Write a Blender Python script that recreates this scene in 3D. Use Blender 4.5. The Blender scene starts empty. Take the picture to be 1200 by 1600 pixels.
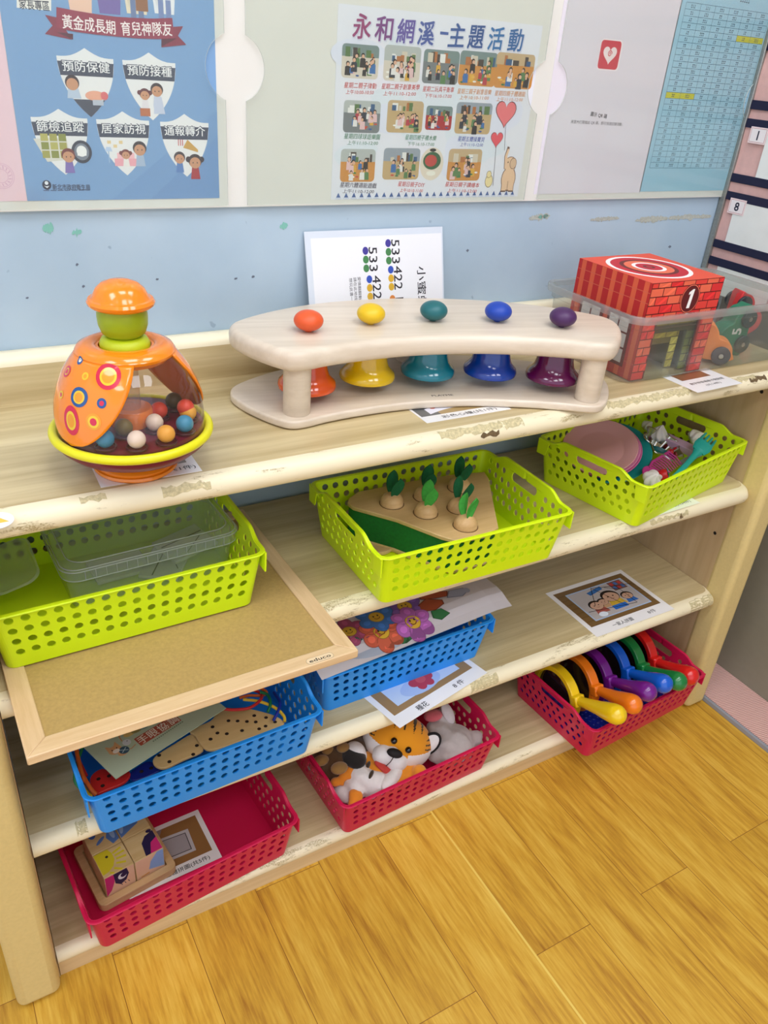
import bpy, bmesh, math, random
from mathutils import Vector, Matrix, Euler
from math import sin, cos, pi, radians, sqrt

random.seed(7)
sc = bpy.context.scene
COL = sc.collection

# ------------------------------------------------------------------ camera
FPX = 1244.93
CAM_LOC = Vector((0.0035, -0.8824, 1.3904))
CAM_ROT = Matrix.Rotation(radians(-32.4218), 3, 'Z') @ Matrix.Rotation(radians(59.7322), 3, 'X') @ Matrix.Rotation(radians(4.902), 3, 'Z')
cd = bpy.data.cameras.new('camera')
cam = bpy.data.objects.new('camera', cd)
COL.objects.link(cam)
cd.sensor_fit = 'VERTICAL'
cd.sensor_height = 32.0
cd.lens = FPX / 1600 * 32.0
cd.clip_start = 0.02
cam.matrix_world = Matrix.Translation(CAM_LOC) @ CAM_ROT.to_4x4()
sc.camera = cam

# ------------------------------------------------------------------ world, exposure
wd = bpy.data.worlds.new('world')
sc.world = wd
wd.use_nodes = True
wd.node_tree.nodes['Background'].inputs[0].default_value = (0.95, 0.99, 1.14, 1)
wd.node_tree.nodes['Background'].inputs[1].default_value = 1.0
sc.view_settings.view_transform = 'Standard'
sc.view_settings.look = 'None'
sc.view_settings.exposure = 0.22
sc.view_settings.gamma = 1.0
sc.view_settings.use_curve_mapping = False
sc.cycles.transparent_max_bounces = 40
LAMP_STRENGTH = 8.5
CEIL_Z = 2.75
LAMPS = [(-0.9, -0.55), (0.3, -0.55), (1.2, -0.55), (-0.9, -1.7), (0.3, -1.7), (1.2, -1.7)]


def srgb(c):
    if isinstance(c, str):
        c = c.lstrip('#')
        c = [int(c[i:i + 2], 16) for i in (0, 2, 4)]
    out = []
    for x in c[:3]:
        x = x / 255.0
        out.append(x / 12.92 if x <= 0.04045 else ((x + 0.055) / 1.055) ** 2.4)
    return (out[0], out[1], out[2], 1.0)


# ------------------------------------------------------------------ surveying: fixed sight lines from one station, met with the real planes of the room
STATION = Vector((0.0035, -0.8824, 1.3904))
SIGHT_ROT = Matrix.Rotation(radians(-32.4218), 3, 'Z') @ Matrix.Rotation(radians(59.7322), 3, 'X') @ Matrix.Rotation(radians(4.902), 3, 'Z')


def sight(u, v):
    return SIGHT_ROT @ Vector(((u - 600) / 1244.93, -(v - 800) / 1244.93, -1.0))


def at_z(u, v, z):
    d = sight(u, v)
    return STATION + d * ((z - STATION.z) / d.z)


def at_y(u, v, y):
    d = sight(u, v)
    return STATION + d * ((y - STATION.y) / d.y)


def at_x(u, v, x):
    d = sight(u, v)
    return STATION + d * ((x - STATION.x) / d.x)


# ------------------------------------------------------------------ materials
MATS = {}


def principled(name, rgb, rough=0.5, metal=0.0, coat=0.0, spec=0.5, trans=0.0, ior=1.45, sss=0.0, sheen=0.0):
    if name in MATS:
        return MATS[name]
    m = bpy.data.materials.new(name)
    m.use_nodes = True
    b = m.node_tree.nodes['Principled BSDF']
    b.inputs['Base Color'].default_value = srgb(rgb)
    b.inputs['Roughness'].default_value = rough
    b.inputs['Metallic'].default_value = metal
    b.inputs['Coat Weight'].default_value = coat
    b.inputs['Coat Roughness'].default_value = 0.08
    b.inputs['Specular IOR Level'].default_value = spec
    b.inputs['Transmission Weight'].default_value = trans
    b.inputs['IOR'].default_value = ior
    if sheen:
        b.inputs['Sheen Weight'].default_value = sheen
    MATS[name] = m
    return m


def mottled(name, rgb, amount=0.06, scale=30, rough=0.5, bump=0.0, **k):
    """principled plus a fine procedural mottling of colour and an optional bump"""
    if name in MATS:
        return MATS[name]
    m = principled(name, rgb, rough, **k)
    nt = m.node_tree
    b = nt.nodes['Principled BSDF']
    tc = nt.nodes.new('ShaderNodeTexCoord')
    n = nt.nodes.new('ShaderNodeTexNoise')
    n.inputs['Scale'].default_value = scale
    n.inputs['Detail'].default_value = 5
    nt.links.new(tc.outputs['Object'], n.inputs['Vector'])
    r = nt.nodes.new('ShaderNodeValToRGB')
    c = srgb(rgb)
    r.color_ramp.elements[0].position = 0.3
    r.color_ramp.elements[1].position = 0.7
    r.color_ramp.elements[0].color = tuple(x * (1 - amount) for x in c[:3]) + (1,)
    r.color_ramp.elements[1].color = tuple(min(1, x * (1 + amount)) for x in c[:3]) + (1,)
    nt.links.new(n.outputs['Fac'], r.inputs['Fac'])
    nt.links.new(r.outputs['Color'], b.inputs['Base Color'])
    if bump:
        bp = nt.nodes.new('ShaderNodeBump')
        bp.inputs['Strength'].default_value = bump
        bp.inputs['Distance'].default_value = 0.002
        nt.links.new(n.outputs['Fac'], bp.inputs['Height'])
        nt.links.new(bp.outputs['Normal'], b.inputs['Normal'])
    return m


def wood(name, light, dark, grain='X', rough=0.45, fine=70.0, stretch=0.05, bands=0.5, coat=0.0, contrast=1.0):
    if name in MATS:
        return MATS[name]
    m = principled(name, light, rough, coat=coat)
    nt = m.node_tree
    b = nt.nodes['Principled BSDF']
    tc = nt.nodes.new('ShaderNodeTexCoord')
    s = {'X': (stretch, 1, 1), 'Y': (1, stretch, 1), 'Z': (1, 1, stretch)}[grain]
    mp = nt.nodes.new('ShaderNodeMapping')
    mp.inputs['Scale'].default_value = s
    nt.links.new(tc.outputs['Object'], mp.inputs['Vector'])
    n1 = nt.nodes.new('ShaderNodeTexNoise')
    n1.inputs['Scale'].default_value = fine
    n1.inputs['Detail'].default_value = 4
    n1.inputs['Roughness'].default_value = 0.6
    nt.links.new(mp.outputs['Vector'], n1.inputs['Vector'])
    n2 = nt.nodes.new('ShaderNodeTexNoise')
    n2.inputs['Scale'].default_value = fine * 0.22
    n2.inputs['Detail'].default_value = 3
    n2.inputs['Distortion'].default_value = 0.6
    nt.links.new(mp.outputs['Vector'], n2.inputs['Vector'])
    mx = nt.nodes.new('ShaderNodeMix')
    mx.data_type = 'FLOAT'
    mx.inputs[0].default_value = bands
    nt.links.new(n1.outputs['Fac'], mx.inputs[2])
    nt.links.new(n2.outputs['Fac'], mx.inputs[3])
    r = nt.nodes.new('ShaderNodeValToRGB')
    d = 0.16 / contrast
    r.color_ramp.elements[0].position = 0.5 - d
    r.color_ramp.elements[1].position = 0.5 + d
    r.color_ramp.elements[0].color = srgb(dark)
    r.color_ramp.elements[1].color = srgb(light)
    nt.links.new(mx.outputs[0], r.inputs['Fac'])
    nt.links.new(r.outputs['Color'], b.inputs['Base Color'])
    return m


def clear_sheet(name, tint=(245, 248, 246), haze=0.06, rough=0.06, gloss=1.0):
    """thin clear or milky plastic: light passes straight through, a little is scattered and mirrored"""
    if name in MATS:
        return MATS[name]
    m = bpy.data.materials.new(name)
    m.use_nodes = True
    nt = m.node_tree
    nt.nodes.clear()
    out = nt.nodes.new('ShaderNodeOutputMaterial')
    tr = nt.nodes.new('ShaderNodeBsdfTransparent')
    tr.inputs[0].default_value = srgb(tint)
    df = nt.nodes.new('ShaderNodeBsdfTranslucent')
    df.inputs[0].default_value = (0.9, 0.92, 0.91, 1)
    d2 = nt.nodes.new('ShaderNodeBsdfDiffuse')
    d2.inputs[0].default_value = (0.85, 0.87, 0.86, 1)
    a = nt.nodes.new('ShaderNodeAddShader')
    mm = nt.nodes.new('ShaderNodeMixShader')
    mm.inputs[0].default_value = 0.5
    nt.links.new(df.outputs[0], mm.inputs[1])
    nt.links.new(d2.outputs[0], mm.inputs[2])
    m1 = nt.nodes.new('ShaderNodeMixShader')
    m1.inputs[0].default_value = haze
    nt.links.new(tr.outputs[0], m1.inputs[1])
    nt.links.new(mm.outputs[0], m1.inputs[2])
    gl = nt.nodes.new('ShaderNodeBsdfGlossy')
    gl.inputs['Roughness'].default_value = rough
    lw = nt.nodes.new('ShaderNodeLayerWeight')
    lw.inputs[0].default_value = 0.5
    pw = nt.nodes.new('ShaderNodeMath')
    pw.operation = 'POWER'
    pw.inputs[1].default_value = 4.0
    nt.links.new(lw.outputs['Facing'], pw.inputs[0])
    mu = nt.nodes.new('ShaderNodeMath')
    mu.operation = 'MULTIPLY_ADD'
    mu.inputs[1].default_value = 0.9 * gloss
    mu.inputs[2].default_value = 0.04 * gloss
    nt.links.new(pw.outputs[0], mu.inputs[0])
    m2 = nt.nodes.new('ShaderNodeMixShader')
    nt.links.new(mu.outputs[0], m2.inputs[0])
    nt.links.new(m1.outputs[0], m2.inputs[1])
    nt.links.new(gl.outputs[0], m2.inputs[2])
    nt.links.new(m2.outputs[0], out.inputs[0])
    nt.nodes.remove(a)
    MATS[name] = m
    return m


def ink(name='printed_paper', rough=0.55, coat=0.0):
    """print on paper: the colour of each printed shape is kept with its faces"""
    if name in MATS:
        return MATS[name]
    m = principled(name, (255, 255, 255), rough, coat=coat)
    nt = m.node_tree
    at = nt.nodes.new('ShaderNodeAttribute')
    at.attribute_name = 'Col'
    nt.links.new(at.outputs['Color'], nt.nodes['Principled BSDF'].inputs['Base Color'])
    return m


# ------------------------------------------------------------------ mesh builder
def smooth01(t):
    t = max(0.0, min(1.0, t))
    return t * t * (3 - 2 * t)


def rrect(hx, hy, r, n=5):
    pts = []
    for cx, cy, a0 in ((hx - r, hy - r, 0), (-hx + r, hy - r, pi / 2), (-hx + r, -hy + r, pi), (hx - r, -hy + r, 1.5 * pi)):
        for i in range(n + 1):
            a = a0 + pi / 2 * i / n
            pts.append((cx + r * cos(a), cy + r * sin(a)))
    return pts


class MB:
    def __init__(self):
        self.v, self.f, self.m = [], [], []

    def add(self, vs, fs, m=0, M=None):
        o = len(self.v)
        for p in vs:
            p = Vector(p)
            self.v.append(M @ p if M else p)
        for f in fs:
            self.f.append([i + o for i in f])
            self.m.append(m)

    def box(self, c, s, m=0, M=None, rz=0):
        x, y, z = s[0] / 2, s[1] / 2, s[2] / 2
        vs = [Vector((a * x, b * y, d * z)) for d in (-1, 1) for b in (-1, 1) for a in (-1, 1)]
        if rz:
            R = Matrix.Rotation(rz, 3, 'Z')
            vs = [R @ v for v in vs]
        vs = [v + Vector(c) for v in vs]
        self.add(vs, [(0, 2, 3, 1), (4, 5, 7, 6), (0, 1, 5, 4), (2, 6, 7, 3), (0, 4, 6, 2), (1, 3, 7, 5)], m, M)

    def box2(self, a, b, m=0, M=None):
        self.box([(a[i] + b[i]) / 2 for i in range(3)], [abs(b[i] - a[i]) for i in range(3)], m, M)

    def prism(self, pts, z0, z1, m=0, M=None, top=None):
        n = len(pts)
        t = top or pts
        vs = [(p[0], p[1], z0) for p in pts] + [(p[0], p[1], z1) for p in t]
        fs = [list(range(n))[::-1], [n + i for i in range(n)]] + [(i, (i + 1) % n, n + (i + 1) % n, n + i) for i in range(n)]
        self.add(vs, fs, m, M)

    def lathe(self, prof, n=32, m=0, M=None, a0=0, a1=2 * pi):
        full = abs(a1 - a0 - 2 * pi) < 1e-6
        k = n if full else n + 1
        vs = []
        for i in range(k):
            a = a0 + (a1 - a0) * i / n
            for r, z in prof:
                vs.append((r * cos(a), r * sin(a), z))
        L = len(prof)
        fs = []
        for i in range(n):
            j = (i + 1) % k
            for q in range(L - 1):
                a, b, c, d = i * L + q, j * L + q, j * L + q + 1, i * L + q + 1
                if prof[q][0] < 1e-7:
                    fs.append((a, c, d))
                elif prof[q + 1][0] < 1e-7:
                    fs.append((a, b, d))
                else:
                    fs.append((a, b, c, d))
        self.add(vs, fs, m, M)

    def ball(self, c, r, m=0, M=None, n=20, k=12):
        if not hasattr(r, '__len__'):
            r = (r, r, r)
        prof = [(sin(pi * i / k), -cos(pi * i / k)) for i in range(k + 1)]
        prof[0] = (0, -1)
        prof[-1] = (0, 1)
        S = Matrix.Translation(Vector(c)) @ Matrix.Diagonal((r[0], r[1], r[2], 1))
        self.lathe(prof, n, m, (M @ S) if M else S)

    def tube(self, pts, r, n=8, closed=False, m=0, M=None, rr=None, flat=None, cap=True):
        P = [Vector(p) for p in pts]
        L = len(P)
        vs = []
        prev = None
        for i in range(L):
            if closed:
                t = P[(i + 1) % L] - P[i - 1]
            else:
                t = P[min(i + 1, L - 1)] - P[max(i - 1, 0)]
            t.normalize()
            if prev is None:
                up = Vector((0, 0, 1)) if abs(t.z) < 0.9 else Vector((1, 0, 0))
                nrm = t.cross(up).normalized()
            else:
                nrm = (prev - t * prev.dot(t)).normalized()
            prev = nrm
            bi = t.cross(nrm)
            ri = rr[i] if rr else r
            for q in range(n):
                a = 2 * pi * q / n
                vs.append(P[i] + nrm * (ri * cos(a)) + bi * (ri * sin(a) * (flat or 1)))
        fs = []
        for i in range(L if closed else L - 1):
            j = (i + 1) % L
            for q in range(n):
                fs.append((i * n + q, i * n + (q + 1) % n, j * n + (q + 1) % n, j * n + q))
        if cap and not closed:
            fs.append(list(range(n))[::-1])
            fs.append([(L - 1) * n + q for q in range(n)])
        self.add(vs, fs, m, M)

    def build(self, name, mats, parent=None, loc=None, rot=None, angle=40, bevel=0, bseg=2, subsurf=0, solid=0, weld=False, recalc=True):
        me = bpy.data.meshes.new(name)
        bm = bmesh.new()
        bv = [bm.verts.new(p) for p in self.v]
        for f, mi in zip(self.f, self.m):
            try:
                q = bm.faces.new([bv[i] for i in f])
                q.material_index = mi
                q.smooth = True
            except ValueError:
                pass
        if weld:
            bmesh.ops.remove_doubles(bm, verts=bm.verts, dist=1e-5)
        if recalc:
            bmesh.ops.recalc_face_normals(bm, faces=bm.faces)
        bm.to_mesh(me)
        bm.free()
        if angle < 180:
            me.set_sharp_from_angle(angle=radians(angle))
        if not isinstance(mats, (list, tuple)):
            mats = [mats]
        for mt in mats:
            me.materials.append(mt)
        o = bpy.data.objects.new(name, me)
        COL.objects.link(o)
        if parent:
            o.parent = parent
        if loc is not None:
            o.location = loc
        if rot is not None:
            o.rotation_euler = rot
        if solid:
            md = o.modifiers.new('thickness', 'SOLIDIFY')
            md.thickness = solid
            md.offset = -1
        if subsurf:
            md = o.modifiers.new('smooth', 'SUBSURF')
            md.levels = md.render_levels = subsurf
        if bevel:
            md = o.modifiers.new('edges', 'BEVEL')
            md.width = bevel
            md.segments = bseg
            md.limit_method = 'ANGLE'
            md.angle_limit = radians(35)
        return o


def tag(o, label, cat, group=None):
    o['label'] = label
    o['category'] = cat
    if group:
        o['group'] = group
    return o


def thing(name, label, cat, loc=(0, 0, 0), rotz=0, group=None, rot=None):
    o = bpy.data.objects.new(name, None)
    o.empty_display_size = 0.05
    COL.objects.link(o)
    o.location = loc
    o.rotation_euler = rot if rot else (0, 0, rotz)
    return tag(o, label, cat, group)


def struct(o):
    o['kind'] = 'structure'
    return o


# ------------------------------------------------------------------ lettering and print
_TXT = {}


def glyphs(s, bold=0.0):
    key = (s, bold)
    if key not in _TXT:
        cu = bpy.data.curves.new('lettering', 'FONT')
        cu.body = s
        cu.size = 1.0
        cu.offset = bold
        cu.resolution_u = 2
        ob = bpy.data.objects.new('lettering', cu)
        me = bpy.data.meshes.new_from_object(ob)
        vs = [(v.co.x, v.co.y) for v in me.vertices]
        fs = [list(p.vertices) for p in me.polygons]
        bpy.data.objects.remove(ob)
        bpy.data.curves.remove(cu)
        bpy.data.meshes.remove(me)
        _TXT[key] = (vs, fs)
    return _TXT[key]


class Art:
    """coloured print in layers on a flat sheet; a, b are metres right and up on the sheet"""
    STEP = 0.00008
    LIFT = 0.0

    def __init__(self):
        self.v, self.f, self.c = [], [], []
        self.k = 0

    def _z(self, L):
        # overlapping shapes of one layer never share a plane
        self.k = (self.k + 1) % 24
        return L * self.STEP + self.k * 3e-6

    def poly(self, pts, col, L=1):
        o = len(self.v)
        # keep every printed face turned to the front
        A = sum(pts[i][0] * pts[(i + 1) % len(pts)][1] - pts[(i + 1) % len(pts)][0] * pts[i][1] for i in range(len(pts)))
        if A < 0:
            pts = list(pts)[::-1]
        z = self._z(L) + self.LIFT
        self.v += [(p[0], p[1], z) for p in pts]
        self.f.append([o + i for i in range(len(pts))])
        self.c.append(srgb(col))

    def sheet(self, pts, col, t=0.0004):
        n = len(pts)
        A = sum(pts[i][0] * pts[(i + 1) % n][1] - pts[(i + 1) % n][0] * pts[i][1] for i in range(n))
        if A < 0:
            pts = list(pts)[::-1]
        o = len(self.v)
        self.v += [(p[0], p[1], 0) for p in pts] + [(p[0], p[1], -t) for p in pts]
        self.f.append([o + i for i in range(n)])
        self.f.append([o + n + i for i in range(n)][::-1])
        for i in range(n):
            j = (i + 1) % n
            self.f.append([o + i, o + n + i, o + n + j, o + j])
        self.c += [srgb(col)] * (n + 2)

    def rect(self, x0, y0, x1, y1, col, L=1):
        self.poly([(x0, y0), (x1, y0), (x1, y1), (x0, y1)], col, L)

    def oval(self, x, y, rx, ry, col, L=1, n=20, a=0, a0=0, a1=2 * pi):
        ca, sa = cos(a), sin(a)
        pts = []
        for i in range(n):
            t = a0 + (a1 - a0) * i / (n if abs(a1 - a0 - 2 * pi) < 1e-6 else n - 1)
            px, py = rx * cos(t), ry * sin(t)
            pts.append((x + px * ca - py * sa, y + px * sa + py * ca))
        self.poly(pts, col, L)

    def line(self, pts, w, col, L=1):
        for (x0, y0), (x1, y1) in zip(pts[:-1], pts[1:]):
            d = sqrt((x1 - x0) ** 2 + (y1 - y0) ** 2) or 1e-9
            nx, ny = -(y1 - y0) / d * w / 2, (x1 - x0) / d * w / 2
            self.poly([(x0 + nx, y0 + ny), (x0 - nx, y0 - ny), (x1 - nx, y1 - ny), (x1 + nx, y1 + ny)], col, L)

    def ring(self, x, y, r0, r1, col, L=1, n=28):
        for i in range(n):
            a, b = 2 * pi * i / n, 2 * pi * (i + 1) / n
            self.poly([(x + r0 * cos(a), y + r0 * sin(a)), (x + r1 * cos(a), y + r1 * sin(a)),
                       (x + r1 * cos(b), y + r1 * sin(b)), (x + r0 * cos(b), y + r0 * sin(b))], col, L)

    def text(self, s, x, y, h, col, L=2, ang=0.0, align='c', w=None, bold=0.0, slant=0.0):
        """h: cap height; w: stretch the whole line to this width"""
        if bold:
            d = bold * h * 1.1
            for i in range(4):
                t = pi / 4 + i * pi / 2 + ang
                self.text(s, x + d * cos(t), y + d * sin(t), h, col, L, ang, align, w, 0.0, slant)
            return
        vs, fs = glyphs(s, 0.0)
        if not vs:
            return
        x0, x1 = min(v[0] for v in vs), max(v[0] for v in vs)
        y0, y1 = min(v[1] for v in vs), max(v[1] for v in vs)
        sy = h / (y1 - y0)
        sx = w / (x1 - x0) if w else sy
        ox = {'c': (x0 + x1) / 2, 'l': x0, 'r': x1}[align]
        oy = (y0 + y1) / 2
        ca, sa = cos(ang), sin(ang)
        o = len(self.v)
        z = self._z(L)
        for p in vs:
            px, py = (p[0] - ox) * sx, (p[1] - oy) * sy
            px += py * slant
            self.v.append((x + px * ca - py * sa, y + px * sa + py * ca, z))
        for f in fs:
            a, b, c = (self.v[o + f[i]] for i in (0, 1, 2))
            if (b[0] - a[0]) * (c[1] - a[1]) - (c[0] - a[0]) * (b[1] - a[1]) < 0:
                f = f[::-1]
            self.f.append([o + i for i in f])
            self.c.append(srgb(col))

    def build(self, name, mat, frame='flat', parent=None, loc=None, rot=None, bend=None):
        M = {'flat': lambda p: (p[0], p[1], p[2]),           # lies on a shelf, face up
             'wall': lambda p: (p[0], -p[2], p[1]),          # hangs on the back wall, face towards -y
             'side': lambda p: (-p[2], -p[0], p[1])}[frame]  # hangs facing -x, a runs towards -y
        me = bpy.data.meshes.new(name)
        vs = [M(p) for p in self.v]
        if bend:
            vs = [bend(p) for p in vs]
        me.from_pydata(vs, [], self.f)
        ca = me.color_attributes.new('Col', 'FLOAT_COLOR', 'CORNER')
        k = 0
        for p, c in zip(me.polygons, self.c):
            for _ in p.loop_indices:
                ca.data[k].color = c
                k += 1
        me.materials.append(mat)
        o = bpy.data.objects.new(name, me)
        COL.objects.link(o)
        if parent:
            o.parent = parent
        if loc is not None:
            o.location = loc
        if rot is not None:
            o.rotation_euler = rot
        return o


INK = ink()
GLOSSY_INK = ink('laminated_print', 0.3, 0.4)

# ------------------------------------------------------------------ the setting
D = 0.3584                     # front face of the back wall
Z1, Z2, Z3, Z4 = 0.8945, 0.6249, 0.3422, 0.066    # shelf surfaces, top to bottom
W = 1.5                        # clear width between the side panels
XG = 1.705                     # grey side wall


def floor_material():
    m = principled('floor_planks', (200, 145, 60), 0.38)
    nt = m.node_tree
    b = nt.nodes['Principled BSDF']
    N, Lk = nt.nodes.new, nt.links.new
    tc = N('ShaderNodeTexCoord')
    sp = N('ShaderNodeSeparateXYZ')
    Lk(tc.outputs['Object'], sp.inputs[0])
    cb = N('ShaderNodeCombineXYZ')       # planks run along y
    ax = N('ShaderNodeMath'); ax.operation = 'ADD'; ax.inputs[1].default_value = -0.746 + 0.1322 * 20
    Lk(sp.outputs['X'], ax.inputs[0])
    ay = N('ShaderNodeMath'); ay.operation = 'ADD'; ay.inputs[1].default_value = 10.234
    Lk(sp.outputs['Y'], ay.inputs[0])
    Lk(ay.outputs[0], cb.inputs['X'])
    Lk(ax.outputs[0], cb.inputs['Y'])
    br = N('ShaderNodeTexBrick')
    br.offset = 0.37
    br.inputs['Color1'].default_value = (0.2, 0.2, 0.2, 1)
    br.inputs['Color2'].default_value = (0.8, 0.8, 0.8, 1)
    br.inputs['Mortar'].default_value = (0, 0, 0, 1)
    br.inputs['Scale'].default_value = 1.0
    br.inputs['Mortar Size'].default_value = 0.0007
    br.inputs['Mortar Smooth'].default_value = 0.4
    br.inputs['Bias'].default_value = 0.0
    br.inputs['Brick Width'].default_value = 0.93
    br.inputs['Row Height'].default_value = 0.1322
    Lk(cb.outputs[0], br.inputs['Vector'])
    # grain, shifted plank by plank
    sh = N('ShaderNodeVectorMath'); sh.operation = 'SCALE'; sh.inputs['Scale'].default_value = 7.0
    Lk(br.outputs['Color'], sh.inputs[0])
    av = N('ShaderNodeVectorMath'); av.operation = 'ADD'
    Lk(tc.outputs['Object'], av.inputs[0]); Lk(sh.outputs[0], av.inputs[1])
    mp = N('ShaderNodeMapping'); mp.inputs['Scale'].default_value = (1, 0.07, 1)
    Lk(av.outputs[0], mp.inputs['Vector'])
    n1 = N('ShaderNodeTexNoise'); n1.inputs['Scale'].default_value = 130; n1.inputs['Detail'].default_value = 5; n1.inputs['Roughness'].default_value = 0.65
    Lk(mp.outputs[0], n1.inputs['Vector'])
    mp2 = N('ShaderNodeMapping'); mp2.inputs['Scale'].default_value = (1, 0.22, 1)
    Lk(av.outputs[0], mp2.inputs['Vector'])
    n2 = N('ShaderNodeTexNoise'); n2.inputs['Scale'].default_value = 14; n2.inputs['Detail'].default_value = 4; n2.inputs['Distortion'].default_value = 0.9
    Lk(mp2.outputs[0], n2.inputs['Vector'])
    mx = N('ShaderNodeMix'); mx.data_type = 'FLOAT'; mx.inputs[0].default_value = 0.4
    Lk(n1.outputs['Fac'], mx.inputs[2]); Lk(n2.outputs['Fac'], mx.inputs[3])
    r = N('ShaderNodeValToRGB')
    e = r.color_ramp.elements
    e[0].position, e[0].color = 0.3, srgb((154, 100, 26))
    e[1].position, e[1].color = 0.68, srgb((222, 182, 78))
    q = e.new(0.5); q.color = srgb((202, 154, 50))
    Lk(mx.outputs[0], r.inputs['Fac'])
    # knots
    vo = N('ShaderNodeTexVoronoi'); vo.inputs['Scale'].default_value = 3.1
    mpk = N('ShaderNodeMapping'); mpk.inputs['Scale'].default_value = (1.25, 0.8, 1); mpk.inputs['Location'].default_value = (0.31, 0.12, 0)
    Lk(tc.outputs['Object'], mpk.inputs['Vector']); Lk(mpk.outputs[0], vo.inputs['Vector'])
    kn = N('ShaderNodeMapRange'); kn.inputs['From Min'].default_value = 0.03; kn.inputs['From Max'].default_value = 0.085
    kn.inputs['To Min'].default_value = 0.75; kn.inputs['To Max'].default_value = 0.0
    nk = N('ShaderNodeMath'); nk.operation = 'MULTIPLY'
    Lk(vo.outputs['Distance'], kn.inputs['Value']); Lk(kn.outputs[0], nk.inputs[0])
    kn2 = N('ShaderNodeMapRange'); kn2.inputs['From Min'].default_value = 0.4; kn2.inputs['From Max'].default_value = 0.62
    Lk(n1.outputs['Fac'], kn2.inputs['Value']); Lk(kn2.outputs[0], nk.inputs[1])
    mk = N('ShaderNodeMix'); mk.data_type = 'RGBA'
    Lk(nk.outputs[0], mk.inputs[0]); Lk(r.outputs['Color'], mk.inputs[6]); mk.inputs[7].default_value = srgb((128, 72, 24))
    # plank-to-plank tone
    hv = N('ShaderNodeHueSaturation')
    tv = N('ShaderNodeMapRange'); tv.inputs['From Min'].default_value = 0.2; tv.inputs['From Max'].default_value = 0.8
    tv.inputs['To Min'].default_value = 0.95; tv.inputs['To Max'].default_value = 1.07
    Lk(br.outputs['Color'], tv.inputs['Value']); Lk(tv.outputs[0], hv.inputs['Value'])
    Lk(mk.outputs[2], hv.inputs['Color'])
    # seams
    ms = N('ShaderNodeMix'); ms.data_type = 'RGBA'
    Lk(br.outputs['Fac'], ms.inputs[0]); Lk(hv.outputs['Color'], ms.inputs[6]); ms.inputs[7].default_value = srgb((120, 72, 20))
    # the one seam filled with pale yellow glue
    gd = N('ShaderNodeMath'); gd.operation = 'ADD'; gd.inputs[1].default_value = -0.7465
    Lk(sp.outputs['X'], gd.inputs[0])
    ga = N('ShaderNodeMath'); ga.operation = 'ABSOLUTE'; Lk(gd.outputs[0], ga.inputs[0])
    gl = N('ShaderNodeMath'); gl.operation = 'LESS_THAN'; gl.inputs[1].default_value = 0.0021
    Lk(ga.outputs[0], gl.inputs[0])
    mg = N('ShaderNodeMix'); mg.data_type = 'RGBA'
    Lk(gl.outputs[0], mg.inputs[0]); Lk(ms.outputs[2], mg.inputs[6]); mg.inputs[7].default_value = srgb((228, 196, 96))
    Lk(mg.outputs[2], b.inputs['Base Color'])
    return m


def wall_material():
    """pale blue paint with scuffs and a few chips that show grey-green filler"""
    m = principled('blue_wall_paint', (180,199,218), 0.42)
    nt = m.node_tree
    b = nt.nodes['Principled BSDF']
    N, Lk = nt.nodes.new, nt.links.new
    tc = N('ShaderNodeTexCoord')
    n = N('ShaderNodeTexNoise'); n.inputs['Scale'].default_value = 5; n.inputs['Detail'].default_value = 6
    Lk(tc.outputs['Object'], n.inputs['Vector'])
    r = N('ShaderNodeValToRGB')
    r.color_ramp.elements[0].position, r.color_ramp.elements[0].color = 0.35, srgb((168, 190, 206))
    r.color_ramp.elements[1].position, r.color_ramp.elements[1].color = 0.65, srgb((180, 200, 214))
    Lk(n.outputs['Fac'], r.inputs['Fac'])
    s = N('ShaderNodeTexNoise'); s.inputs['Scale'].default_value = 34; s.inputs['Detail'].default_value = 2
    Lk(tc.outputs['Object'], s.inputs['Vector'])
    st = N('ShaderNodeMapRange'); st.inputs['From Min'].default_value = 0.735; st.inputs['From Max'].default_value = 0.76; st.inputs['To Max'].default_value = 0.55
    Lk(s.outputs['Fac'], st.inputs['Value'])
    mx = N('ShaderNodeMix'); mx.data_type = 'RGBA'
    Lk(st.outputs[0], mx.inputs[0]); Lk(r.outputs['Color'], mx.inputs[6]); mx.inputs[7].default_value = srgb((120, 140, 165))
    Lk(mx.outputs[2], b.inputs['Base Color'])
    bp = N('ShaderNodeBump'); bp.inputs['Strength'].default_value = 0.12; bp.inputs['Distance'].default_value = 0.003
    n3 = N('ShaderNodeTexNoise'); n3.inputs['Scale'].default_value = 9; n3.inputs['Detail'].default_value = 4
    Lk(tc.outputs['Object'], n3.inputs['Vector'])
    Lk(n3.outputs['Fac'], bp.inputs['Height']); Lk(bp.outputs[0], b.inputs['Normal'])
    return m


q = MB(); q.box2((-2.4, -3.2, -0.05), (XG + 0.1, D + 0.1, 0)); struct(q.build('floor', floor_material()))

wall = MB(); wall.box2((-2.4, D, 0), (XG + 0.1, D + 0.1, CEIL_Z), 0)
# chips in the paint, each a shallow flake with its own outline
chip = random.Random(3)


def flake(u0, v0, u1, v1, mi, n=26, thick=5.0):
    top, bot = [], []
    thick *= 1.9
    for i in range(n + 1):
        t = i / n
        u, v = u0 + (u1 - u0) * t, v0 + (v1 - v0) * t
        w = thick * (0.35 + 0.65 * chip.random()) * (sin(pi * min(1, t * 1.0)) ** 0.4)
        p = at_y(u, v - w * 0.7, D - 0.0006); top.append((p.x, p.y, p.z))
        p = at_y(u, v + w * (0.3 + 0.5 * chip.random()), D - 0.0006); bot.append((p.x, p.y, p.z))
    vs = top + bot
    fs = [(i, i + 1, n + 2 + i, n + 1 + i) for i in range(n)]
    wall.add(vs, fs, mi)


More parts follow.
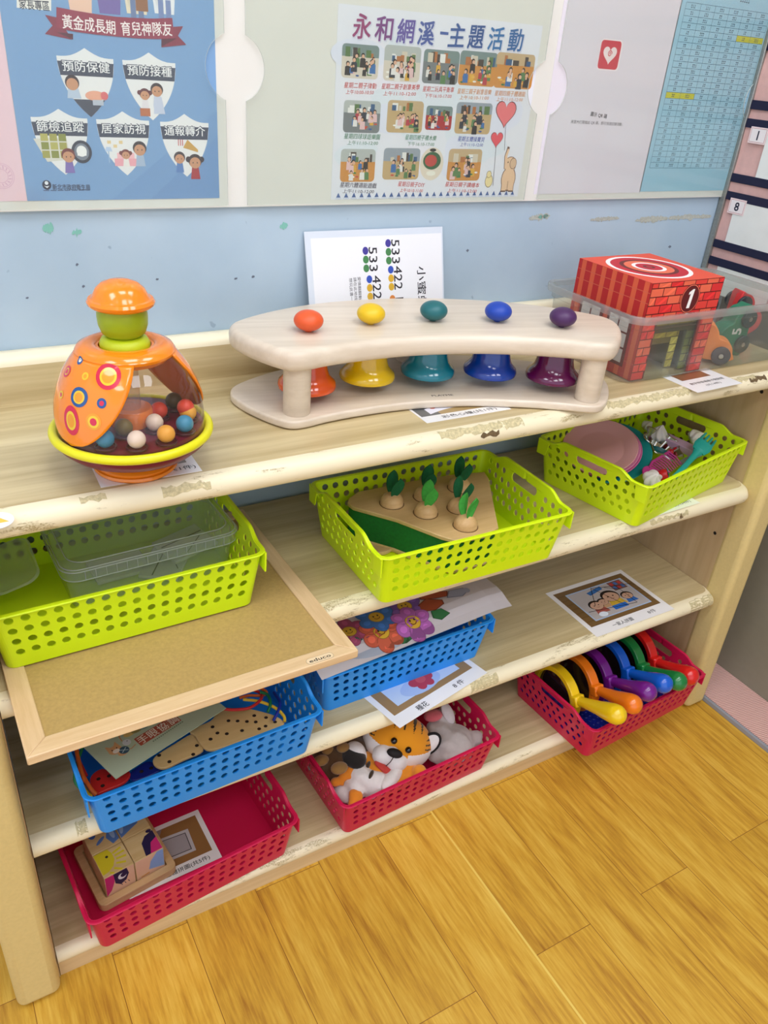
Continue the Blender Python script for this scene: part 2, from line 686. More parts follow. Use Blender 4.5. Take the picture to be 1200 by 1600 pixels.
flake(992, 345, 1044, 341, 1); flake(1044, 341, 1112, 338, 1, thick=4.5)
flake(922, 344, 968, 341, 1, thick=4); flake(826, 342, 860, 337, 1, thick=5)
flake(66, 357, 84, 357, 2, 10, 9); flake(112, 365, 128, 362, 2, 10, 6); flake(437, 355, 450, 352, 2, 10, 6); flake(840, 340, 858, 337, 2, 10, 3)
for (u, v) in ((245, 437), (130, 448), (368, 436), (395, 433), (1046, 386), (42, 466), (120, 414), (730, 392)):
    flake(u - 2, v, u + 3, v - 1, 3, 6, 2.2)
struct(wall.build('wall_back', [wall_material(), mottled('chipped_filler', (176, 180, 170), 0.16, 300, 0.8), principled('green_paint_dab', (126, 186, 172), 0.6), principled('wall_scuff', (104, 112, 128), 0.7)], recalc=False))

q = MB(); q.box2((XG, -3.2, 0), (XG + 0.1, D, CEIL_Z))
struct(q.build('wall_right', mottled('grey_side_wall', (140, 135, 116), 0.03, 40, 0.5)))
q = MB(); q.box2((-2.4, -3.2, CEIL_Z), (XG + 0.1, D + 0.1, CEIL_Z + 0.05))
struct(q.build('ceiling', principled('ceiling_white', (238, 238, 234), 0.8)))

lampmat = bpy.data.materials.new('lamp_diffuser')
lampmat.use_nodes = True
lb = lampmat.node_tree.nodes['Principled BSDF']
lb.inputs['Emission Color'].default_value = (0.94, 0.97, 1.05, 1)
lb.inputs['Emission Strength'].default_value = LAMP_STRENGTH
for i, (x, y) in enumerate(LAMPS):
    t = thing('ceiling_light', 'square white panel lamp set flush in the ceiling', 'lamp', (x, y, CEIL_Z), 0, 'panel lamps of the ceiling')
    q = MB()
    for s in (-1, 1):
        q.box((0, s * 0.305, -0.01), (0.63, 0.02, 0.02)); q.box((s * 0.305, 0, -0.01), (0.02, 0.59, 0.02))
    q.build('frame', principled('white_metal', (235, 235, 235), 0.4), t)
    q = MB(); q.box((0, 0, -0.006), (0.59, 0.59, 0.008)); q.build('diffuser', lampmat, t)

# pink ribbed mat along the grey wall
def rib_material():
    m = principled('pink_ribbed_rubber', (226, 178, 166), 0.6)
    nt = m.node_tree
    b = nt.nodes['Principled BSDF']
    N, Lk = nt.nodes.new, nt.links.new
    tc = N('ShaderNodeTexCoord')
    mp = N('ShaderNodeMapping'); mp.inputs['Rotation'].default_value = (0, 0, radians(8))
    Lk(tc.outputs['Object'], mp.inputs[0])
    wv = N('ShaderNodeTexWave'); wv.bands_direction = 'Y'; wv.inputs['Scale'].default_value = 62; wv.inputs['Distortion'].default_value = 0.6
    Lk(mp.outputs[0], wv.inputs['Vector'])
    r = N('ShaderNodeValToRGB')
    r.color_ramp.elements[0].position, r.color_ramp.elements[0].color = 0.15, srgb((196, 142, 132))
    r.color_ramp.elements[1].position, r.color_ramp.elements[1].color = 0.55, srgb((236, 194, 182))
    Lk(wv.outputs['Fac'], r.inputs['Fac']); Lk(r.outputs['Color'], b.inputs['Base Color'])
    bp = N('ShaderNodeBump'); bp.inputs['Strength'].default_value = 0.5; bp.inputs['Distance'].default_value = 0.002
    Lk(wv.outputs['Fac'], bp.inputs['Height']); Lk(bp.outputs[0], b.inputs['Normal'])
    return m


mat_t = thing('floor_mat', 'pink ribbed rubber mat on the floor along the grey wall, right of the shelf', 'mat', (1.64, -0.5, 0))
q = MB(); q.box2((-0.066, -1.3, 0.002), (0.064, 0.8, 0.014)); q.build('ribbed_surface', rib_material(), mat_t)
q = MB(); q.box2((-0.0745, -1.3, 0.0), (-0.066, 0.8, 0.0135)); q.build('edge_strip', principled('grey_rubber_edge', (150, 152, 158), 0.6), mat_t, bevel=0.002)

# ------------------------------------------------------------------ the shelf unit
SHELFWOOD = wood('pale_laminate_long', (220, 203, 158), (176, 154, 108), 'X', 0.36, 60, 0.045, 0.5, 0.1, 1.0)
SIDEWOOD = wood('pale_laminate_upright', (208, 182, 140), (176, 148, 106), 'Z', 0.45, 46, 0.05, 0.6, 0.0, 0.9)


def nosing_material():
    """cream edge band, rubbed and flaking along its upper side"""
    m = principled('worn_cream_edge', (242, 231, 200), 0.4)
    nt = m.node_tree
    b = nt.nodes['Principled BSDF']
    N, Lk = nt.nodes.new, nt.links.new
    tc = N('ShaderNodeTexCoord')
    mp = N('ShaderNodeMapping'); mp.inputs['Scale'].default_value = (0.22, 1, 1)
    Lk(tc.outputs['Object'], mp.inputs[0])
    n = N('ShaderNodeTexNoise'); n.inputs['Scale'].default_value = 55; n.inputs['Detail'].default_value = 8; n.inputs['Roughness'].default_value = 0.7
    Lk(mp.outputs[0], n.inputs['Vector'])
    big = N('ShaderNodeTexNoise'); big.inputs['Scale'].default_value = 4.0; big.inputs['Detail'].default_value = 2
    Lk(tc.outputs['Object'], big.inputs['Vector'])
    ad = N('ShaderNodeMath'); ad.operation = 'MULTIPLY_ADD'; ad.inputs[1].default_value = 0.5
    Lk(big.outputs['Fac'], ad.inputs[0]); Lk(n.outputs['Fac'], ad.inputs[2])
    c = N('ShaderNodeMapRange'); c.inputs['From Min'].default_value = 0.84; c.inputs['From Max'].default_value = 0.90
    Lk(ad.outputs[0], c.inputs['Value'])
    f = N('ShaderNodeTexNoise'); f.inputs['Scale'].default_value = 420; f.inputs['Detail'].default_value = 3
    Lk(tc.outputs['Object'], f.inputs['Vector'])
    r = N('ShaderNodeValToRGB')
    r.color_ramp.elements[0].position, r.color_ramp.elements[0].color = 0.38, srgb((166, 148, 104))
    r.color_ramp.elements[1].position, r.color_ramp.elements[1].color = 0.6, srgb((216, 204, 168))
    Lk(f.outputs['Fac'], r.inputs['Fac'])
    mx = N('ShaderNodeMix'); mx.data_type = 'RGBA'
    Lk(c.outputs[0], mx.inputs[0]); mx.inputs[6].default_value = srgb((234, 222, 188)); Lk(r.outputs['Color'], mx.inputs[7])
    Lk(mx.outputs[2], b.inputs['Base Color'])
    return m


NOSE = nosing_material()
unit = thing('toy_shelf', 'long pale wooden toy shelf with cream worn edges against the blue wall', 'shelf', (0, 0, 0))


def board(name, x0, x1, z0, z1, yb, rcorner=0.0):
    """a shelf board along x with a rounded, banded front edge"""
    r = (z1 - z0) / 2
    yf = -0.007
    prof = [(yb, z1, 0), (yf + r * 1.35, z1, 0)]
    k = 9
    for i in range(k + 1):
        a = pi / 2 + pi * i / k
        prof.append((yf + r + r * cos(a), (z0 + z1) / 2 + r * sin(a), 1))
    prof.append((yb, z0, 0))
    q = MB()
    xs = [x0, x0 + 0.004, x0 + 0.012, x0 + 0.024] + [x0 + (x1 - x0) * i / 8 for i in range(1, 8)] + [x1 - 0.024, x1 - 0.012, x1 - 0.004, x1]
    sh = [0.0] * len(xs)
    if rcorner:
        for j, dx in ((-1, 0.0), (-2, 0.004), (-3, 0.012), (-4, 0.024)):
            t = 1 - min(1, dx / 0.024)
            sh[j] = 0.024 * (1 - sqrt(max(0, 1 - t * t)))
    L = len(prof)
    vs = []
    for x, s in zip(xs, sh):
        for i, (y, z, mi) in enumerate(prof):
            w = s if 0 < i < L - 1 else 0
            vs.append((x, y + w, z))
    for a in range(len(xs) - 1):
        for i in range(L):
            j = (i + 1) % L
            mi = 1 if (0 < i < L - 2) else 0
            q.add([vs[a * L + i], vs[a * L + j], vs[(a + 1) * L + j], vs[(a + 1) * L + i]], [(0, 1, 2, 3)], mi)
    q.add(vs[:L], [list(range(L))], 0)
    q.add(vs[-L:], [list(range(L))[::-1]], 0)
    return q.build(name, [SHELFWOOD, NOSE], unit, weld=True, angle=35)


board('worktop', -0.09, 1.556, 0.8597, Z1, D - 0.002)
board('shelf', 0.001, W - 0.001, 0.5901, Z2, D - 0.012, 1)
board('shelf', 0.001, W - 0.001, 0.3074, Z3, D - 0.012, 1)
board('shelf', 0.001, W - 0.001, Z4 - 0.028, Z4, D - 0.012, 1)
q = MB(); q.box2((0.001, 0.002, 0.0), (W - 0.001, 0.022, Z4 - 0.0285)); q.build('plinth', wood('plinth_wood', (232, 206, 160), (206, 176, 128), 'X', 0.5, 60, 0.05), unit)
q = MB()
zl = 0.9665
prof = [(D - 0.002, Z1), (D - 0.002, zl - 0.006), (D - 0.008, zl)] + [(D - 0.018 - 0.016 * sin(pi / 2 * i / 5), zl - 0.016 * (1 - cos(pi / 2 * i / 5))) for i in range(6)] + [(D - 0.035, Z1)]
L = len(prof)
vs = [(x, y, z) for x in (-0.09, 1.556) for (y, z) in prof]
q.add(vs, [(i, (i + 1) % L, L + (i + 1) % L, L + i) for i in range(L)], 0)
q.add(vs[:L], [list(range(L))]); q.add(vs[L:], [list(range(L))[::-1]])
led = q.build('back_ledge', [SHELFWOOD, principled('cream_ledge_edge', (240, 230, 198), 0.4)], unit, angle=50)
for p in led.data.polygons:
    if p.center.z > zl - 0.017:
        p.material_index = 1
for x0 in (-0.03, W):
    q = MB(); q.box2((x0, 0.0, 0.0), (x0 + 0.03, D - 0.004, 0.859))
    if x0 > 0:
        for (u, v) in ((1190, 612), (1117, 833)):
            p = at_x(u, v, W - 0.0008)
            q.lathe([(0.0, 0.0), (0.0042, 0.0)], 14, 1, Matrix.Translation(p) @ Matrix.Rotation(-pi / 2, 4, 'Y'))
    q.build('side_panel', [SIDEWOOD, principled('dark_peg_hole', (30, 24, 18), 0.9)], unit, recalc=False)
PAD = mottled('beige_pad_vinyl', (214, 192, 130), 0.035, 160, 0.5, 0.15)
for x0, x1 in ((-0.069, -0.0015), (W - 0.002, 1.563)):
    q = MB(); q.box2((x0, -0.03, 0.003), (x1, 0.03 if x0 < 0 else 0.035, 0.858))
    q.build('corner_pad', PAD, unit, bevel=0.014, bseg=4)['label'] = 'beige padded corner guard'


# rubbed patches of old tape on the rounded edges
RES = mottled('tape_residue', (196, 182, 140), 0.22, 260, 0.7)
CHP = mottled('bare_core', (104, 84, 56), 0.25, 200, 0.9)
rr_ = random.Random(21)


def edge_patch(u0, u1, v, z0, z1, a0, a1, mi=0):
    r = (z1 - z0) / 2
    x0, x1 = at_y(u0, v, -0.004).x, at_y(u1, v, -0.004).x
    n = max(6, int((x1 - x0) / 0.006))
    vs = []
    for i in range(n + 1):
        j0, j1 = rr_.uniform(-0.06, 0.06), rr_.uniform(-0.06, 0.06)
        for k in range(5):
            a = pi / 2 + (a0 + j0 + (a1 + j1 - a0 - j0) * k / 4) * pi
            vs.append((x0 + (x1 - x0) * i / n, -0.007 + r + (r + 0.0002) * cos(a), (z0 + z1) / 2 + (r + 0.0002) * sin(a)))
    res = MB()
    res.add(vs, [(i * 5 + k, i * 5 + k + 1, (i + 1) * 5 + k + 1, (i + 1) * 5 + k) for i in range(n) for k in range(4)])
    res.build('worn_patch', CHP if mi else RES, unit)


for args in ((254, 330, 772, 0.8597, Z1, 0.2, 0.42), (690, 815, 690, 0.8597, Z1, 0.02, 0.3), (950, 1075, 640, 0.8597, Z1, 0.05, 0.3), (1075, 1180, 612, 0.8597, Z1, 0.0, 0.22),
             (128, 170, 795, 0.8597, Z1, 0.05, 0.2), (1085, 1116, 932, 0.3074, Z3, 0.05, 0.6), (738, 778, 1064, 0.3074, Z3, 0.1, 0.5), (1020, 1075, 800, 0.5901, Z2, 0.3, 0.42), (120, 138, 1300, 0.3074, Z3, 0.0, 0.4)):
    edge_patch(*args)
edge_patch(748, 776, 694, 0.8597, Z1, 0.34, 0.48, 1); edge_patch(1172, 1196, 600, 0.8597, Z1, 0.12, 0.3, 1); edge_patch(1060, 1066, 808, 0.5901, Z2, 0.3, 0.5, 1)

# ------------------------------------------------------------------ perforated baskets
BH = 0.095
BX0, BY0, BX1, BY1 = 0.1745, 0.1165, 0.187, 0.129     # half sizes at bottom and rim


def bside(s, a, z):
    """point on side s (0 front, 1 right, 2 back, 3 left): a in metres along the rim-level straight run, z height"""
    t = z / BH
    hx, hy, r = BX0 + (BX1 - BX0) * t, BY0 + (BY1 - BY0) * t, 0.014
    if s in (0, 2):
        x = a * (hx - r) / (BX1 - r)
        return (x, -hy, z) if s == 0 else (-x, hy, z)
    y = a * (hy - r) / (BY1 - r)
    return (hx, y, z) if s == 1 else (-hx, -y, z)


def rim_z(a):
    return 0.0015 + 0.013 * smooth01((0.098 - abs(a)) / 0.035)


def make_basket_meshes():
    q = MB()
    r = 0.014
    zr = [(0.0174, 0.0368), (0.0368, 0.0562), (0.0562, 0.0756), (0.0756, 0.095)]
    s = 0.0194

    def cell(sd, a0, a1, z0, z1, hr):
        ca, cz = (a0 + a1) / 2, (z0 + z1) / 2
        ha, hz = (a1 - a0) / 2, (z1 - z0) / 2
        n = 16
        vs = []
        for i in range(n):
            t = 2 * pi * i / n
            m = max(abs(cos(t)), abs(sin(t)))
            vs.append(bside(sd, ca + ha * cos(t) / m, cz + hz * sin(t) / m))
        for i in range(n):
            t = 2 * pi * i / n
            vs.append(bside(sd, ca + hr * cos(t), cz + hr * sin(t)))
        q.add(vs, [(i, (i + 1) % n, n + (i + 1) % n, n + i) for i in range(n)])

    def strip(sd, a0, a1, z0, z1, k=1):
        for i in range(k):
            b0, b1 = a0 + (a1 - a0) * i / k, a0 + (a1 - a0) * (i + 1) / k
            q.add([bside(sd, b0, z0), bside(sd, b1, z0), bside(sd, b1, z1), bside(sd, b0, z1)], [(0, 1, 2, 3)])

    for sd in (0, 2):
        A = BX1 - r
        n = 17
        s0 = 2 * A / n
        for (z0, z1) in zr:
            for i in range(n):
                cell(sd, -A + i * s0, -A + (i + 1) * s0, z0, z1, 0.0059)
        strip(sd, -A, A, 0, zr[0][0], n)
        strip(sd, -A, A, 0.095, 0.0972, n)
    for sd in (1, 3):
        A = BY1 - r
        n = 11
        s0 = 2 * A / n
        for k, (z0, z1) in enumerate(zr):
            if k == 3:
                for i in (0, 1, 2, 8, 9, 10):
                    cell(sd, -A + i * s0, -A + (i + 1) * s0, z0, z1, 0.0057)
                # hand slot
                a0, a1 = -2.5 * s0, 2.5 * s0
                inner = []
                for i in range(24):
                    t = 2 * pi * i / 24
                    c0 = 0.0285 if cos(t) > 1e-6 else (-0.0285 if cos(t) < -1e-6 else 0)
                    inner.append(bside(sd, c0 + 0.0086 * cos(t), 0.0868 + 0.0086 * sin(t)))
                outer = []
                for i in range(24):
                    t = 2 * pi * i / 24
                    m = max(abs(cos(t)), abs(sin(t)))
                    outer.append(bside(sd, (a1 - a0) / 2 * cos(t) / m, (z0 + z1) / 2 + (z1 - z0) / 2 * sin(t) / m))
                q.add(outer + inner, [(i, (i + 1) % 24, 24 + (i + 1) % 24, 24 + i) for i in range(24)])
            elif k % 2 == 0:
                for i in range(n):
                    cell(sd, -A + i * s0, -A + (i + 1) * s0, z0, z1, 0.0057)
            else:
                strip(sd, -A, -A + s0 / 2, z0, z1)
                strip(sd, A - s0 / 2, A, z0, z1)
                for i in range(n - 1):
                    cell(sd, -A + (i + 0.5) * s0, -A + (i + 1.5) * s0, z0, z1, 0.0057)
        strip(sd, -A, A, 0, zr[0][0], n)
        K = 40
        for i in range(K):
            b0, b1 = -A + 2 * A * i / K, -A + 2 * A * (i + 1) / K
            q.add([bside(sd, b0, 0.095), bside(sd, b1, 0.095), bside(sd, b1, 0.0955 + rim_z(b1)), bside(sd, b0, 0.0955 + rim_z(b0))], [(0, 1, 2, 3)])
    # rounded corners
    for cx, cy, a0 in ((1, -1, -pi / 2), (1, 1, 0), (-1, 1, pi / 2), (-1, -1, pi)):
        n = 8
        zs = [0, 0.0174, 0.095, 0.0972]
        vs = []
        for z in zs:
            t = z / BH
            hx, hy = BX0 + (BX1 - BX0) * t - r, BY0 + (BY1 - BY0) * t - r
            for i in range(n + 1):
                a = a0 + pi / 2 * i / n
                vs.append((cx * hx + r * cos(a), cy * hy + r * sin(a), z))
        q.add(vs, [(k * (n + 1) + i, k * (n + 1) + i + 1, (k + 1) * (n + 1) + i + 1, (k + 1) * (n + 1) + i) for k in range(3) for i in range(n)])
    bot = rrect(BX0, BY0, r, 8)
    q.add([(p[0], p[1], 0) for p in bot], [list(range(len(bot)))])
    body = q
    # rim: a rolled lip that follows the raised grips of the short sides
    path = []
    r2 = 0.016
    hx, hy = BX1 + 0.0025, BY1 + 0.0025
    N = 24
    for i in range(N):
        path.append((-hx + r2 + (2 * hx - 2 * r2) * i / N, -hy, 0.0965))
    for i in range(6):
        a = -pi / 2 + pi / 2 * i / 6
        path.append((hx - r2 + r2 * cos(a), -hy + r2 + r2 * sin(a), 0.0965))
    for i in range(N * 2):
        y = -hy + r2 + (2 * hy - 2 * r2) * i / (N * 2)
        path.append((hx, y, 0.095 + rim_z(y)))
    for i in range(6):
        a = pi / 2 * i / 6
        path.append((hx - r2 + r2 * cos(a), hy - r2 + r2 * sin(a), 0.0965))
    half = path[:]
    path += [(-x, -y, z) for (x, y, z) in half]
    path = [path[i] for i in range(len(path)) if i == 0 or (Vector(path[i]) - Vector(path[i - 1])).length > 1e-4]
    rm = MB()
    rm.tube(path, 0.0033, 8, closed=True, flat=0.6)
    # skirts hanging outside the corners of the short sides
    for sx in (1, -1):
        for sy in (1, -1):
            K = 24
            vs = []
            for i in range(K + 1):
                y = (BY1 + 0.001) - 0.05 * i / K
                dz = 0.003 + 0.029 * (1 - smooth01((i / K - 0.42) * 7.0))
                x = BX1 + 0.0038
                vs += [(sx * x, sy * y, 0.0965), (sx * (x - 0.0008), sy * y, 0.0955 - dz), (sx * (x - 0.003), sy * y, 0.0955 - dz), (sx * (x - 0.003), sy * y, 0.0965)]
            fs = []
            for i in range(K):
                for j in range(4):
                    fs.append((i * 4 + j, i * 4 + (j + 1) % 4, (i + 1) * 4 + (j + 1) % 4, (i + 1) * 4 + j))
            fs += [(0, 1, 2, 3), tuple(K * 4 + j for j in (3, 2, 1, 0))]
            rm.add(vs, fs)
    return body, rm


LIME = principled('lime_plastic', (212, 240, 22), 0.34)
BLUE = principled('sky_blue_plastic', (34, 148, 240), 0.34)
RED = principled('crimson_plastic', (202, 22, 72), 0.36)
_body, _rim = make_basket_meshes()
_proto = {}


def basket(colour, mat, label, x, y, z, rz):
    t = thing('storage_basket', label, 'basket', (x, y, z), radians(rz), 'perforated plastic baskets on the shelves')
    if colour not in _proto:
        b = _body.build('basket_body', mat, t, solid=0.0021, weld=True, angle=30)
        for p_ in b.data.polygons:
            p_.use_smooth = False
        r = _rim.build('rim', mat, t)
        _proto[colour] = (b, r)
    else:
        for o in _proto[colour]:
            c = o.copy()
            c.parent = t
            COL.objects.link(c)
    return t


TRAY_T = 0.014
E3 = 0.0006
basket('lime', LIME, 'lime green perforated basket standing on the framed board, a clear lidded box in it', 0.193, 0.157, Z2 + TRAY_T + E3, 0.5)
basket('lime', LIME, 'lime green perforated basket holding the toy carrot board', 0.734, 0.088, Z2 + E3, -0.8)
basket('lime', LIME, 'lime green perforated basket holding toy plates and cutlery', 1.277, 0.131, Z2 + E3, 11)
basket('blue', BLUE, 'blue perforated basket with lacing boards and a leaflet, under the framed board', 0.265, 0.092, Z3 + E3, 2.2)
basket('blue', BLUE, 'blue perforated basket covered by the flower sheet', 0.680, 0.173, Z3 + E3, 1.3)
basket('red', RED, 'crimson perforated basket with picture cubes, directly under a blue one', 0.232, 0.103, Z4 + E3, 5.0)
basket('red', RED, 'crimson perforated basket stuffed with plush puppets', 0.700, 0.113, Z4 + E3, 2.6)
basket('red', RED, 'crimson perforated basket with coloured handles sticking out', 1.265, 0.053, Z4 + E3, 3.5)

# ------------------------------------------------------------------ notice board on the wall, its clear sleeves and the papers in them
def wp(u, v, y=D):
    p = at_y(u, v, y)
    return (p.x, p.z)


BX, BZ0, BZ1 = 0.0, 1.158, 1.72
WHITEB = mottled('white_board_plastic', (226, 225, 218), 0.02, 12, 0.35)
nb = thing('notice_board', 'long white notice board with clear paper sleeves, high on the blue wall', 'notice board', (0.6, D, BZ0))
q = MB(); q.box2((-1.0, -0.006, 0), (wp(1133, 307)[0] - 0.6, -0.0004, BZ1 - BZ0)); q.build('backing', WHITEB, nb)
SLEEVE = clear_sheet('clear_sleeve', (250, 252, 250), 0.035, 0.12, 0.75)
SEDGE = principled('sleeve_edge', (206, 210, 204), 0.3)
notch_z = wp(356, 105)[1] - BZ0


def sleeve(x0, x1, nl, nr):
    """clear sheet with half-round thumb notches in its upright edges"""
    zt, zb = BZ1 - BZ0 - 0.004, 0.003
    r, d = 0.0445, 0.016
    a0 = math.acos(d / r)
    pts = [(x0, zb), (x1, zb)]
    if nr:
        cx = x1 + d
        for i in range(25):
            a = pi + (pi / 2 - 0) * 0 + (-(pi / 2 - (pi / 2 - a0)) + 2 * a0 * i / 24)
            pts.append((cx + r * cos(2 * pi - a), notch_z + r * sin(2 * pi - a) * -1 if False else notch_z - r * sin(a0 - 2 * a0 * i / 24)))
            pts[-1] = (cx - r * cos(-a0 + 2 * a0 * i / 24), notch_z + r * sin(-a0 + 2 * a0 * i / 24))
    pts += [(x1, zt), (x0, zt)]
    if nl:
        cx = x0 - d
        for i in range(25):
            t = a0 - 2 * a0 * i / 24
            pts.append((cx + r * cos(t), notch_z + r * sin(t)))
    q = MB()
    n = len(pts)
    y0, y1 = -0.0105, -0.0085
    vs = [(p[0], y0, p[1]) for p in pts] + [(p[0], y1, p[1]) for p in pts]
    q.add(vs, [list(range(n)), [n + i for i in range(n)][::-1]], 0)
    q.add(vs, [(i, n + i, n + (i + 1) % n, (i + 1) % n) for i in range(n)], 1)
    q.build('clear_sleeve', [SLEEVE, SEDGE], nb, angle=30)


xl, xm0, xm1, xr0, xr1 = wp(353, 320)[0] - 0.6, wp(383, 320)[0] - 0.6, wp(813, 312)[0] - 0.6, wp(833, 312)[0] - 0.6, wp(1131, 307)[0] - 0.6
sleeve(-0.98, xl, False, True)
sleeve(xm0, xm1, True, True)
sleeve(xr0, xr1, True, True)

PY = D - 0.0066      # papers lie between board and sleeve


class Sheet(Art):
    """print on the back wall, drawn about an anchor on the paper"""

    def __init__(self, ox, oz):
        super().__init__()
        self.ox, self.oz = ox, oz

    def P(self, u, v):
        p = at_y(u, v, PY)
        return (p.x - self.ox, p.z - self.oz)

    def pp(self, pts, col, L=1):
        self.poly([self.P(*p) for p in pts], col, L)

    def tt(self, s, u0, v0, u1, v1, h, col, L=3, bold=0.0, slant=0.0):
        """a line of lettering whose middle runs from one point to another"""
        a, b = Vector(self.P(u0, v0)), Vector(self.P(u1, v1))
        self.text(s, (a.x + b.x) / 2, (a.y + b.y) / 2, h, col, L, math.atan2(b.y - a.y, b.x - a.x), 'c', (b - a).length, bold, slant)

    def put(self, name, mat=None):
        return self.build(name, mat or INK, 'wall', None, (self.ox, PY, self.oz))


def shade(c, k):
    return tuple(max(0, min(255, int(x * k))) for x in c)


# pink sheet, far left
x1, z0 = wp(43, 314, PY)
s = Sheet(x1 - 0.1, z0)
s.sheet([(-0.14, 0), (0.0995, 0), (0.0995, 0.36), (-0.14, 0.36)], (238, 205, 214))
cx, cz = s.P(2, 275)
for r in (0.016, 0.014):
    s.ring(cx, cz, r - 0.0004, r, (206, 150, 184), 1)
s.ring(cx, cz, 0.0082, 0.0086, (206, 150, 184), 1)
for i in range(16):
    a = 2 * pi * i / 16
    s.line([(cx + 0.0095 * cos(a), cz + 0.0095 * sin(a)), (cx + 0.0128 * cos(a + 0.1), cz + 0.0128 * sin(a + 0.1))], 0.0008, (206, 150, 184), 1)
tag(s.put('paper_sheet'), 'pale pink sheet at the far left of the notice board', 'paper')

# the blue health poster
x0, z0 = wp(43, 314, PY)
x1, _ = wp(343, 312, PY)
s = Sheet((x0 + x1) / 2, z0)
hw = (x1 - x0) / 2
s.sheet([(-hw, 0), (hw, 0), (hw, 0.40), (-hw, 0.40)], (124, 164, 208))
s.oval(0.0, 0.36, hw * 1.0, 0.115, (150, 182, 220), 1, 40)
s.poly([(hw - 0.105, 0), (hw, 0), (hw, 0.085)], (112, 152, 200), 1)
s.poly([(hw - 0.16, 0), (hw - 0.105, 0), (hw, 0.085), (hw, 0.12)], (118, 158, 204), 1)
# white title plate, upper left
s.pp([(26, -8), (80, -4), (80, 17), (26, 12)], (240, 238, 230), 1)
s.tt('家長專區', 30, 6, 77, 10, 0.0105, (40, 44, 60), 2, 0.012)
s.pp([(38, 1), (76, 3), (76, 2), (38, 0)], (40, 44, 60), 2)
# the row of people above the ribbon
skin = (236, 190, 160)
for (u, body, leg) in ((127, (240, 200, 176), None), (172, (122, 104, 170), None), (214, (236, 224, 196), (110, 130, 170)), (257, (236, 238, 240), (120, 140, 186))):
    a, b = s.P(u, 22)
    s.poly([(a - 0.013, b), (a + 0.013, b), (a + 0.016, b + 0.03), (a + 0.009, b + 0.05), (a - 0.009, b + 0.05), (a - 0.016, b + 0.03)], body, 2)
    if leg:
        s.rect(a - 0.008, b - 0.006, a - 0.001, b + 0.016, leg, 3)
        s.rect(a + 0.002, b - 0.006, a + 0.009, b + 0.016, leg, 3)
        s.poly([(a - 0.013, b + 0.018), (a - 0.009, b + 0.05), (a - 0.004, b + 0.05), (a - 0.009, b + 0.006)], shade(body, 0.94), 3)
    s.oval(a, b + 0.062, 0.016, 0.016, skin, 3)
    s.oval(a - 0.017, b + 0.03, 0.006, 0.005, skin, 4); s.oval(a + 0.017, b + 0.03, 0.006, 0.005, skin, 4)
a, b = s.P(218, 9); s.rect(a - 0.005, b - 0.006, a + 0.011, b + 0.008, (150, 100, 60), 5)
# ribbon
RIB = (150, 48, 70)
s.pp([(70, 23), (92, 28), (112, 62), (70, 53), (82, 40)], shade(RIB, 0.92), 5)
s.pp([(286, 41), (268, 42), (252, 74), (291, 70), (278, 56)], shade(RIB, 0.92), 5)
s.pp([(88, 50), (114, 62), (114, 53)], shade(RIB, 0.6), 6)
s.pp([(252, 73), (276, 60), (252, 60)], shade(RIB, 0.6), 6)
top = [(88, 11), (120, 17), (150, 22), (180, 26), (210, 28), (240, 29), (269, 28)]
bot = [(272, 60), (245, 61), (215, 60), (185, 57.5), (150, 54), (120, 50), (88, 44)]
s.pp(top + bot, RIB, 7)
s.tt('黃金成長期', 97, 33, 180, 43.5, 0.0158, (250, 240, 238), 8, 0.012)
s.tt('育兒神隊友', 189, 44.5, 268, 45.5, 0.0158, (250, 240, 238), 8, 0.012)


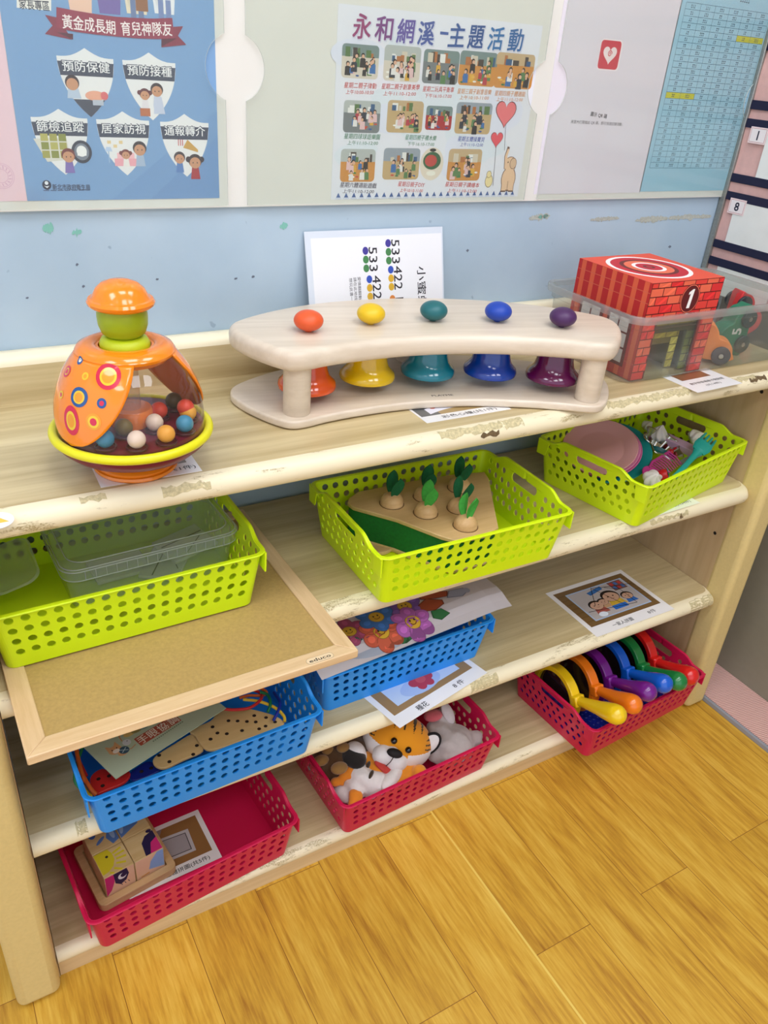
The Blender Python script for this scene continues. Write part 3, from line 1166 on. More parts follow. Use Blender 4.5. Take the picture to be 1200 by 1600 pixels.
def shield(tu, tv, bu, bv, wpx, word, kind):
    (xt, zt), (xb, zb) = s.P(tu, tv), s.P(bu, bv)
    cx, h = (xt + xb) / 2, zt - zb
    w = s.P(tu + wpx / 2, tv + 35)[0] - s.P(tu - wpx / 2, tv + 35)[0]
    hw_ = w / 2
    ol = [(0, 1)]
    for i in range(1, 7):
        t = i / 6
        ol.append((t, 1 - 0.13 * t - 0.045 * sin(pi * t)))
    for i in range(1, 13):
        t = i / 12
        ol.append(((1 - t ** 2.1) ** 0.95 if t < 1 else 0, 0.87 - 0.87 * t ** 0.92))
    full = [(cx + a * hw_, zb + b * h) for a, b in ol] + [(cx - a * hw_, zb + b * h) for a, b in ol[-2:0:-1]]
    s.poly(full, (238, 238, 238), 2)

    def wid(b):
        for i in range(6, len(ol) - 1):
            if ol[i][1] >= b >= ol[i + 1][1]:
                t = (ol[i][1] - b) / (ol[i][1] - ol[i + 1][1] + 1e-9)
                return (ol[i][0] + (ol[i + 1][0] - ol[i][0]) * t) * hw_
        return hw_
    s.poly([(cx - wid(0.8), zb + 0.8 * h), (cx - wid(0.6), zb + 0.6 * h), (cx + wid(0.6), zb + 0.6 * h), (cx + wid(0.8), zb + 0.8 * h)], (60, 66, 84), 3)
    s.text(word, cx, zb + 0.735 * h, h * 0.165, (60, 66, 84), 4, 0, 'c', w * 0.86, 0.045)
    s.text(word, cx, zb + 0.735 * h, h * 0.15, (248, 248, 248), 5, 0, 'c', w * 0.84, 0.008)
    hair = (52, 36, 34)

    def kid(x, z, r, body, hairc=hair, fem=False, sk=(206, 150, 110)):
        r *= 0.78
        s.poly([(x - r * 0.8, z - r * 2.6), (x + r * 0.8, z - r * 2.6), (x + r * 0.55, z - r * 0.7), (x - r * 0.55, z - r * 0.7)], body, 4)
        s.oval(x, z + r * 0.18, r * 1.12, r * 1.05, hairc, 5)
        if fem:
            s.oval(x - r * 1.1, z + r * 0.4, r * 0.45, r * 0.45, hairc, 5); s.oval(x + r * 1.1, z + r * 0.4, r * 0.45, r * 0.45, hairc, 5)
        s.oval(x, z - r * 0.12, r * 0.92, r * 0.85, sk, 6)
        s.oval(x - r * 0.35, z - r * 0.1, r * 0.1, r * 0.12, hair, 7, 8); s.oval(x + r * 0.35, z - r * 0.1, r * 0.1, r * 0.12, hair, 7, 8)
    if kind == 0:
        s.poly([(cx - wid(0.26), zb + 0.26 * h)] + [(cx - wid(b), zb + b * h) for b in (0.18, 0.1, 0.04)] + [(cx, zb)] + [(cx + wid(b), zb + b * h) for b in (0.04, 0.1, 0.18, 0.26)], (66, 70, 84), 3)
        s.oval(cx - 0.02, zb + 0.5 * h, 0.009, 0.009, hair, 5); s.oval(cx - 0.02, zb + 0.475 * h, 0.0075, 0.0072, (206, 150, 110), 6)
        s.poly([(cx - 0.028, zb + 0.27 * h), (cx - 0.01, zb + 0.27 * h), (cx - 0.013, zb + 0.42 * h), (cx - 0.026, zb + 0.42 * h)], (190, 206, 226), 4)
        s.oval(cx + 0.008, zb + 0.32 * h, 0.013, 0.006, (236, 170, 140), 5); s.oval(cx + 0.02, zb + 0.325 * h, 0.005, 0.005, (224, 110, 110), 6)
        s.rect(cx + 0.004, zb + 0.18 * h, cx + 0.018, zb + 0.26 * h, (186, 196, 210), 5)
    elif kind == 1:
        kid(cx - 0.009, zb + 0.38 * h, 0.0085, (230, 226, 230), (96, 36, 40), True)
        s.rect(cx - 0.017, zb + 0.06 * h, cx - 0.003, zb + 0.18 * h, (190, 110, 60), 4)
        kid(cx + 0.008, zb + 0.45 * h, 0.01, (196, 204, 224))
        s.poly([(cx + 0.002, zb + 0.1 * h), (cx + 0.018, zb + 0.1 * h), (cx + 0.014, zb + 0.36 * h), (cx + 0.004, zb + 0.36 * h)], (200, 208, 228), 4)
    elif kind == 2:
        s.poly([(cx - 0.036, zb + 0.55 * h), (cx + 0.006, zb + 0.57 * h), (cx + 0.009, zb + 0.24 * h), (cx - 0.022, zb + 0.2 * h)], (222, 220, 208), 4)
        for i in range(3):
            for j in range(3):
                s.rect(cx - 0.027 + i * 0.0115, zb + 0.26 * h + j * 0.0105, cx - 0.0175 + i * 0.0115, zb + 0.26 * h + j * 0.0105 + 0.009, [(168, 164, 74), (140, 146, 56), (186, 180, 92)][(i + j) % 3], 5)
        s.oval(cx + 0.024, zb + 0.36 * h, 0.0135, 0.0145, (44, 48, 62), 5); s.oval(cx + 0.024, zb + 0.36 * h, 0.0098, 0.0108, (120, 128, 140), 6)
        s.oval(cx + 0.024, zb + 0.37 * h, 0.0068, 0.007, (246, 246, 244), 7); s.rect(cx + 0.018, zb + 0.3 * h, cx + 0.0225, zb + 0.37 * h, (246, 246, 244), 7); s.rect(cx + 0.0255, zb + 0.3 * h, cx + 0.03, zb + 0.37 * h, (246, 246, 244), 7)
        kid(cx + 0.006, zb + 0.29 * h, 0.0105, (130, 110, 180), (120, 50, 40))
    elif kind == 3:
        s.rect(cx - 0.016, zb + 0.15 * h, cx + 0.018, zb + 0.27 * h, (240, 170, 180), 4); s.rect(cx - 0.012, zb + 0.25 * h, cx + 0.012, zb + 0.36 * h, (246, 190, 196), 3)
        s.rect(cx - 0.024, zb + 0.2 * h, cx - 0.0225, zb + 0.4 * h, (160, 190, 220), 4); s.poly([(cx - 0.028, zb + 0.38 * h), (cx - 0.018, zb + 0.38 * h), (cx - 0.02, zb + 0.45 * h), (cx - 0.026, zb + 0.45 * h)], (190, 210, 236), 4)
        for i in range(3):
            s.rect(cx - 0.024 + i * 0.008, zb + 0.5 * h - (i % 2) * 0.005, cx - 0.019 + i * 0.008, zb + 0.55 * h - (i % 2) * 0.005, (232, 206, 150), 4)
        kid(cx, zb + 0.33 * h, 0.0075, (240, 236, 230), (120, 50, 40), True)
        kid(cx + 0.02, zb + 0.42 * h, 0.011, (170, 190, 214))
    else:
        s.poly([(cx - 0.004, zb + 0.47 * h), (cx + 0.018, zb + 0.4 * h), (cx + 0.018, zb + 0.44 * h), (cx + 0.003, zb + 0.6 * h)], (206, 160, 70), 5)
        for i in range(3):
            s.rect(cx - 0.011 + i * 0.003, zb + 0.5 * h, cx - 0.0098 + i * 0.003, zb + 0.6 * h, (200, 70, 70), 4)
        kid(cx - 0.01, zb + 0.3 * h, 0.0095, (90, 130, 190))
        kid(cx + 0.013, zb + 0.24 * h, 0.0115, (170, 40, 40), hair, True)


shield(131, 75, 143, 183, 88, '預防保健', 0)
shield(232, 82, 239, 188, 82, '預防接種', 1)
shield(90, 170, 104, 273, 88, '篩檢追蹤', 2)
shield(191, 174, 199, 274, 82, '居家訪視', 3)
shield(287, 178, 293, 276, 75, '通報轉介', 4)
s.tt('新北市政府衛生局', 82, 292, 140.5, 292.5, 0.0074, (30, 34, 60), 3, 0.014)
a, b = s.P(73, 289)
s.oval(a, b, 0.0058, 0.0062, (24, 28, 56), 2); s.oval(a, b + 0.0026, 0.0024, 0.0024, (236, 240, 246), 3); s.poly([(a - 0.0036, b - 0.001), (a, b - 0.004), (a + 0.0036, b - 0.001), (a, b - 0.0018)], (236, 240, 246), 3)
a0, b0 = s.P(68, 297.5); a1, _ = s.P(141, 298)
for i in range(40):
    if i % 6 != 5:
        t = a0 + (a1 - a0) * i / 40
        s.rect(t, b0 - 0.0008, t + (a1 - a0) / 40 * 0.75, b0 + 0.0006, (60, 74, 110), 2)
tag(s.put('poster'), 'sky blue poster with five white shields and a maroon ribbon', 'poster')

# the activity poster with photographs
x0, z0 = wp(517, 312, PY)
x1, _ = wp(809, 304, PY)
_, z1_ = wp(690, 23, PY)
s = Sheet((x0 + x1) / 2, z0)
hw, hh = (x1 - x0) / 2, z1_ - z0
s.sheet([(-hw, 0), (hw, 0), (hw, hh), (-hw, hh)], (228, 230, 238))
rnd = random.Random(11)
for i in range(26):
    s.oval(rnd.uniform(-hw * 0.8, hw * 0.8), rnd.uniform(0.05, hh * 0.86), rnd.uniform(0.015, 0.05), rnd.uniform(0.01, 0.03), rnd.choice([(222, 226, 240), (232, 230, 240), (220, 228, 236)]), 1, 18)
n = 26
for i in range(n):
    a = -hw + 0.006 + (2 * hw - 0.012) * (i + 0.5) / n
    s.poly([(a - 0.004, 0.003), (a + 0.004, 0.003), (a, 0.0105)], (64, 96, 156), 2)
    s.rect(a - 0.0056, 0.0006, a + 0.0056, 0.0022, (206, 214, 232), 2)
# title, brush letters shading from plum to blue
ttl = '永和網溪·主題活動'
tu = [(566, 41), (600, 45), (634, 48.5), (666, 52), (694, 52), (714, 55), (744, 58), (775, 60.5), (806, 63)]
tc = [(150, 56, 110), (124, 64, 130), (100, 84, 160), (70, 90, 160), (60, 90, 160), (46, 84, 150), (40, 80, 144), (40, 110, 170), (44, 100, 160)]
for ch, (u, v), c in zip(ttl, tu, tc):
    a, b = s.P(u, v)
    if ch == '·':
        s.rect(a - 0.008, b - 0.002, a + 0.008, b + 0.002, c, 4)
    else:
        s.text(ch, a + 0.001, b - 0.001, 0.0325, (206, 210, 226), 3, 0.05, 'c', 0.031, 0.05, 0.12)
        s.text(ch, a, b, 0.032, c, 4, 0.05, 'c', 0.030, 0.022, 0.12)


def cr(x, y):
    return (320 + x / 2.222, y / 2.222)


def photo(c, seed, oval=False, kind=0):
    """a small photograph: room, floor and people as small coloured shapes, cut to a rounded frame"""
    rn = random.Random(seed)
    (x0, y1), (x1, y0) = s.P(*cr(c[0], c[1])), s.P(*cr(c[2], c[3]))
    w, h = x1 - x0, y1 - y0
    cx, cy = (x0 + x1) / 2, (y0 + y1) / 2
    if oval:
        s.oval(cx, cy, w / 2, h / 2, (226, 214, 196), 2, 28)
        s.oval(cx, cy + h * 0.1, w * 0.38, h * 0.27, (48, 96, 60), 3, 20); s.oval(cx - w * 0.05, cy + h * 0.1, w * 0.26, h * 0.18, (190, 70, 60), 4, 14)
        s.oval(cx, cy - h * 0.28, w * 0.2, h * 0.08, (236, 234, 220), 3, 14); s.oval(cx, cy + h * 0.42, w * 0.14, h * 0.05, (40, 40, 44), 3, 12)
        return
    w, h = w * 0.92, h * 0.98
    r = min(w, h) * 0.13
    base = {0: (206, 142, 66), 1: (216, 206, 190), 2: (170, 40, 44), 3: (196, 168, 120), 4: (120, 126, 128)}[kind]
    s.poly([(cx + a, cy + b) for a, b in rrect(w / 2, h / 2, r)], base, 2)
    wall_c = rn.choice([(180, 186, 182), (120, 140, 138), (196, 170, 130), (150, 160, 170)])
    rr = rrect(w / 2, h / 2, r)
    cut = h * rn.uniform(0.05, 0.2)
    s.poly([(cx + a, cy + max(b, cut)) for a, b in rr if b > 0] + [(cx - w / 2, cy + cut), (cx + w / 2, cy + cut)], wall_c, 3)
    for i in range(rn.randint(7, 10)):     # furniture and doors
        a = cx + rn.uniform(-0.42, 0.36) * w
        hh_ = rn.uniform(0.12, 0.3) * h
        s.rect(a, cy + cut - 0.01 * h, min(a + rn.uniform(0.06, 0.16) * w, cx + 0.46 * w), min(cy + cut + hh_, cy + 0.44 * h), rn.choice([(70, 60, 54), (54, 90, 130), (210, 200, 180), (90, 120, 70), (176, 110, 60), (230, 230, 226)]), 4)
    for i in range(rn.randint(8, 12)):     # people
        a = cx + rn.uniform(-0.36, 0.36) * w
        b = cy + rn.uniform(-0.34, 0.06) * h
        k = rn.uniform(0.12, 0.22) * h
        body = rn.choice([(44, 50, 64), (228, 226, 222), (220, 170, 60), (60, 110, 170), (180, 60, 70), (90, 130, 80), (40, 36, 38), (226, 190, 190)])
        s.poly([(a - k * 0.55, b - k * 0.9), (a + k * 0.55, b - k * 0.9), (a + k * 0.5, b + k * 0.35), (a, b + k * 0.6), (a - k * 0.5, b + k * 0.35)], body, 5 + i % 2)
        s.oval(a, b + k * 0.82, k * 0.36, k * 0.4, (30, 26, 26), 7, 12)
        s.oval(a + rn.uniform(-0.12, 0.12) * k, b + k * 0.72, k * 0.28, k * 0.28, (222, 176, 146), 8, 10)
    for i in range(6):
        a, b = cx + rn.uniform(-0.4, 0.4) * w, cy + rn.uniform(-0.42, -0.2) * h
        s.oval(a, b, 0.05 * w, 0.03 * h, rn.choice([(240, 238, 230), (60, 120, 70), (230, 180, 80), (200, 80, 60), (60, 90, 150)]), 5, 8)


photos = [((472, 147, 605, 278), 1, 1), ((620, 152, 748, 288), 2, 1), ((757, 167, 880, 297), 3, 4), ((884, 172, 1010, 304), 4, 0), ((1010, 178, 1137, 313), 5, 0),
          ((478, 345, 610, 464), 6, 4), ((631, 345, 757, 464), 7, 3), ((767, 365, 857, 454), 8, 2), ((871, 352, 992, 468), 9, 3),
          ((468, 515, 592, 632), 10, 0), ((617, 512, 745, 624), 12, 3), ((844, 515, 956, 628), 13, 0)]
for c, sd, kd in photos:
    photo(c, sd, False, kd)
photo((752, 511, 822, 626), 1, True)
RED_, ORA, GRN, BLU, BLK = (206, 66, 60), (214, 138, 66), (60, 130, 90), (60, 80, 170), (70, 60, 80)
caps = [('星期二親子律動', '上午10:00-10:50', 540, 297, 538, 320, 112, RED_), ('星期二親子創意美學', '上午11:10-12:00', 680, 301, 676, 325, 132, RED_), ('星期二玩具平衡車', '下午16:10-17:00', 811, 310, 810, 333, 108, RED_),
        ('星期三親子創意音樂', '上午10:10-11:00', 936, 318, 935, 339, 118, ORA), ('星期四親子體適能', '上午11:10-12:00', 1060, 325, 1058, 345, 106, ORA),
        ('星期四球球遊樂園', '上午11:10-12:00', 546, 474, 548, 496, 124, GRN), ('星期四親子積木樂', '下午16:10-17:00', 750, 478, 750, 500, 108, GRN), ('星期五體操寶貝', '上午11:10-12:00', 925, 483, 926, 502, 92, BLU),
        ('星期六體適能遊戲', '上午11:10-12:00', 533, 643, 533, 664, 126, BLK), ('星期日親子DIY', '上午10:10-11:00', 717, 640, 717, 661, 92, RED_), ('星期日親子讀繪本', '上午11:10-12:00', 894, 641, 893, 662, 118, RED_)]
for a_, b_, ux, uy, bx, by, w_, c in caps:
    u0, v0 = cr(ux - w_ / 2, uy - 2); u1, v1 = cr(ux + w_ / 2, uy + 2)
    s.tt(a_, u0, v0, u1, v1, 0.0082, c, 3, 0.004, 0.15)
    w2 = w_ * 0.86
    u0, v0 = cr(bx - w2 / 2, by - 1); u1, v1 = cr(bx + w2 / 2, by + 1)
    s.tt(b_, u0, v0, u1, v1, 0.0064, c, 3, 0.004, 0.15)


def heart(u, v, h, col, L):
    a, b = s.P(u, v)
    pts = []
    for i in range(28):
        t = 2 * pi * i / 28
        pts.append((a + h * 0.5 * (16 * sin(t) ** 3) / 16, b + h * 0.5 * (13 * cos(t) - 5 * cos(2 * t) - 2 * cos(3 * t) - cos(4 * t)) / 15))
    s.poly([(a + (p[0] - a) * 1.08, b + (p[1] - b) * 1.08) for p in pts], shade(col, 0.45), L)
    s.poly(pts, col, L + 1)


ELE = (232, 196, 160)
heart(790, 176, 0.042, (232, 120, 124), 4)
heart(776, 217, 0.025, (228, 84, 96), 4)
s.line([s.P(790, 195), s.P(788, 235)], 0.0009, (60, 50, 60), 3); s.line([s.P(775, 229), s.P(770, 290)], 0.0009, (60, 50, 60), 3)
a, b = s.P(795, 272)
for k, cc, L in ((1.09, (110, 80, 66), 4), (1.0, ELE, 5)):
    s.oval(a, b - 0.008, 0.0152 * k, 0.019 * k, cc, L); s.oval(a, b + 0.016, 0.0125 * k, 0.0125 * k, cc, L + (2 if k == 1.0 else 1))
    s.rect(a - 0.013 * k, b - 0.028 * k, a - 0.003, b - 0.01, cc, L); s.rect(a + 0.003, b - 0.028 * k, a + 0.0135 * k, b - 0.01, cc, L)
    s.poly([(a - 0.012 * k, b + 0.008), (a - 0.004, b + 0.018), (a - 0.0095, b + 0.03), (a - 0.0065 * 1, b + 0.041 * k), (a - 0.0105 * k, b + 0.0425 * k), (a - 0.0145 * k, b + 0.03)], cc, L)
s.oval(a + 0.006, b + 0.018, 0.0078, 0.0095, (120, 90, 74), 8); s.oval(a + 0.006, b + 0.018, 0.0068, 0.0085, shade(ELE, 0.94), 9); s.oval(a - 0.006, b + 0.02, 0.0012, 0.0015, (50, 36, 30), 9, 8)
s.line([(a, b - 0.028), (a, b - 0.012)], 0.0009, (110, 80, 66), 7); s.line([(a - 0.013, b - 0.0285), (a + 0.0135, b - 0.0285)], 0.0009, (110, 80, 66), 7)
a, b = s.P(764, 279)
s.oval(a, b - 0.004, 0.0085, 0.011, (128, 104, 70), 4); s.oval(a, b - 0.004, 0.0076, 0.01, (236, 218, 160), 5); s.oval(a - 0.0015, b + 0.007, 0.0055, 0.006, (128, 104, 70), 5); s.oval(a - 0.0015, b + 0.007, 0.0047, 0.0052, (236, 218, 160), 6)
tag(s.put('poster'), 'white activity poster with rows of small photographs and an elephant with heart balloons', 'poster')

# white sheet (its square code is left out) and the blue timetable
x0, z0 = wp(833, 303.5, PY)
x1, _ = wp(1000, 299.5, PY)
s = Sheet((x0 + x1) / 2, z0)
hw = (x1 - x0) / 2
s.sheet([(-hw + 0.001, 0), (hw, 0), (hw, 0.40), (-hw + 0.001, 0.40)], (226, 221, 230))
a, b = s.P(953, 86)
s.poly([(a + p, b + q_) for p, q_ in rrect(0.0265, 0.0245, 0.007)], (244, 236, 238), 2)
s.poly([(a + p - 0.001, b + q_) for p, q_ in rrect(0.0245, 0.0225, 0.006)], (206, 60, 74), 3)
pts = []
for i in range(30):
    t = 2 * pi * i / 30
    pts.append((a - 0.001 + 0.0165 * sin(t) ** 3, b + 0.001 + 0.0158 * (13 * cos(t) - 5 * cos(2 * t) - 2 * cos(3 * t) - cos(4 * t)) / 16))
s.poly(pts, (240, 226, 226), 4)
sp = [(a - 0.001 + 0.0055 * (1 - i / 22) * cos(2 * pi * i / 11), b + 0.002 + 0.0055 * (1 - i / 22) * sin(2 * pi * i / 11)) for i in range(20)]
s.line(sp, 0.0015, (206, 60, 74), 5)
s.tt('圖示 QR 碼', 923, 178, 948, 182.5, 0.0076, (40, 36, 40), 2, 0.012)
s.tt('用室內打開描此 QR 碼，即可快速記錄活動。', 892, 190, 973, 194.5, 0.0062, (70, 66, 70), 2)
tag(s.put('paper_sheet'), 'lilac white sheet with a red square heart emblem, between activity poster and blue timetable', 'paper')

x0, z0 = wp(999, 299.5, PY)
x1, _ = wp(1131, 296, PY)
s = Sheet((x0 + x1) / 2, z0)
hw = (x1 - x0) / 2
s.sheet([(-hw, 0), (hw, 0), (hw, 0.40), (-hw, 0.40)], (160, 204, 224))
tl, bl, br = s.P(1073, 3), s.P(1015, 261), s.P(1142, 264)
tx0, tx1, ty0, ty1 = bl[0], min(br[0], hw - 0.004), (bl[1] + br[1]) / 2, tl[1]
rows, cols = 27, 6
ch = (ty1 - ty0) / rows
cw = (tx1 - tx0) / cols
for (r_, c_) in ((14, 0), (14, 1), (4, 4), (4, 5)):
    s.rect(tx0 + c_ * cw, ty1 - (r_ + 1) * ch, tx0 + (c_ + 1) * cw, ty1 - r_ * ch, (206, 204, 60), 1)
for i in range(rows + 1):
    s.rect(tx0, ty0 + i * ch - 0.0003, tx1, ty0 + i * ch + 0.0003, (70, 106, 130), 2)
for i in range(cols + 1):
    s.rect(tx0 + i * cw - 0.0003, ty0, tx0 + i * cw + 0.0003, ty1, (70, 106, 130), 2)
rn = random.Random(5)
for i in range(rows):
    for j in range(cols):
        a, b = tx0 + (j + 0.5) * cw, ty1 - (i + 0.5) * ch
        k = 2 if j % 2 == 0 and i else 3
        for g in range(k):      # small unreadable marks, as in the photograph
            gx = a + (g - (k - 1) / 2) * 0.0042
            s.rect(gx - 0.0016, b - 0.0026, gx + 0.0012, b - 0.0018, (60, 84, 104), 3); s.rect(gx - 0.0003, b - 0.0028, gx + 0.0006, b + 0.0028, (60, 84, 104), 3)
            if rn.random() < 0.7:
                s.rect(gx - 0.0018, b + 0.0012, gx + 0.0017, b + 0.002, (60, 84, 104), 3)
for i in range(5):
    a, b = s.P(1158 + i * 3.0, 0.5 + i * 0.6)
    s.rect(a - 0.0022, b - 0.002, a + 0.0022, b - 0.001, (44, 60, 80), 2); s.rect(a - 0.0004, b - 0.003, a + 0.0004, b + 0.003, (44, 60, 80), 2)
tag(s.put('timetable'), 'light blue printed timetable with yellow marked cells, at the right end of the notice board', 'timetable')

# ------------------------------------------------------------------ pocket chart that juts out from the wall at the right
XC = 1.600
pc = thing('pocket_chart', 'pink fabric pocket chart with navy straps and white number tags, right of the notice board', 'pocket chart', (XC, D, 0.955))


def cp(u, v):
    p = at_x(u, v, XC)
    return (D - p.y, p.z - 0.955)       # a: metres out from the wall, b: up


q = MB()
q.box2((0.003, -0.62, 0.0), (0.012, -0.004, 0.74))
q.build('stiff_back', principled('grey_chart_back', (150, 148, 142), 0.5), pc)
ALU = mottled('brushed_metal_strip', (150, 152, 146), 0.1, 200, 0.35, metal=0.6)
q = MB(); q.box2((-0.006, -0.016, -0.01), (0.013, -0.001, 0.745)); q.build('edge_strip', ALU, pc, bevel=0.002)
PINKC = mottled('pink_chart_fabric', (214, 172, 164), 0.06, 60, 0.9)
q = MB()
ny, nz = 24, 60
for i in range(ny + 1):
    for j in range(nz + 1):
        y, z = -0.016 - 0.6 * i / ny, 0.002 + 0.735 * j / nz
        q.v.append(Vector((0.001 - 0.0022 * (1 + sin(z * 62 + 1.7 * sin(y * 9))) * 0.5, y, z)))
for i in range(ny):
    for j in range(nz):
        a = i * (nz + 1) + j
        q.f.append([a, a + 1, a + nz + 2, a + nz + 1]); q.m.append(0)
q.build('fabric', PINKC, pc, angle=180)
NAVY = principled('navy_strap', (26, 28, 56), 0.85)
straps = [((1187, 164), (1200, 166.5)), ((1178, 192), (1200, 197)), ((1153, 279), (1200, 287)), ((1144, 307), (1200, 317)), ((1122, 384), (1200, 398)), ((1115, 410), (1200, 428))]
zs = []
for (p0, p1) in straps:
    zs.append((cp(*p0)[1] + cp(*p1)[1]) / 2)
step = (zs[0] - zs[2] + zs[1] - zs[3] + zs[2] - zs[4] + zs[3] - zs[5]) / 4
zs = [zs[0] + step, zs[1] + step] + zs
for z in zs:
    if 0.005 < z < 0.73:
        q = MB(); q.box2((-0.0052, -0.615, z - 0.0085), (-0.002, -0.0165, z + 0.0085)); q.build('strap', NAVY, pc, bevel=0.001)
CARDM = mottled('white_pocket_card', (226, 228, 222), 0.04, 20, 0.5)
for k, ztop in enumerate([zs[3], zs[5], zs[7]]):
    zc = ztop - 0.0085
    zb = max(0.004, zc - step + 0.045)
    y0 = {0: 0.075, 1: 0.045, 2: 0.045}[k]
    for m in range(3):
        q = MB(); q.box2((-0.0042, -(y0 + 0.145 + m * 0.2), zb), (-0.0034, -(y0 + m * 0.2), zc + 0.012))
        q.build('white_card', CARDM, pc)
for (u, v, s_) in ((1187, 212, '1'), (1154, 323, '8')):
    a, b = cp(u, v)
    A = Art()
    A.sheet([(-0.021, -0.0155), (0.021, -0.0155), (0.021, 0.0155), (-0.021, 0.0155)], (236, 214, 212), 0.0006)
    A.rect(-0.0185, -0.013, 0.0185, 0.013, (180, 120, 116), 1)
    A.rect(-0.0178, -0.0123, 0.0178, 0.0123, (234, 226, 224), 2)
    A.text(s_, 0, 0, 0.017, (24, 26, 50), 3, 0, 'c', None, 0.03)
    A.build('number_tag', INK, 'side', pc, (-0.0056, -a, b))

# ------------------------------------------------------------------ laminated song sheet that leans on the wall
SY0, SZ0, SY1, SZ1 = 0.300, 0.8955, 0.3545, 1.117          # foot on the worktop, head on the wall
tl, tr = at_y(476, 363, SY1 - 0.003), at_y(692, 360, SY1 - 0.003)
SW, SH = (tr - tl).length, sqrt((SY1 - SY0) ** 2 + (SZ1 - SZ0) ** 2)
scx = (tl.x + tr.x) / 2
st = math.atan2(SY1 - SY0, SZ1 - SZ0)
A = Art()


def sheet_pt(u, v):
    """where a sight line meets the leaning sheet, in the sheet's own right/up metres from its middle"""
    d = sight(u, v)
    n = Vector((0, -cos(st), sin(st)))
    o = Vector((0, SY0, SZ0))
    p = STATION + d * ((o - STATION).dot(n) / d.dot(n))
    return (p.x - scx, (p - o).dot(Vector((0, sin(st), cos(st)))) - SH / 2)


A.sheet([(-SW / 2, -SH / 2), (SW / 2, -SH / 2), (SW / 2, SH / 2), (-SW / 2, SH / 2)], (214, 222, 232), 0.0006)
A.rect(-SW / 2 + 0.011, -SH / 2 + 0.008, SW / 2 - 0.003, SH / 2 - 0.011, (236, 237, 240), 1)
DOTC = {'5': (70, 60, 150), '3': (70, 130, 80), '4': (50, 80, 180), '2': (214, 170, 50), '1': (214, 130, 60)}
for (u, v, word) in ((618, 393, '533'), (622, 434, '422'), (624, 466, '1'), (583, 405, '533'), (589, 449, '422')):
    a, b = sheet_pt(u, v)
    A.text(word, a, b, 0.0165, (50, 48, 58), 3, -pi / 2, 'c', 0.040 if len(word) == 3 else None, 0.012)
    for i, chh in enumerate(word):
        A.oval(a - 0.0145, b + (0.0145 * (1 - i) if len(word) == 3 else 0), 0.0058, 0.0066, DOTC[chh], 3, 16)
a, b = sheet_pt(659, 450)
A.text('小蜜蜂', a, b, 0.0185, (50, 48, 58), 3, -pi / 2, 'c', 0.075, 0.01)
for i, txt in enumerate(('愛情翻翻動畫', '請在此地找玩', '想玩此書一請')):
    a, b = sheet_pt(562 - i * 6.5, 454 + i)
    A.text(txt, a, b, 0.0062, (60, 58, 66), 3, -pi / 2, 'c', 0.046)
so = A.build('song_sheet', ink('laminated_sheet', 0.14, 1.0), 'wall', None, (scx, (SY0 + SY1) / 2, (SZ0 + SZ1) / 2), (-st, 0, 0))
tag(so, 'laminated white song sheet with coloured dots, leaning on the wall behind the bell board', 'song sheet')

# ------------------------------------------------------------------ small printed cards
CARDW = (240, 238, 236)


def card(name, label, cat, cx, cy, z, w, h, rz, draw, group=None, bend=None, mat=None):
    A = Art()
    A.sheet([(-w / 2, -h / 2), (w / 2, -h / 2), (w / 2, h / 2), (-w / 2, h / 2)], CARDW, 0.0004)
    draw(A, w, h)
    o = A.build(name, mat or GLOSSY_INK, 'flat', None, (cx, cy, z + 0.0005), (0, 0, radians(rz)), bend)
    return tag(o, label, cat, group)


def draw_spin(A, w, h):
    A.rect(-w / 2 + 0.012, -h / 2 + 0.03, w / 2 - 0.012, h / 2 - 0.008, (150, 130, 88), 1)
    A.rect(w / 2 - 0.05, -h / 2 + 0.03, w / 2 - 0.012, h / 2 - 0.008, (128, 112, 84), 2)
    A.text('彩球陀螺(共1件)', 0.012, -h / 2 + 0.015, 0.0125, (40, 36, 36), 3, 0, 'c', 0.095, 0.006)


card('picture_card', 'small white picture card lying under the orange spinning toy', 'card', 0.228, 0.066, Z1, 0.128, 0.09, -1.5, draw_spin)


def draw_bells(A, w, h):
    A.rect(-w / 2 + 0.004, -h / 2 + 0.022, w / 2 - 0.004, h / 2 - 0.004, (168, 142, 92), 1)
    A.rect(-w / 2 + 0.004, -h / 2 + 0.022, -w / 2 + 0.04, h / 2 - 0.004, (90, 92, 92), 2)
    up = []
    for i in range(13):
        t = -1 + 2 * i / 12
        up.append((0.004 + 0.062 * t, 0.012 - 0.012 * t * t))
    A.poly(up + [(p[0], p[1] - 0.02) for p in up[::-1]], (226, 226, 236), 3)
    for i, c in enumerate(((214, 100, 70), (216, 190, 60), (70, 110, 190), (60, 90, 180), (160, 60, 70))):
        A.oval(-0.042 + i * 0.023, 0.0 + (0.002 if i in (1, 3) else 0) , 0.0045, 0.003, c, 4, 10)
    A.text('彩色心鐘(共1件)', 0.006, -h / 2 + 0.011, 0.0115, (50, 46, 46), 2, 0, 'c', 0.105, 0.005)


card('picture_card', 'small white picture card in front of the bell board, showing the bells', 'card', 0.7375, 0.0885, Z1, 0.163, 0.093, -0.6, draw_bells)


def draw_boxes(A, w, h):
    A.rect(-w / 2 + 0.02, 0.01, w / 2 - 0.026, h / 2 - 0.004, (140, 92, 62), 1)
    A.text('數字停車場車子配對組', 0.004, -0.008, 0.0085, (60, 58, 60), 2, 0, 'c', 0.094, 0.004)
    A.text('(共14件)', 0.004, -0.023, 0.0085, (60, 58, 60), 2, 0, 'c', 0.042, 0.004)


card('picture_card', 'small white picture card half under the milky plastic bin', 'card', 1.2585, 0.0255, Z1, 0.128, 0.084, 2.0, draw_boxes)


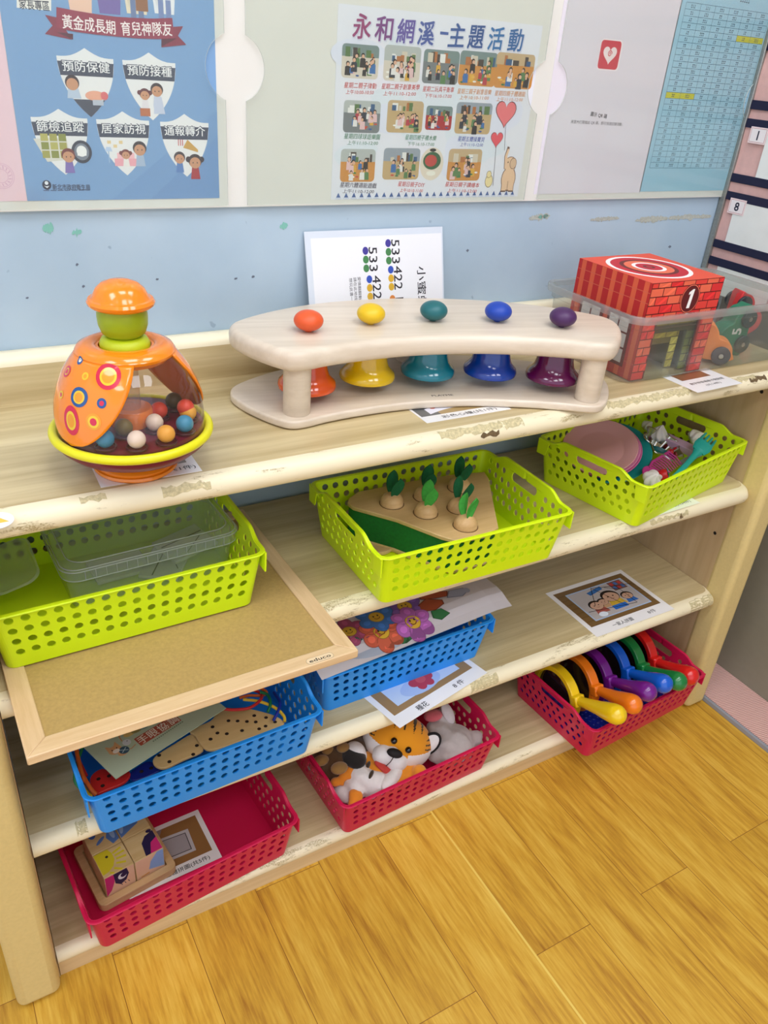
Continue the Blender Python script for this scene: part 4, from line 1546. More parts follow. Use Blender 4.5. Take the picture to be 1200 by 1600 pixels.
def draw_plates(A, w, h):
    A.rect(-w / 2 + 0.01, -h / 2 + 0.028, w / 2 - 0.01, h / 2 - 0.01, (160, 150, 130), 1)
    A.text('蛋糕玩具組(共34件)', 0.0, -h / 2 + 0.014, 0.011, (60, 58, 60), 2, 0, 'c', 0.105, 0.005)


p = at_z(1094, 786, Z2)
card('picture_card', 'white picture card half under the basket of toy plates', 'card', p.x - 0.068, p.y + 0.038, Z2, 0.135, 0.078, 1.5, draw_plates)

p = at_z(3, 813, Z1)
A = Art()
A.sheet([(0.019 * cos(2 * pi * i / 32), 0.019 * sin(2 * pi * i / 32)) for i in range(32)], (236, 236, 240), 0.0003)
A.poly([(-0.013, -0.007), (0.013, -0.007), (0.0, 0.011)], (236, 196, 60), 1)
tag(A.build('round_sticker', GLOSSY_INK, 'flat', None, (p.x - 0.006, p.y + 0.001, Z1 + 0.0004)), 'round white sticker with a yellow triangle on the worktop edge, far left', 'sticker')

# ------------------------------------------------------------------ spinning ball toy
SX, SY = 0.2174, 0.0643
SPZ = Z1 + 0.0012
ORG = principled('orange_gloss', (240, 134, 22), 0.16, coat=0.5)
MAR = principled('maroon_gloss', (112, 14, 48), 0.3, coat=0.1, spec=0.3)
YEL = principled('lime_yellow_ring', (222, 216, 24), 0.3)
GRN_ = principled('lime_knob', (150, 170, 24), 0.35)
toy = thing('spinning_toy', 'orange spinning push toy with clear dome of balls and green knob', 'toy', (SX, SY, SPZ))
q = MB(); q.lathe([(0.0, 0.0), (0.050, 0.0), (0.0525, 0.003), (0.0515, 0.006), (0.049, 0.007), (0.0495, 0.0095), (0.047, 0.013), (0.041, 0.017), (0.0, 0.017)], 48)
q.build('foot_ring', ORG, toy)
q = MB(); q.lathe([(0.0, 0.0145), (0.041, 0.0155), (0.062, 0.0215), (0.080, 0.031), (0.091, 0.041), (0.0945, 0.049), (0.0945, 0.056), (0.0, 0.056)], 64)
q.build('bowl', MAR, toy)
q = MB(); q.tube([(0.0945 * cos(2 * pi * i / 72), 0.0945 * sin(2 * pi * i / 72), 0.0545) for i in range(72)], 0.0058, 12, True)
q.build('rim_ring', YEL, toy)
DOME = [(0.0895, 0.058), (0.0897, 0.070), (0.0885, 0.084), (0.0855, 0.100), (0.0800, 0.117), (0.0720, 0.134), (0.0625, 0.148), (0.0555, 0.1565)]


def dome_r(z):
    if z <= DOME[0][1]:
        return DOME[0][0]
    for (r0, z0), (r1, z1) in zip(DOME[:-1], DOME[1:]):
        if z <= z1:
            t = (z - z0) / (z1 - z0)
            return r0 + (r1 - r0) * t
    return DOME[-1][0]


fine = [(dome_r(0.058 + 0.0985 * i / 28), 0.058 + 0.0985 * i / 28) for i in range(29)]
q = MB(); q.lathe(fine, 64)
q.build('clear_dome', clear_sheet('clear_dome_plastic', (246, 240, 238), 0.02, 0.03, 1.0), toy, angle=180)
# floor plate with round pits
q = MB(); q.lathe([(0.0, 0.0615), (0.088, 0.0585)], 48)
plate = q.build('ball_plate', MAR, toy)
pits = [(214, 691), (165, 690), (194, 672), (242, 664), (260, 682), (289, 666), (294, 648), (249, 645), (272, 630), (150, 672)]
q = MB()
pit_pos = []
for (u, v) in pits:
    P = at_z(u, v + 3, SPZ + 0.066)
    pit_pos.append((P.x - SX, P.y - SY))
    q.tube([(P.x - SX + 0.0118 * cos(2 * pi * i / 20), P.y - SY + 0.0118 * sin(2 * pi * i / 20), 0.0622) for i in range(20)], 0.0014, 6, True)
q.build('pit_rims', principled('dark_maroon', (70, 10, 34), 0.3), toy)
q = MB(); q.lathe([(0.026, 0.061), (0.0265, 0.079), (0.0245, 0.082), (0.0, 0.082)], 32); q.build('inner_hub', ORG, toy)
q = MB(); q.lathe([(0.0125, 0.082), (0.0125, 0.158)], 28); q.build('inner_tube', clear_sheet('clear_tube_plastic', (244, 236, 226), 0.12, 0.05, 1.0), toy, angle=180)
q = MB(); q.lathe([(0.047, 0.1475), (0.0495, 0.1475), (0.0505, 0.1575), (0.047, 0.1575), (0.047, 0.1475)], 48); q.build('inner_collar', ORG, toy)
q = MB(); q.lathe([(0.030, 0.152), (0.0575, 0.1545), (0.0585, 0.158), (0.0555, 0.163), (0.047, 0.1665), (0.037, 0.167), (0.0345, 0.1655), (0.0335, 0.1635), (0.031, 0.1635), (0.030, 0.152)], 64)
q.build('collar', ORG, toy)
q = MB(); q.lathe([(0.0, 0.158), (0.029, 0.158), (0.0295, 0.166), (0.0265, 0.1715), (0.0215, 0.174), (0.0, 0.174)], 40); q.build('knob_base', principled('lime_knob_light', (186, 200, 24), 0.4), toy)
q = MB(); q.lathe([(0.0, 0.172), (0.019, 0.1735), (0.0255, 0.179), (0.0285, 0.188), (0.0292, 0.198), (0.0288, 0.206), (0.0285, 0.2115), (0.0, 0.2115)], 40); q.build('knob', GRN_, toy)
q = MB(); q.lathe([(0.0, 0.2085), (0.034, 0.209), (0.0382, 0.2125), (0.0388, 0.2155), (0.0368, 0.2188), (0.0335, 0.2195), (0.0315, 0.2225), (0.0275, 0.2305), (0.0205, 0.2365), (0.0105, 0.24), (0.0, 0.241)], 56)
q.build('cap', ORG, toy)


def petal(az0, nm):
    """a curved orange shell on the dome, wide under the collar and tapering to a rounded tip"""
    q = MB()
    NZ, NA = 26, 22
    vs = []
    zb, zt = 0.0615, 0.157
    for i in range(NZ + 1):
        z = zb + (zt - zb) * i / NZ
        t = i / NZ
        hw = radians(58) * (t ** 0.5 if t > 0 else 0)
        hw = max(hw, radians(1.0))
        for j in range(NA + 1):
            a = az0 + hw * (2 * j / NA - 1)
            r = dome_r(z) + 0.0026
            vs.append((r * cos(a), r * sin(a), z))
    q.add(vs, [(i * (NA + 1) + j, i * (NA + 1) + j + 1, (i + 1) * (NA + 1) + j + 1, (i + 1) * (NA + 1) + j) for i in range(NZ) for j in range(NA)])
    return q.build(nm, ORG, toy, solid=0.0022, weld=True)


petal(radians(-153), 'shell_panel')
petal(radians(22), 'shell_panel')
# printed rings on the front shell
CRIM, AMB, NAV, LY, WHT = (204, 30, 66), (226, 150, 24), (24, 78, 140), (226, 190, 40), (236, 232, 220)


def on_dome(u, v):
    d = sight(u, v).normalized()
    o = STATION - Vector((SX, SY, SPZ))
    k = o.length - 0.35
    while k < o.length + 0.3:
        P = o + d * k
        if 0.05 < P.z < 0.16 and sqrt(P.x ** 2 + P.y ** 2) <= dome_r(P.z) + 0.003:
            return math.atan2(P.y, P.x), P.z
        k += 0.0005
    return None


rq = MB()
MATN = {}


def ring_mark(u, v, rx, ry, cols, tilt=0.0):
    hit = on_dome(u, v)
    if not hit:
        return
    a0, z0 = hit
    e = 0.002
    slope = Vector((dome_r(z0 + e) - dome_r(z0 - e), 2 * e)).normalized()
    for k, (f, c) in enumerate(cols):
        mi = MATN.setdefault(c, len(MATN))
        vs = []
        n, m = 24, 4
        for j in range(m + 1):
            for i in range(n):
                t = 2 * pi * i / n
                x, y = rx * f * j / m * cos(t), ry * f * j / m * sin(t)
                x, y = x * cos(tilt) - y * sin(tilt), x * sin(tilt) + y * cos(tilt)
                z = z0 + y * slope.y
                r = dome_r(z) + 0.0029 + 0.00012 * (k + 1)
                a = a0 + x / r
                vs.append((r * cos(a), r * sin(a), z))
        rq.add(vs, [(j * n + i, j * n + (i + 1) % n, (j + 1) * n + (i + 1) % n, (j + 1) * n + i) for j in range(1, m) for i in range(n)] + [list(range(n, 2 * n))], mi)


def zc(x, y):
    return (x / 3.0, 400 + y / 3.0)


ring_mark(*zc(507, 565), 0.0145, 0.0155, [(1, CRIM), (0.68, LY), (0.5, AMB)])
ring_mark(*zc(378, 487), 0.0048, 0.0052, [(1, NAV), (0.5, WHT)])
ring_mark(*zc(315, 540), 0.0075, 0.0072, [(1, CRIM), (0.62, LY), (0.45, CRIM)])
ring_mark(*zc(400, 563), 0.0045, 0.0047, [(1, LY), (0.55, AMB)])
ring_mark(*zc(370, 662), 0.0125, 0.0118, [(1, NAV), (0.66, LY), (0.48, AMB)])
ring_mark(*zc(477, 690), 0.0056, 0.006, [(1, NAV), (0.5, CRIM)])
ring_mark(*zc(286, 650), 0.0048, 0.0048, [(1, LY), (0.55, CRIM)])
ring_mark(*zc(333, 772), 0.0125, 0.0175, [(1, CRIM), (0.64, LY), (0.46, AMB)], 0.2)
ring_mark(*zc(438, 778), 0.0095, 0.0098, [(1, AMB), (0.72, LY), (0.45, CRIM)])
rq.build('printed_rings', [principled('print_%02x%02x%02x' % c, c, 0.2, coat=0.4) for c in MATN], toy, angle=180)
# loose balls on the plate
BCOL = [(236, 222, 200), (56, 142, 176), (122, 108, 40), (236, 222, 200), (240, 178, 70), (70, 152, 186), (240, 178, 60), (230, 84, 62), (84, 72, 40)]
BLAB = ['cream ball in the front pit of the spinning toy', 'blue ball at the left, beside the orange shell of the spinning toy', 'olive ball behind the front balls of the spinning toy',
        'cream ball in the middle of the spinning toy plate', 'yellow ball at the front right of the spinning toy', 'blue ball at the right edge of the spinning toy',
        'yellow ball by the right dome wall of the spinning toy', 'coral ball beside the orange hub of the spinning toy', 'dark olive ball at the back of the spinning toy']
for (x, y), c, lb in zip(pit_pos, BCOL, BLAB):
    q = MB(); q.ball((0, 0, 0), 0.0108, n=24, k=14)
    tag(q.build('toy_ball', principled('ball_%02x%02x%02x' % c, c, 0.4), None, (SX + x, SY + y, SPZ + 0.0722), angle=180), lb, 'ball', 'balls in the spinning toy')
P = at_z(290, 625, SPZ + 0.083)
q = MB(); q.ball((0, 0, 0), 0.0108, n=24, k=14)
tag(q.build('toy_ball', principled('ball_e6543e', (230, 84, 62), 0.4), None, (P.x - 0.004, P.y - 0.012, SPZ + 0.0722 + 0.006), angle=180), 'coral red ball resting high against the right dome wall of the spinning toy', 'ball', 'balls in the spinning toy')

# ------------------------------------------------------------------ bell board
BW = wood('whitewashed_maple', (226, 212, 192), (204, 188, 166), 'X', 0.34, 90, 0.06, 0.5, 0.15)
bb = thing('bell_board', 'whitewashed wooden bell board with five coloured bells and egg knobs', 'musical toy', (0.716, 0.108, Z1 + 0.0012), radians(-13.5))


def catmull(P, n=6):
    out = []
    L = len(P)
    for i in range(L):
        p0, p1, p2, p3 = (Vector(P[(i + k - 1) % L]) for k in range(4))
        for j in range(n):
            t = j / n
            out.append(tuple(0.5 * ((2 * p1) + (p2 - p0) * t + (2 * p0 - 5 * p1 + 4 * p2 - p3) * t * t + (3 * p1 - p0 - 3 * p2 + p3) * t ** 3)))
    return out


half = [(0.0, -0.026), (0.07, -0.030), (0.14, -0.044), (0.195, -0.060), (0.228, -0.074), (0.252, -0.078), (0.272, -0.066), (0.30, -0.030), (0.322, 0.012), (0.328, 0.045), (0.312, 0.078), (0.25, 0.125), (0.17, 0.163), (0.08, 0.184)]
outl = half + [(0.0, 0.19)] + [(-x, y) for x, y in half[:0:-1]]
outl = catmull(outl, 5)


def inset(pts, d):
    n = len(pts)
    out = []
    for i in range(n):
        t = Vector(pts[(i + 1) % n]) - Vector(pts[i - 1])
        t.normalize()
        out.append((pts[i][0] - t.y * d, pts[i][1] + t.x * d))
    return out


def slab(name, z0, z1, r, mat):
    q = MB()
    n = len(outl)
    layers = []
    K = 5
    for i in range(K + 1):
        a = pi / 2 * i / K
        layers.append((inset(outl, r * (1 - sin(a))), z0 + r * (1 - cos(a))))
    for i in range(K + 1):
        a = pi / 2 * i / K
        layers.append((inset(outl, r * (1 - cos(a))), z1 - r * (1 - sin(a))))
    vs = [(p[0], p[1], z) for pts, z in layers for p in pts]
    fs = [(k * n + i, k * n + (i + 1) % n, (k + 1) * n + (i + 1) % n, (k + 1) * n + i) for k in range(len(layers) - 1) for i in range(n)]
    fs += [list(range(n))[::-1], [(len(layers) - 1) * n + i for i in range(n)]]
    q.add(vs, fs)
    return q.build(name, mat, bb, angle=50)


slab('base_board', 0.0, 0.0135, 0.004, BW)
slab('top_board', 0.0865, 0.1185, 0.0115, BW)
for (x, y) in ((-0.241, -0.045), (0.247, -0.047), (0.0, 0.163)):
    q = MB(); q.lathe([(0.0, 0.0135), (0.0195, 0.0135), (0.0205, 0.015), (0.0205, 0.089), (0.0, 0.089)], 36, M=Matrix.Translation((x, y, 0)))
    q.build('post', BW, bb)
BCOLS = [('orange', (226, 84, 26), (222, 88, 40)), ('yellow', (226, 186, 14), (224, 184, 24)), ('teal', (16, 122, 140), (30, 100, 104)), ('blue', (14, 62, 158), (24, 64, 164)), ('purple', (92, 10, 70), (72, 36, 84))]
for (nm, c, kc), (x, y) in zip(BCOLS, ((-0.214, 0.012), (-0.109, 0.042), (-0.001, 0.054), (0.108, 0.045), (0.208, 0.010))):
    M = Matrix.Translation((x, y, 0))
    q = MB(); q.lathe([(0.0, 0.0885), (0.0275, 0.0885), (0.029, 0.075), (0.031, 0.062), (0.0335, 0.0525), (0.0385, 0.0455), (0.0438, 0.0405), (0.0455, 0.0355), (0.0445, 0.031), (0.0405, 0.0285), (0.037, 0.028), (0.031, 0.04), (0.025, 0.055), (0.0, 0.062)], 48, M=M)
    b = q.build('bell', principled('bell_' + nm, c, 0.14, coat=0.6), bb)
    b['label'] = nm + ' lacquered metal bell'
    q = MB(); q.lathe([(0.0, 0.112), (0.005, 0.112), (0.005, 0.126), (0.0, 0.126)], 16, M=M); q.ball((x, y, 0.1350), (0.0222, 0.0222, 0.0152), n=32, k=18)
    k = q.build('knob', principled('knob_' + nm, kc, 0.42), bb)
    k['label'] = nm + ' wooden egg knob'
A = Art()
A.text('PLAYME', 0, 0, 0.0062, (50, 44, 40), 1, 0, 'c', 0.037, 0.02)
A.build('stamped_name', INK, 'flat', bb, (0.006, -0.006, 0.01352))

# ------------------------------------------------------------------ milky plastic bin and what is in it
BIN = clear_sheet('milky_plastic', (240, 243, 240), 0.13, 0.12, 0.8)
BINR = clear_sheet('milky_plastic_rim', (232, 236, 232), 0.32, 0.12, 0.8)
bx, by = 1.309, 0.172
bn = thing('plastic_bin', 'milky see-through plastic bin without lid, holding red box and cars', 'bin', (bx, by, Z1 + 0.0012))
hx, hy = 0.233, 0.125
q = MB()
lv = [(0.012, 0.0005), (0.010, 0.006), (0.0065, 0.10), (0.0035, 0.1005), (0.003, 0.1245)]
vs, n = [], None
for ins, z in lv:
    pts = rrect(hx - ins, hy - ins, 0.028, 7)
    n = len(pts)
    vs += [(p_[0], p_[1], z) for p_ in pts]
q.add(vs, [(k * n + i, k * n + (i + 1) % n, (k + 1) * n + (i + 1) % n, (k + 1) * n + i) for k in range(len(lv) - 1) for i in range(n)] + [list(range(n))])
q.build('bin_body', BIN, bn, angle=30)
q = MB()
a, b_, c, d_ = rrect(hx - 0.003, hy - 0.003, 0.028, 7), rrect(hx + 0.005, hy + 0.005, 0.034, 7), rrect(hx + 0.006, hy + 0.006, 0.034, 7), rrect(hx + 0.005, hy + 0.005, 0.034, 7)
vs = [(p_[0], p_[1], 0.1245) for p_ in a] + [(p_[0], p_[1], 0.1255) for p_ in b_] + [(p_[0], p_[1], 0.123) for p_ in c] + [(p_[0], p_[1], 0.112) for p_ in d_]
n = len(a)
q.add(vs, [(k * n + i, k * n + (i + 1) % n, (k + 1) * n + (i + 1) % n, (k + 1) * n + i) for k in range(3) for i in range(n)])
q.build('bin_rim', BINR, bn, angle=40)

BZ = Z1 + 0.0024


def brick_box(label, x0, y0, s, h, cols, num, pillar, open_h, windows=False, target=False):
    """a cardboard garage box: open doorway in front, printed bricks all round"""
    t = thing('garage_box', label, 'box', (x0 + s / 2, y0 + s / 2, BZ), 0, 'nesting garage boxes')
    dark, mort, brk = cols[0], cols[1], cols[2]
    q = MB()
    hs, w = s / 2, 0.0035
    q.box2((-hs, -hs, 0), (-hs + w, hs, h)); q.box2((hs - w, -hs, 0), (hs, hs, h)); q.box2((-hs, hs - w, 0), (hs, hs, h)); q.box2((-hs, -hs, h - w), (hs, hs, h))
    q.box2((-hs, -hs, 0), (-hs + pillar, -hs + w, h)); q.box2((hs - pillar, -hs, 0), (hs, -hs + w, h)); q.box2((-hs + pillar, -hs, open_h), (hs - pillar, -hs + w, h))
    q.build('box_shell', principled('box_card_%02x%02x%02x' % dark, dark, 0.45), t)
    rn = random.Random(num)

    def bricks(A, a0, a1, b0, b1, rh, bw, ok):
        k = 0
        b = b0
        while b < b1 - 0.002:
            a = a0 - (bw / 2 if k % 2 else 0)
            while a < a1:
                p0, p1, q0, q1 = max(a, a0) + 0.0009, min(a + bw, a1) - 0.0009, b + 0.0009, min(b + rh, b1) - 0.0009
                if p1 - p0 > 0.003 and q1 - q0 > 0.002 and ok(p0, p1, q0, q1):
                    c = rn.choice(brk)
                    A.poly([(p0, q0), (p1, q0), (p1, q1), (p0, q1)], c, 2)
                    if rn.random() < 0.55:
                        A.poly([(p0 + (p1 - p0) * 0.15, q0), (p0 + (p1 - p0) * 0.45, q0), (p1, q1 - (q1 - q0) * 0.25), (p1, q1), (p1 - (p1 - p0) * 0.2, q1)], shade(c, 1.12), 3)
                a += bw
            b += rh
            k += 1
    A = Art()
    A.poly([(-hs, 0), (-hs + pillar, 0), (-hs + pillar, open_h), (hs - pillar, open_h), (hs - pillar, 0), (hs, 0), (hs, h), (-hs, h)], mort, 1)
    bricks(A, -hs, hs, 0, h, 0.0152, 0.031, lambda p0, p1, q0, q1: q0 >= open_h - 0.001 or p1 <= -hs + pillar + 0.001 or p0 >= hs - pillar - 0.001)
    bricks(A, -hs, -hs + pillar, 0, open_h, 0.0152, 0.031, lambda *k: True)
    bricks(A, hs - pillar, hs, 0, open_h, 0.0152, 0.031, lambda *k: True)
    if num == 1:
        zc_ = h - 0.0335
        A.oval(0.012, zc_, 0.0245, 0.0265, mort, 4, 36); A.oval(0.012, zc_, 0.0232, 0.0252, (236, 120, 90), 5, 36); A.oval(0.012, zc_, 0.0218, 0.0238, (92, 18, 22), 6, 36)
        A.poly([(0.0075, zc_ - 0.017), (0.0155, zc_ - 0.017), (0.019, zc_ + 0.017), (0.0145, zc_ + 0.017), (0.006, zc_ + 0.012), (0.0055, zc_ + 0.0075), (0.0105, zc_ + 0.009)], (246, 244, 240), 7)
    A.build('brick_print', INK, 'wall', t, (0, -hs - 0.0001, 0))
    A = Art()        # left side: upright stripes and a window
    A.rect(-hs, 0, hs, h, (184, 34, 36), 1)
    for i in range(7):
        a = -hs + (i + 0.35) * s / 7
        A.rect(a, 0, a + s / 7 * 0.42, h, (216, 92, 58), 2)
    for b in (h - 0.018, h - 0.036, 0.03):
        A.rect(-hs, b, hs, b + 0.0012, (206, 96, 70), 3)
    if windows:
        for a in (-0.062, 0.012):
            A.rect(a - 0.006, 0.018, a + 0.056, 0.112, (96, 18, 22), 4)
            for i in (0, 1):
                for j in (0, 1, 2):
                    A.rect(a + i * 0.026, 0.024 + j * 0.028, a + i * 0.026 + 0.0225, 0.024 + j * 0.028 + 0.0245, (214, 208, 206), 5)
    A.build('side_print', INK, 'side', t, (-hs - 0.0001, 0, 0))
    if target:
        A = Art()
        A.rect(-hs, -hs, hs, hs, (226, 84, 58), 1)
        for r, c in ((0.079, (246, 240, 236)), (0.071, (196, 34, 48)), (0.054, (112, 40, 36)), (0.046, (232, 112, 78)), (0.032, (246, 240, 236)), (0.025, (196, 40, 56)), (0.0115, (110, 44, 40)), (0.006, (190, 50, 60))):
            A.oval(-0.004, 0.002, r, r, c, 2 + int((0.08 - r) * 100), 48)
        A.build('top_print', INK, 'flat', t, (0, 0, h + 0.0001))
    return t


brick_box('red brick-printed box marked 1, standing in the milky plastic bin', 1.110, 0.066, 0.185, 0.1765, ((196, 34, 38), (88, 16, 18), [(214, 42, 44), (230, 104, 74), (222, 62, 52)]), 1, 0.034, 0.108, True, True)
brick_box('olive green brick-printed box inside the doorway of the red box', 1.132, 0.082, 0.14, 0.1, ((92, 104, 84), (70, 74, 40), [(122, 130, 60), (104, 116, 62), (140, 142, 70)]), 2, 0.022, 0.078)
brick_box('yellow brick-printed box innermost in the doorway of the red box', 1.153, 0.098, 0.098, 0.074, ((120, 116, 70), (110, 98, 30), [(200, 186, 70), (212, 200, 92), (184, 168, 60)]), 3, 0.02, 0.05)


def toy_car(label, colour, M, kind=0, num=None, wheel=(44, 48, 52)):
    """flat wooden car: profile cut from a plank, two wheels on each side"""
    t = thing('toy_car', label, 'toy car', M.to_translation(), 0, 'wooden toy cars in the plastic bin', M.to_euler())
    prof = [(-0.047, 0.008), (-0.047, 0.034), (-0.042, 0.05), (-0.03, 0.07), (-0.014, 0.077), (0.002, 0.074), (0.012, 0.062), (0.017, 0.05), (0.03, 0.047), (0.042, 0.038), (0.047, 0.024), (0.045, 0.008)]
    prof = catmull(prof, 3)
    q = MB()
    q.prism([(x, z) for x, z in prof], -0.017, 0.017, 0, Matrix.Rotation(pi / 2, 4, 'X'))
    q.build('car_body', mottled('car_paint_%02x%02x%02x' % colour, colour, 0.05, 60, 0.5), t, bevel=0.002)
    for x in (-0.026, 0.026):
        for s_ in (-1, 1):
            q = MB()
            q.lathe([(0.0, -0.0035), (0.0165, -0.0035), (0.018, -0.002), (0.018, 0.002), (0.0165, 0.0035), (0.007, 0.0035), (0.006, 0.0025), (0.0, 0.0025)], 28, 0, Matrix.Translation((x, s_ * 0.0212, 0.018)) @ Matrix.Rotation(-s_ * pi / 2, 4, 'X'))
            w = q.build('wheel', principled('car_wheel_%02x%02x%02x' % wheel, wheel, 0.5), t)
            q = MB(); q.lathe([(0.0, 0.002), (0.0045, 0.002), (0.0045, 0.0046), (0.0, 0.0052)], 16, 0, Matrix.Translation((x, s_ * 0.0212, 0.018)) @ Matrix.Rotation(-s_ * pi / 2, 4, 'X'))
            q.build('axle_pin', principled('steel_pin', (176, 170, 160), 0.3, 0.9), w)
    if num:
        A = Art(); A.text(num, 0, 0, 0.022, (206, 204, 196), 1, 0, 'c', None, 0.04)
        A.build('printed_number', INK, 'wall', t, (0.0, -0.0172, 0.037))
    return t


def car_at(x, y, z, yaw, pitch=0, roll=0):
    return Matrix.Translation((x, y, z)) @ Matrix.Rotation(yaw, 4, 'Z') @ Matrix.Rotation(pitch, 4, 'Y') @ Matrix.Rotation(roll, 4, 'X')


toy_car('orange wooden toy car in the plastic bin, beside the red box', (236, 136, 58), car_at(1.353, 0.105, BZ, radians(-42)), wheel=(46, 54, 70))
toy_car('green wooden toy car marked 5, standing on its end in the plastic bin', (40, 116, 84), car_at(1.474, 0.118, BZ + 0.049, radians(-8), radians(-90)), num='5', wheel=(34, 56, 52))
toy_car('red wooden toy car standing on end behind the orange car in the bin', (212, 50, 52), car_at(at_y(1140, 480, 0.205).x, 0.205, BZ + 0.049, radians(164), radians(-90)))
toy_car('yellow wooden toy car on end in the far corner of the bin', (226, 214, 50), car_at(1.475, 0.215, BZ + 0.049, radians(-10), radians(-90)))

# ------------------------------------------------------------------ framed board that sticks out over the second shelf
BEECH = wood('beech_frame_long', (232, 204, 162), (214, 180, 134), 'X', 0.42, 110, 0.08, 0.35)
BEECHY = wood('beech_frame_deep', (230, 200, 158), (210, 176, 130), 'Y', 0.42, 110, 0.08, 0.35)
fb = thing('framed_board', 'brown fibre board in a beech frame, sticking out under the left lime basket', 'board', (0.2375, 0.0945, Z2 + 0.0006), radians(0.7))
fw, fh, rl = 0.2235, 0.219, 0.026
q = MB(); q.box2((-fw + 0.01, -fh + 0.01, 0.002), (fw - 0.01, fh - 0.01, 0.0105)); q.build('fibre_panel', mottled('brown_fibreboard', (178, 148, 88), 0.09, 240, 0.75), fb)
for s_ in (-1, 1):
    q = MB()
    pts = [(-fw, s_ * fh), (fw, s_ * fh), (fw - rl, s_ * (fh - rl)), (-fw + rl, s_ * (fh - rl))]
    q.prism(pts if s_ < 0 else pts[::-1], 0, 0.0135); q.build('frame_rail', BEECH, fb, bevel=0.0015)
    q = MB()
    pts = [(s_ * fw, -fh), (s_ * fw, fh), (s_ * (fw - rl), fh - rl), (s_ * (fw - rl), -fh + rl)]
    q.prism(pts if s_ > 0 else pts[::-1], 0, 0.0135); q.build('frame_rail', BEECHY, fb, bevel=0.0015)
A = Art()
P = at_z(497, 1031, Z2 + 0.014)
A.poly([(a, b) for a, b in rrect(0.021, 0.0062, 0.006)], (120, 100, 80), 1)
A.poly([(a, b) for a, b in rrect(0.0206, 0.0058, 0.0057)], (232, 208, 170), 2)
A.text('educo', 0, 0, 0.0062, (24, 22, 22), 3, 0, 'c', 0.033, 0.03)
A.build('name_plate', INK, 'flat', fb, (P.x - 0.2375 + 0.001, P.y - 0.0945 - 0.0006, 0.0136))

# ------------------------------------------------------------------ clear lidded box in the lime basket on the framed board
LB = Z2 + TRAY_T + E3 + 0.0026       # inside floor of that basket
CLEAR = clear_sheet('clear_box_plastic', (247, 251, 248), 0.24, 0.07, 1.0)
CLEARR = clear_sheet('clear_box_rim', (240, 245, 241), 0.5, 0.07, 1.0)
cb = thing('clear_box', 'clear plastic box with a stepped lid in the left lime basket', 'box', (0.243, 0.187, LB), radians(2.5))
hx, hy = 0.134, 0.076
q = MB()
lv = [(0.016, 0.0006), (0.013, 0.006), (0.007, 0.058), (0.007, 0.078)]
vs = []
for ins, z in lv:
    pts = rrect(hx - ins, hy - ins, 0.022, 6); n = len(pts)
    vs += [(a, b, z) for a, b in pts]
q.add(vs, [(k * n + i, k * n + (i + 1) % n, (k + 1) * n + (i + 1) % n, (k + 1) * n + i) for k in range(3) for i in range(n)] + [list(range(n))])
q.build('box_body', CLEAR, cb, angle=30)
q = MB()
lv = [(0.0015, 0.0635), (-0.0005, 0.080), (0.002, 0.0825), (0.006, 0.083), (0.0085, 0.0855), (0.0135, 0.0865), (0.017, 0.0815)]
vs = []
for ins, z in lv:
    pts = rrect(hx - ins, hy - ins, 0.024 - min(ins, 0.012) * 0.4, 6); n = len(pts)
    vs += [(a, b, z) for a, b in pts]
q.add(vs, [(k * n + i, k * n + (i + 1) % n, (k + 1) * n + (i + 1) % n, (k + 1) * n + i) for k in range(len(lv) - 1) for i in range(n)] + [[(len(lv) - 1) * n + i for i in range(n)]])
lid = q.build('lid', CLEAR, cb, angle=25)
q = MB()
for k_, (ins, z) in enumerate(((-0.0004, 0.0798), (0.002, 0.0824), (0.0128, 0.0868), (0.0014, 0.0636))):
    q.tube([(a, b, z) for a, b in rrect(hx - ins, hy - ins, 0.024, 6)], 0.0009, 6, True)
for i in range(15):
    a = -hx + 0.03 + (2 * hx - 0.06) * i / 14
    q.box((a, -hy - 0.0004, 0.0725), (0.0008, 0.0018, 0.015))
    q.box((a, hy + 0.0004, 0.0725), (0.0008, 0.0018, 0.015))
q.build('lid_ridges', CLEARR, lid)
# three clear picture tiles in the box, black hand-drawn lines on them
TILE = clear_sheet('clear_tile', (244, 249, 246), 0.6, 0.08, 1.0)
for k_, (x, y, z, rz, tilt, lb) in enumerate(((0.275, 0.180, 0.011, 58, 0, 'clear tile with a black line lying flat in the clear lidded box'),
                                              (0.313, 0.195, 0.030, 20, 7, 'clear tile with a black line on top at the right in the clear lidded box'),
                                              (0.207, 0.200, 0.011, 4, 0, 'plain clear tile lying at the left in the clear lidded box'))):
    t = thing('picture_tile', lb, 'tile', (x, y, LB + z), radians(rz), 'tiles in the clear box', (radians(tilt), 0, radians(rz)))
    q = MB(); q.box((0, 0, 0), (0.085, 0.062, 0.006)); q.build('tile', TILE, t, bevel=0.0012)
    if k_ < 2:
        q = MB(); q.box((0, 0.010, 0.0034), (0.078, 0.0018, 0.0006)); q.box((0.006, -0.012, 0.0034), (0.05, 0.0012, 0.0006), rz=0.5); q.build('drawn_line', principled('black_line', (28, 32, 40), 0.5), t)
# the rounded clear lid at the far left of the same basket
q = MB()
vs = []
lv = [(0.0, 0.0), (0.003, 0.002), (0.0055, 0.0)]
for ins, z in lv:
    pts = rrect(0.036 - ins, 0.058 - ins, 0.022, 6); n = len(pts)
    vs += [(a, b, z) for a, b in pts]
q.add(vs, [(k * n + i, k * n + (i + 1) % n, (k + 1) * n + (i + 1) % n, (k + 1) * n + i) for k in range(2) for i in range(n)] + [[2 * n + i for i in range(n)]])
o = q.build('clear_tray', CLEARR, None, (0.054, 0.195, LB + 0.058), (radians(4), radians(-14), 0))
tag(o, 'small loose clear plastic tray at the far left end of the left lime basket', 'tray')

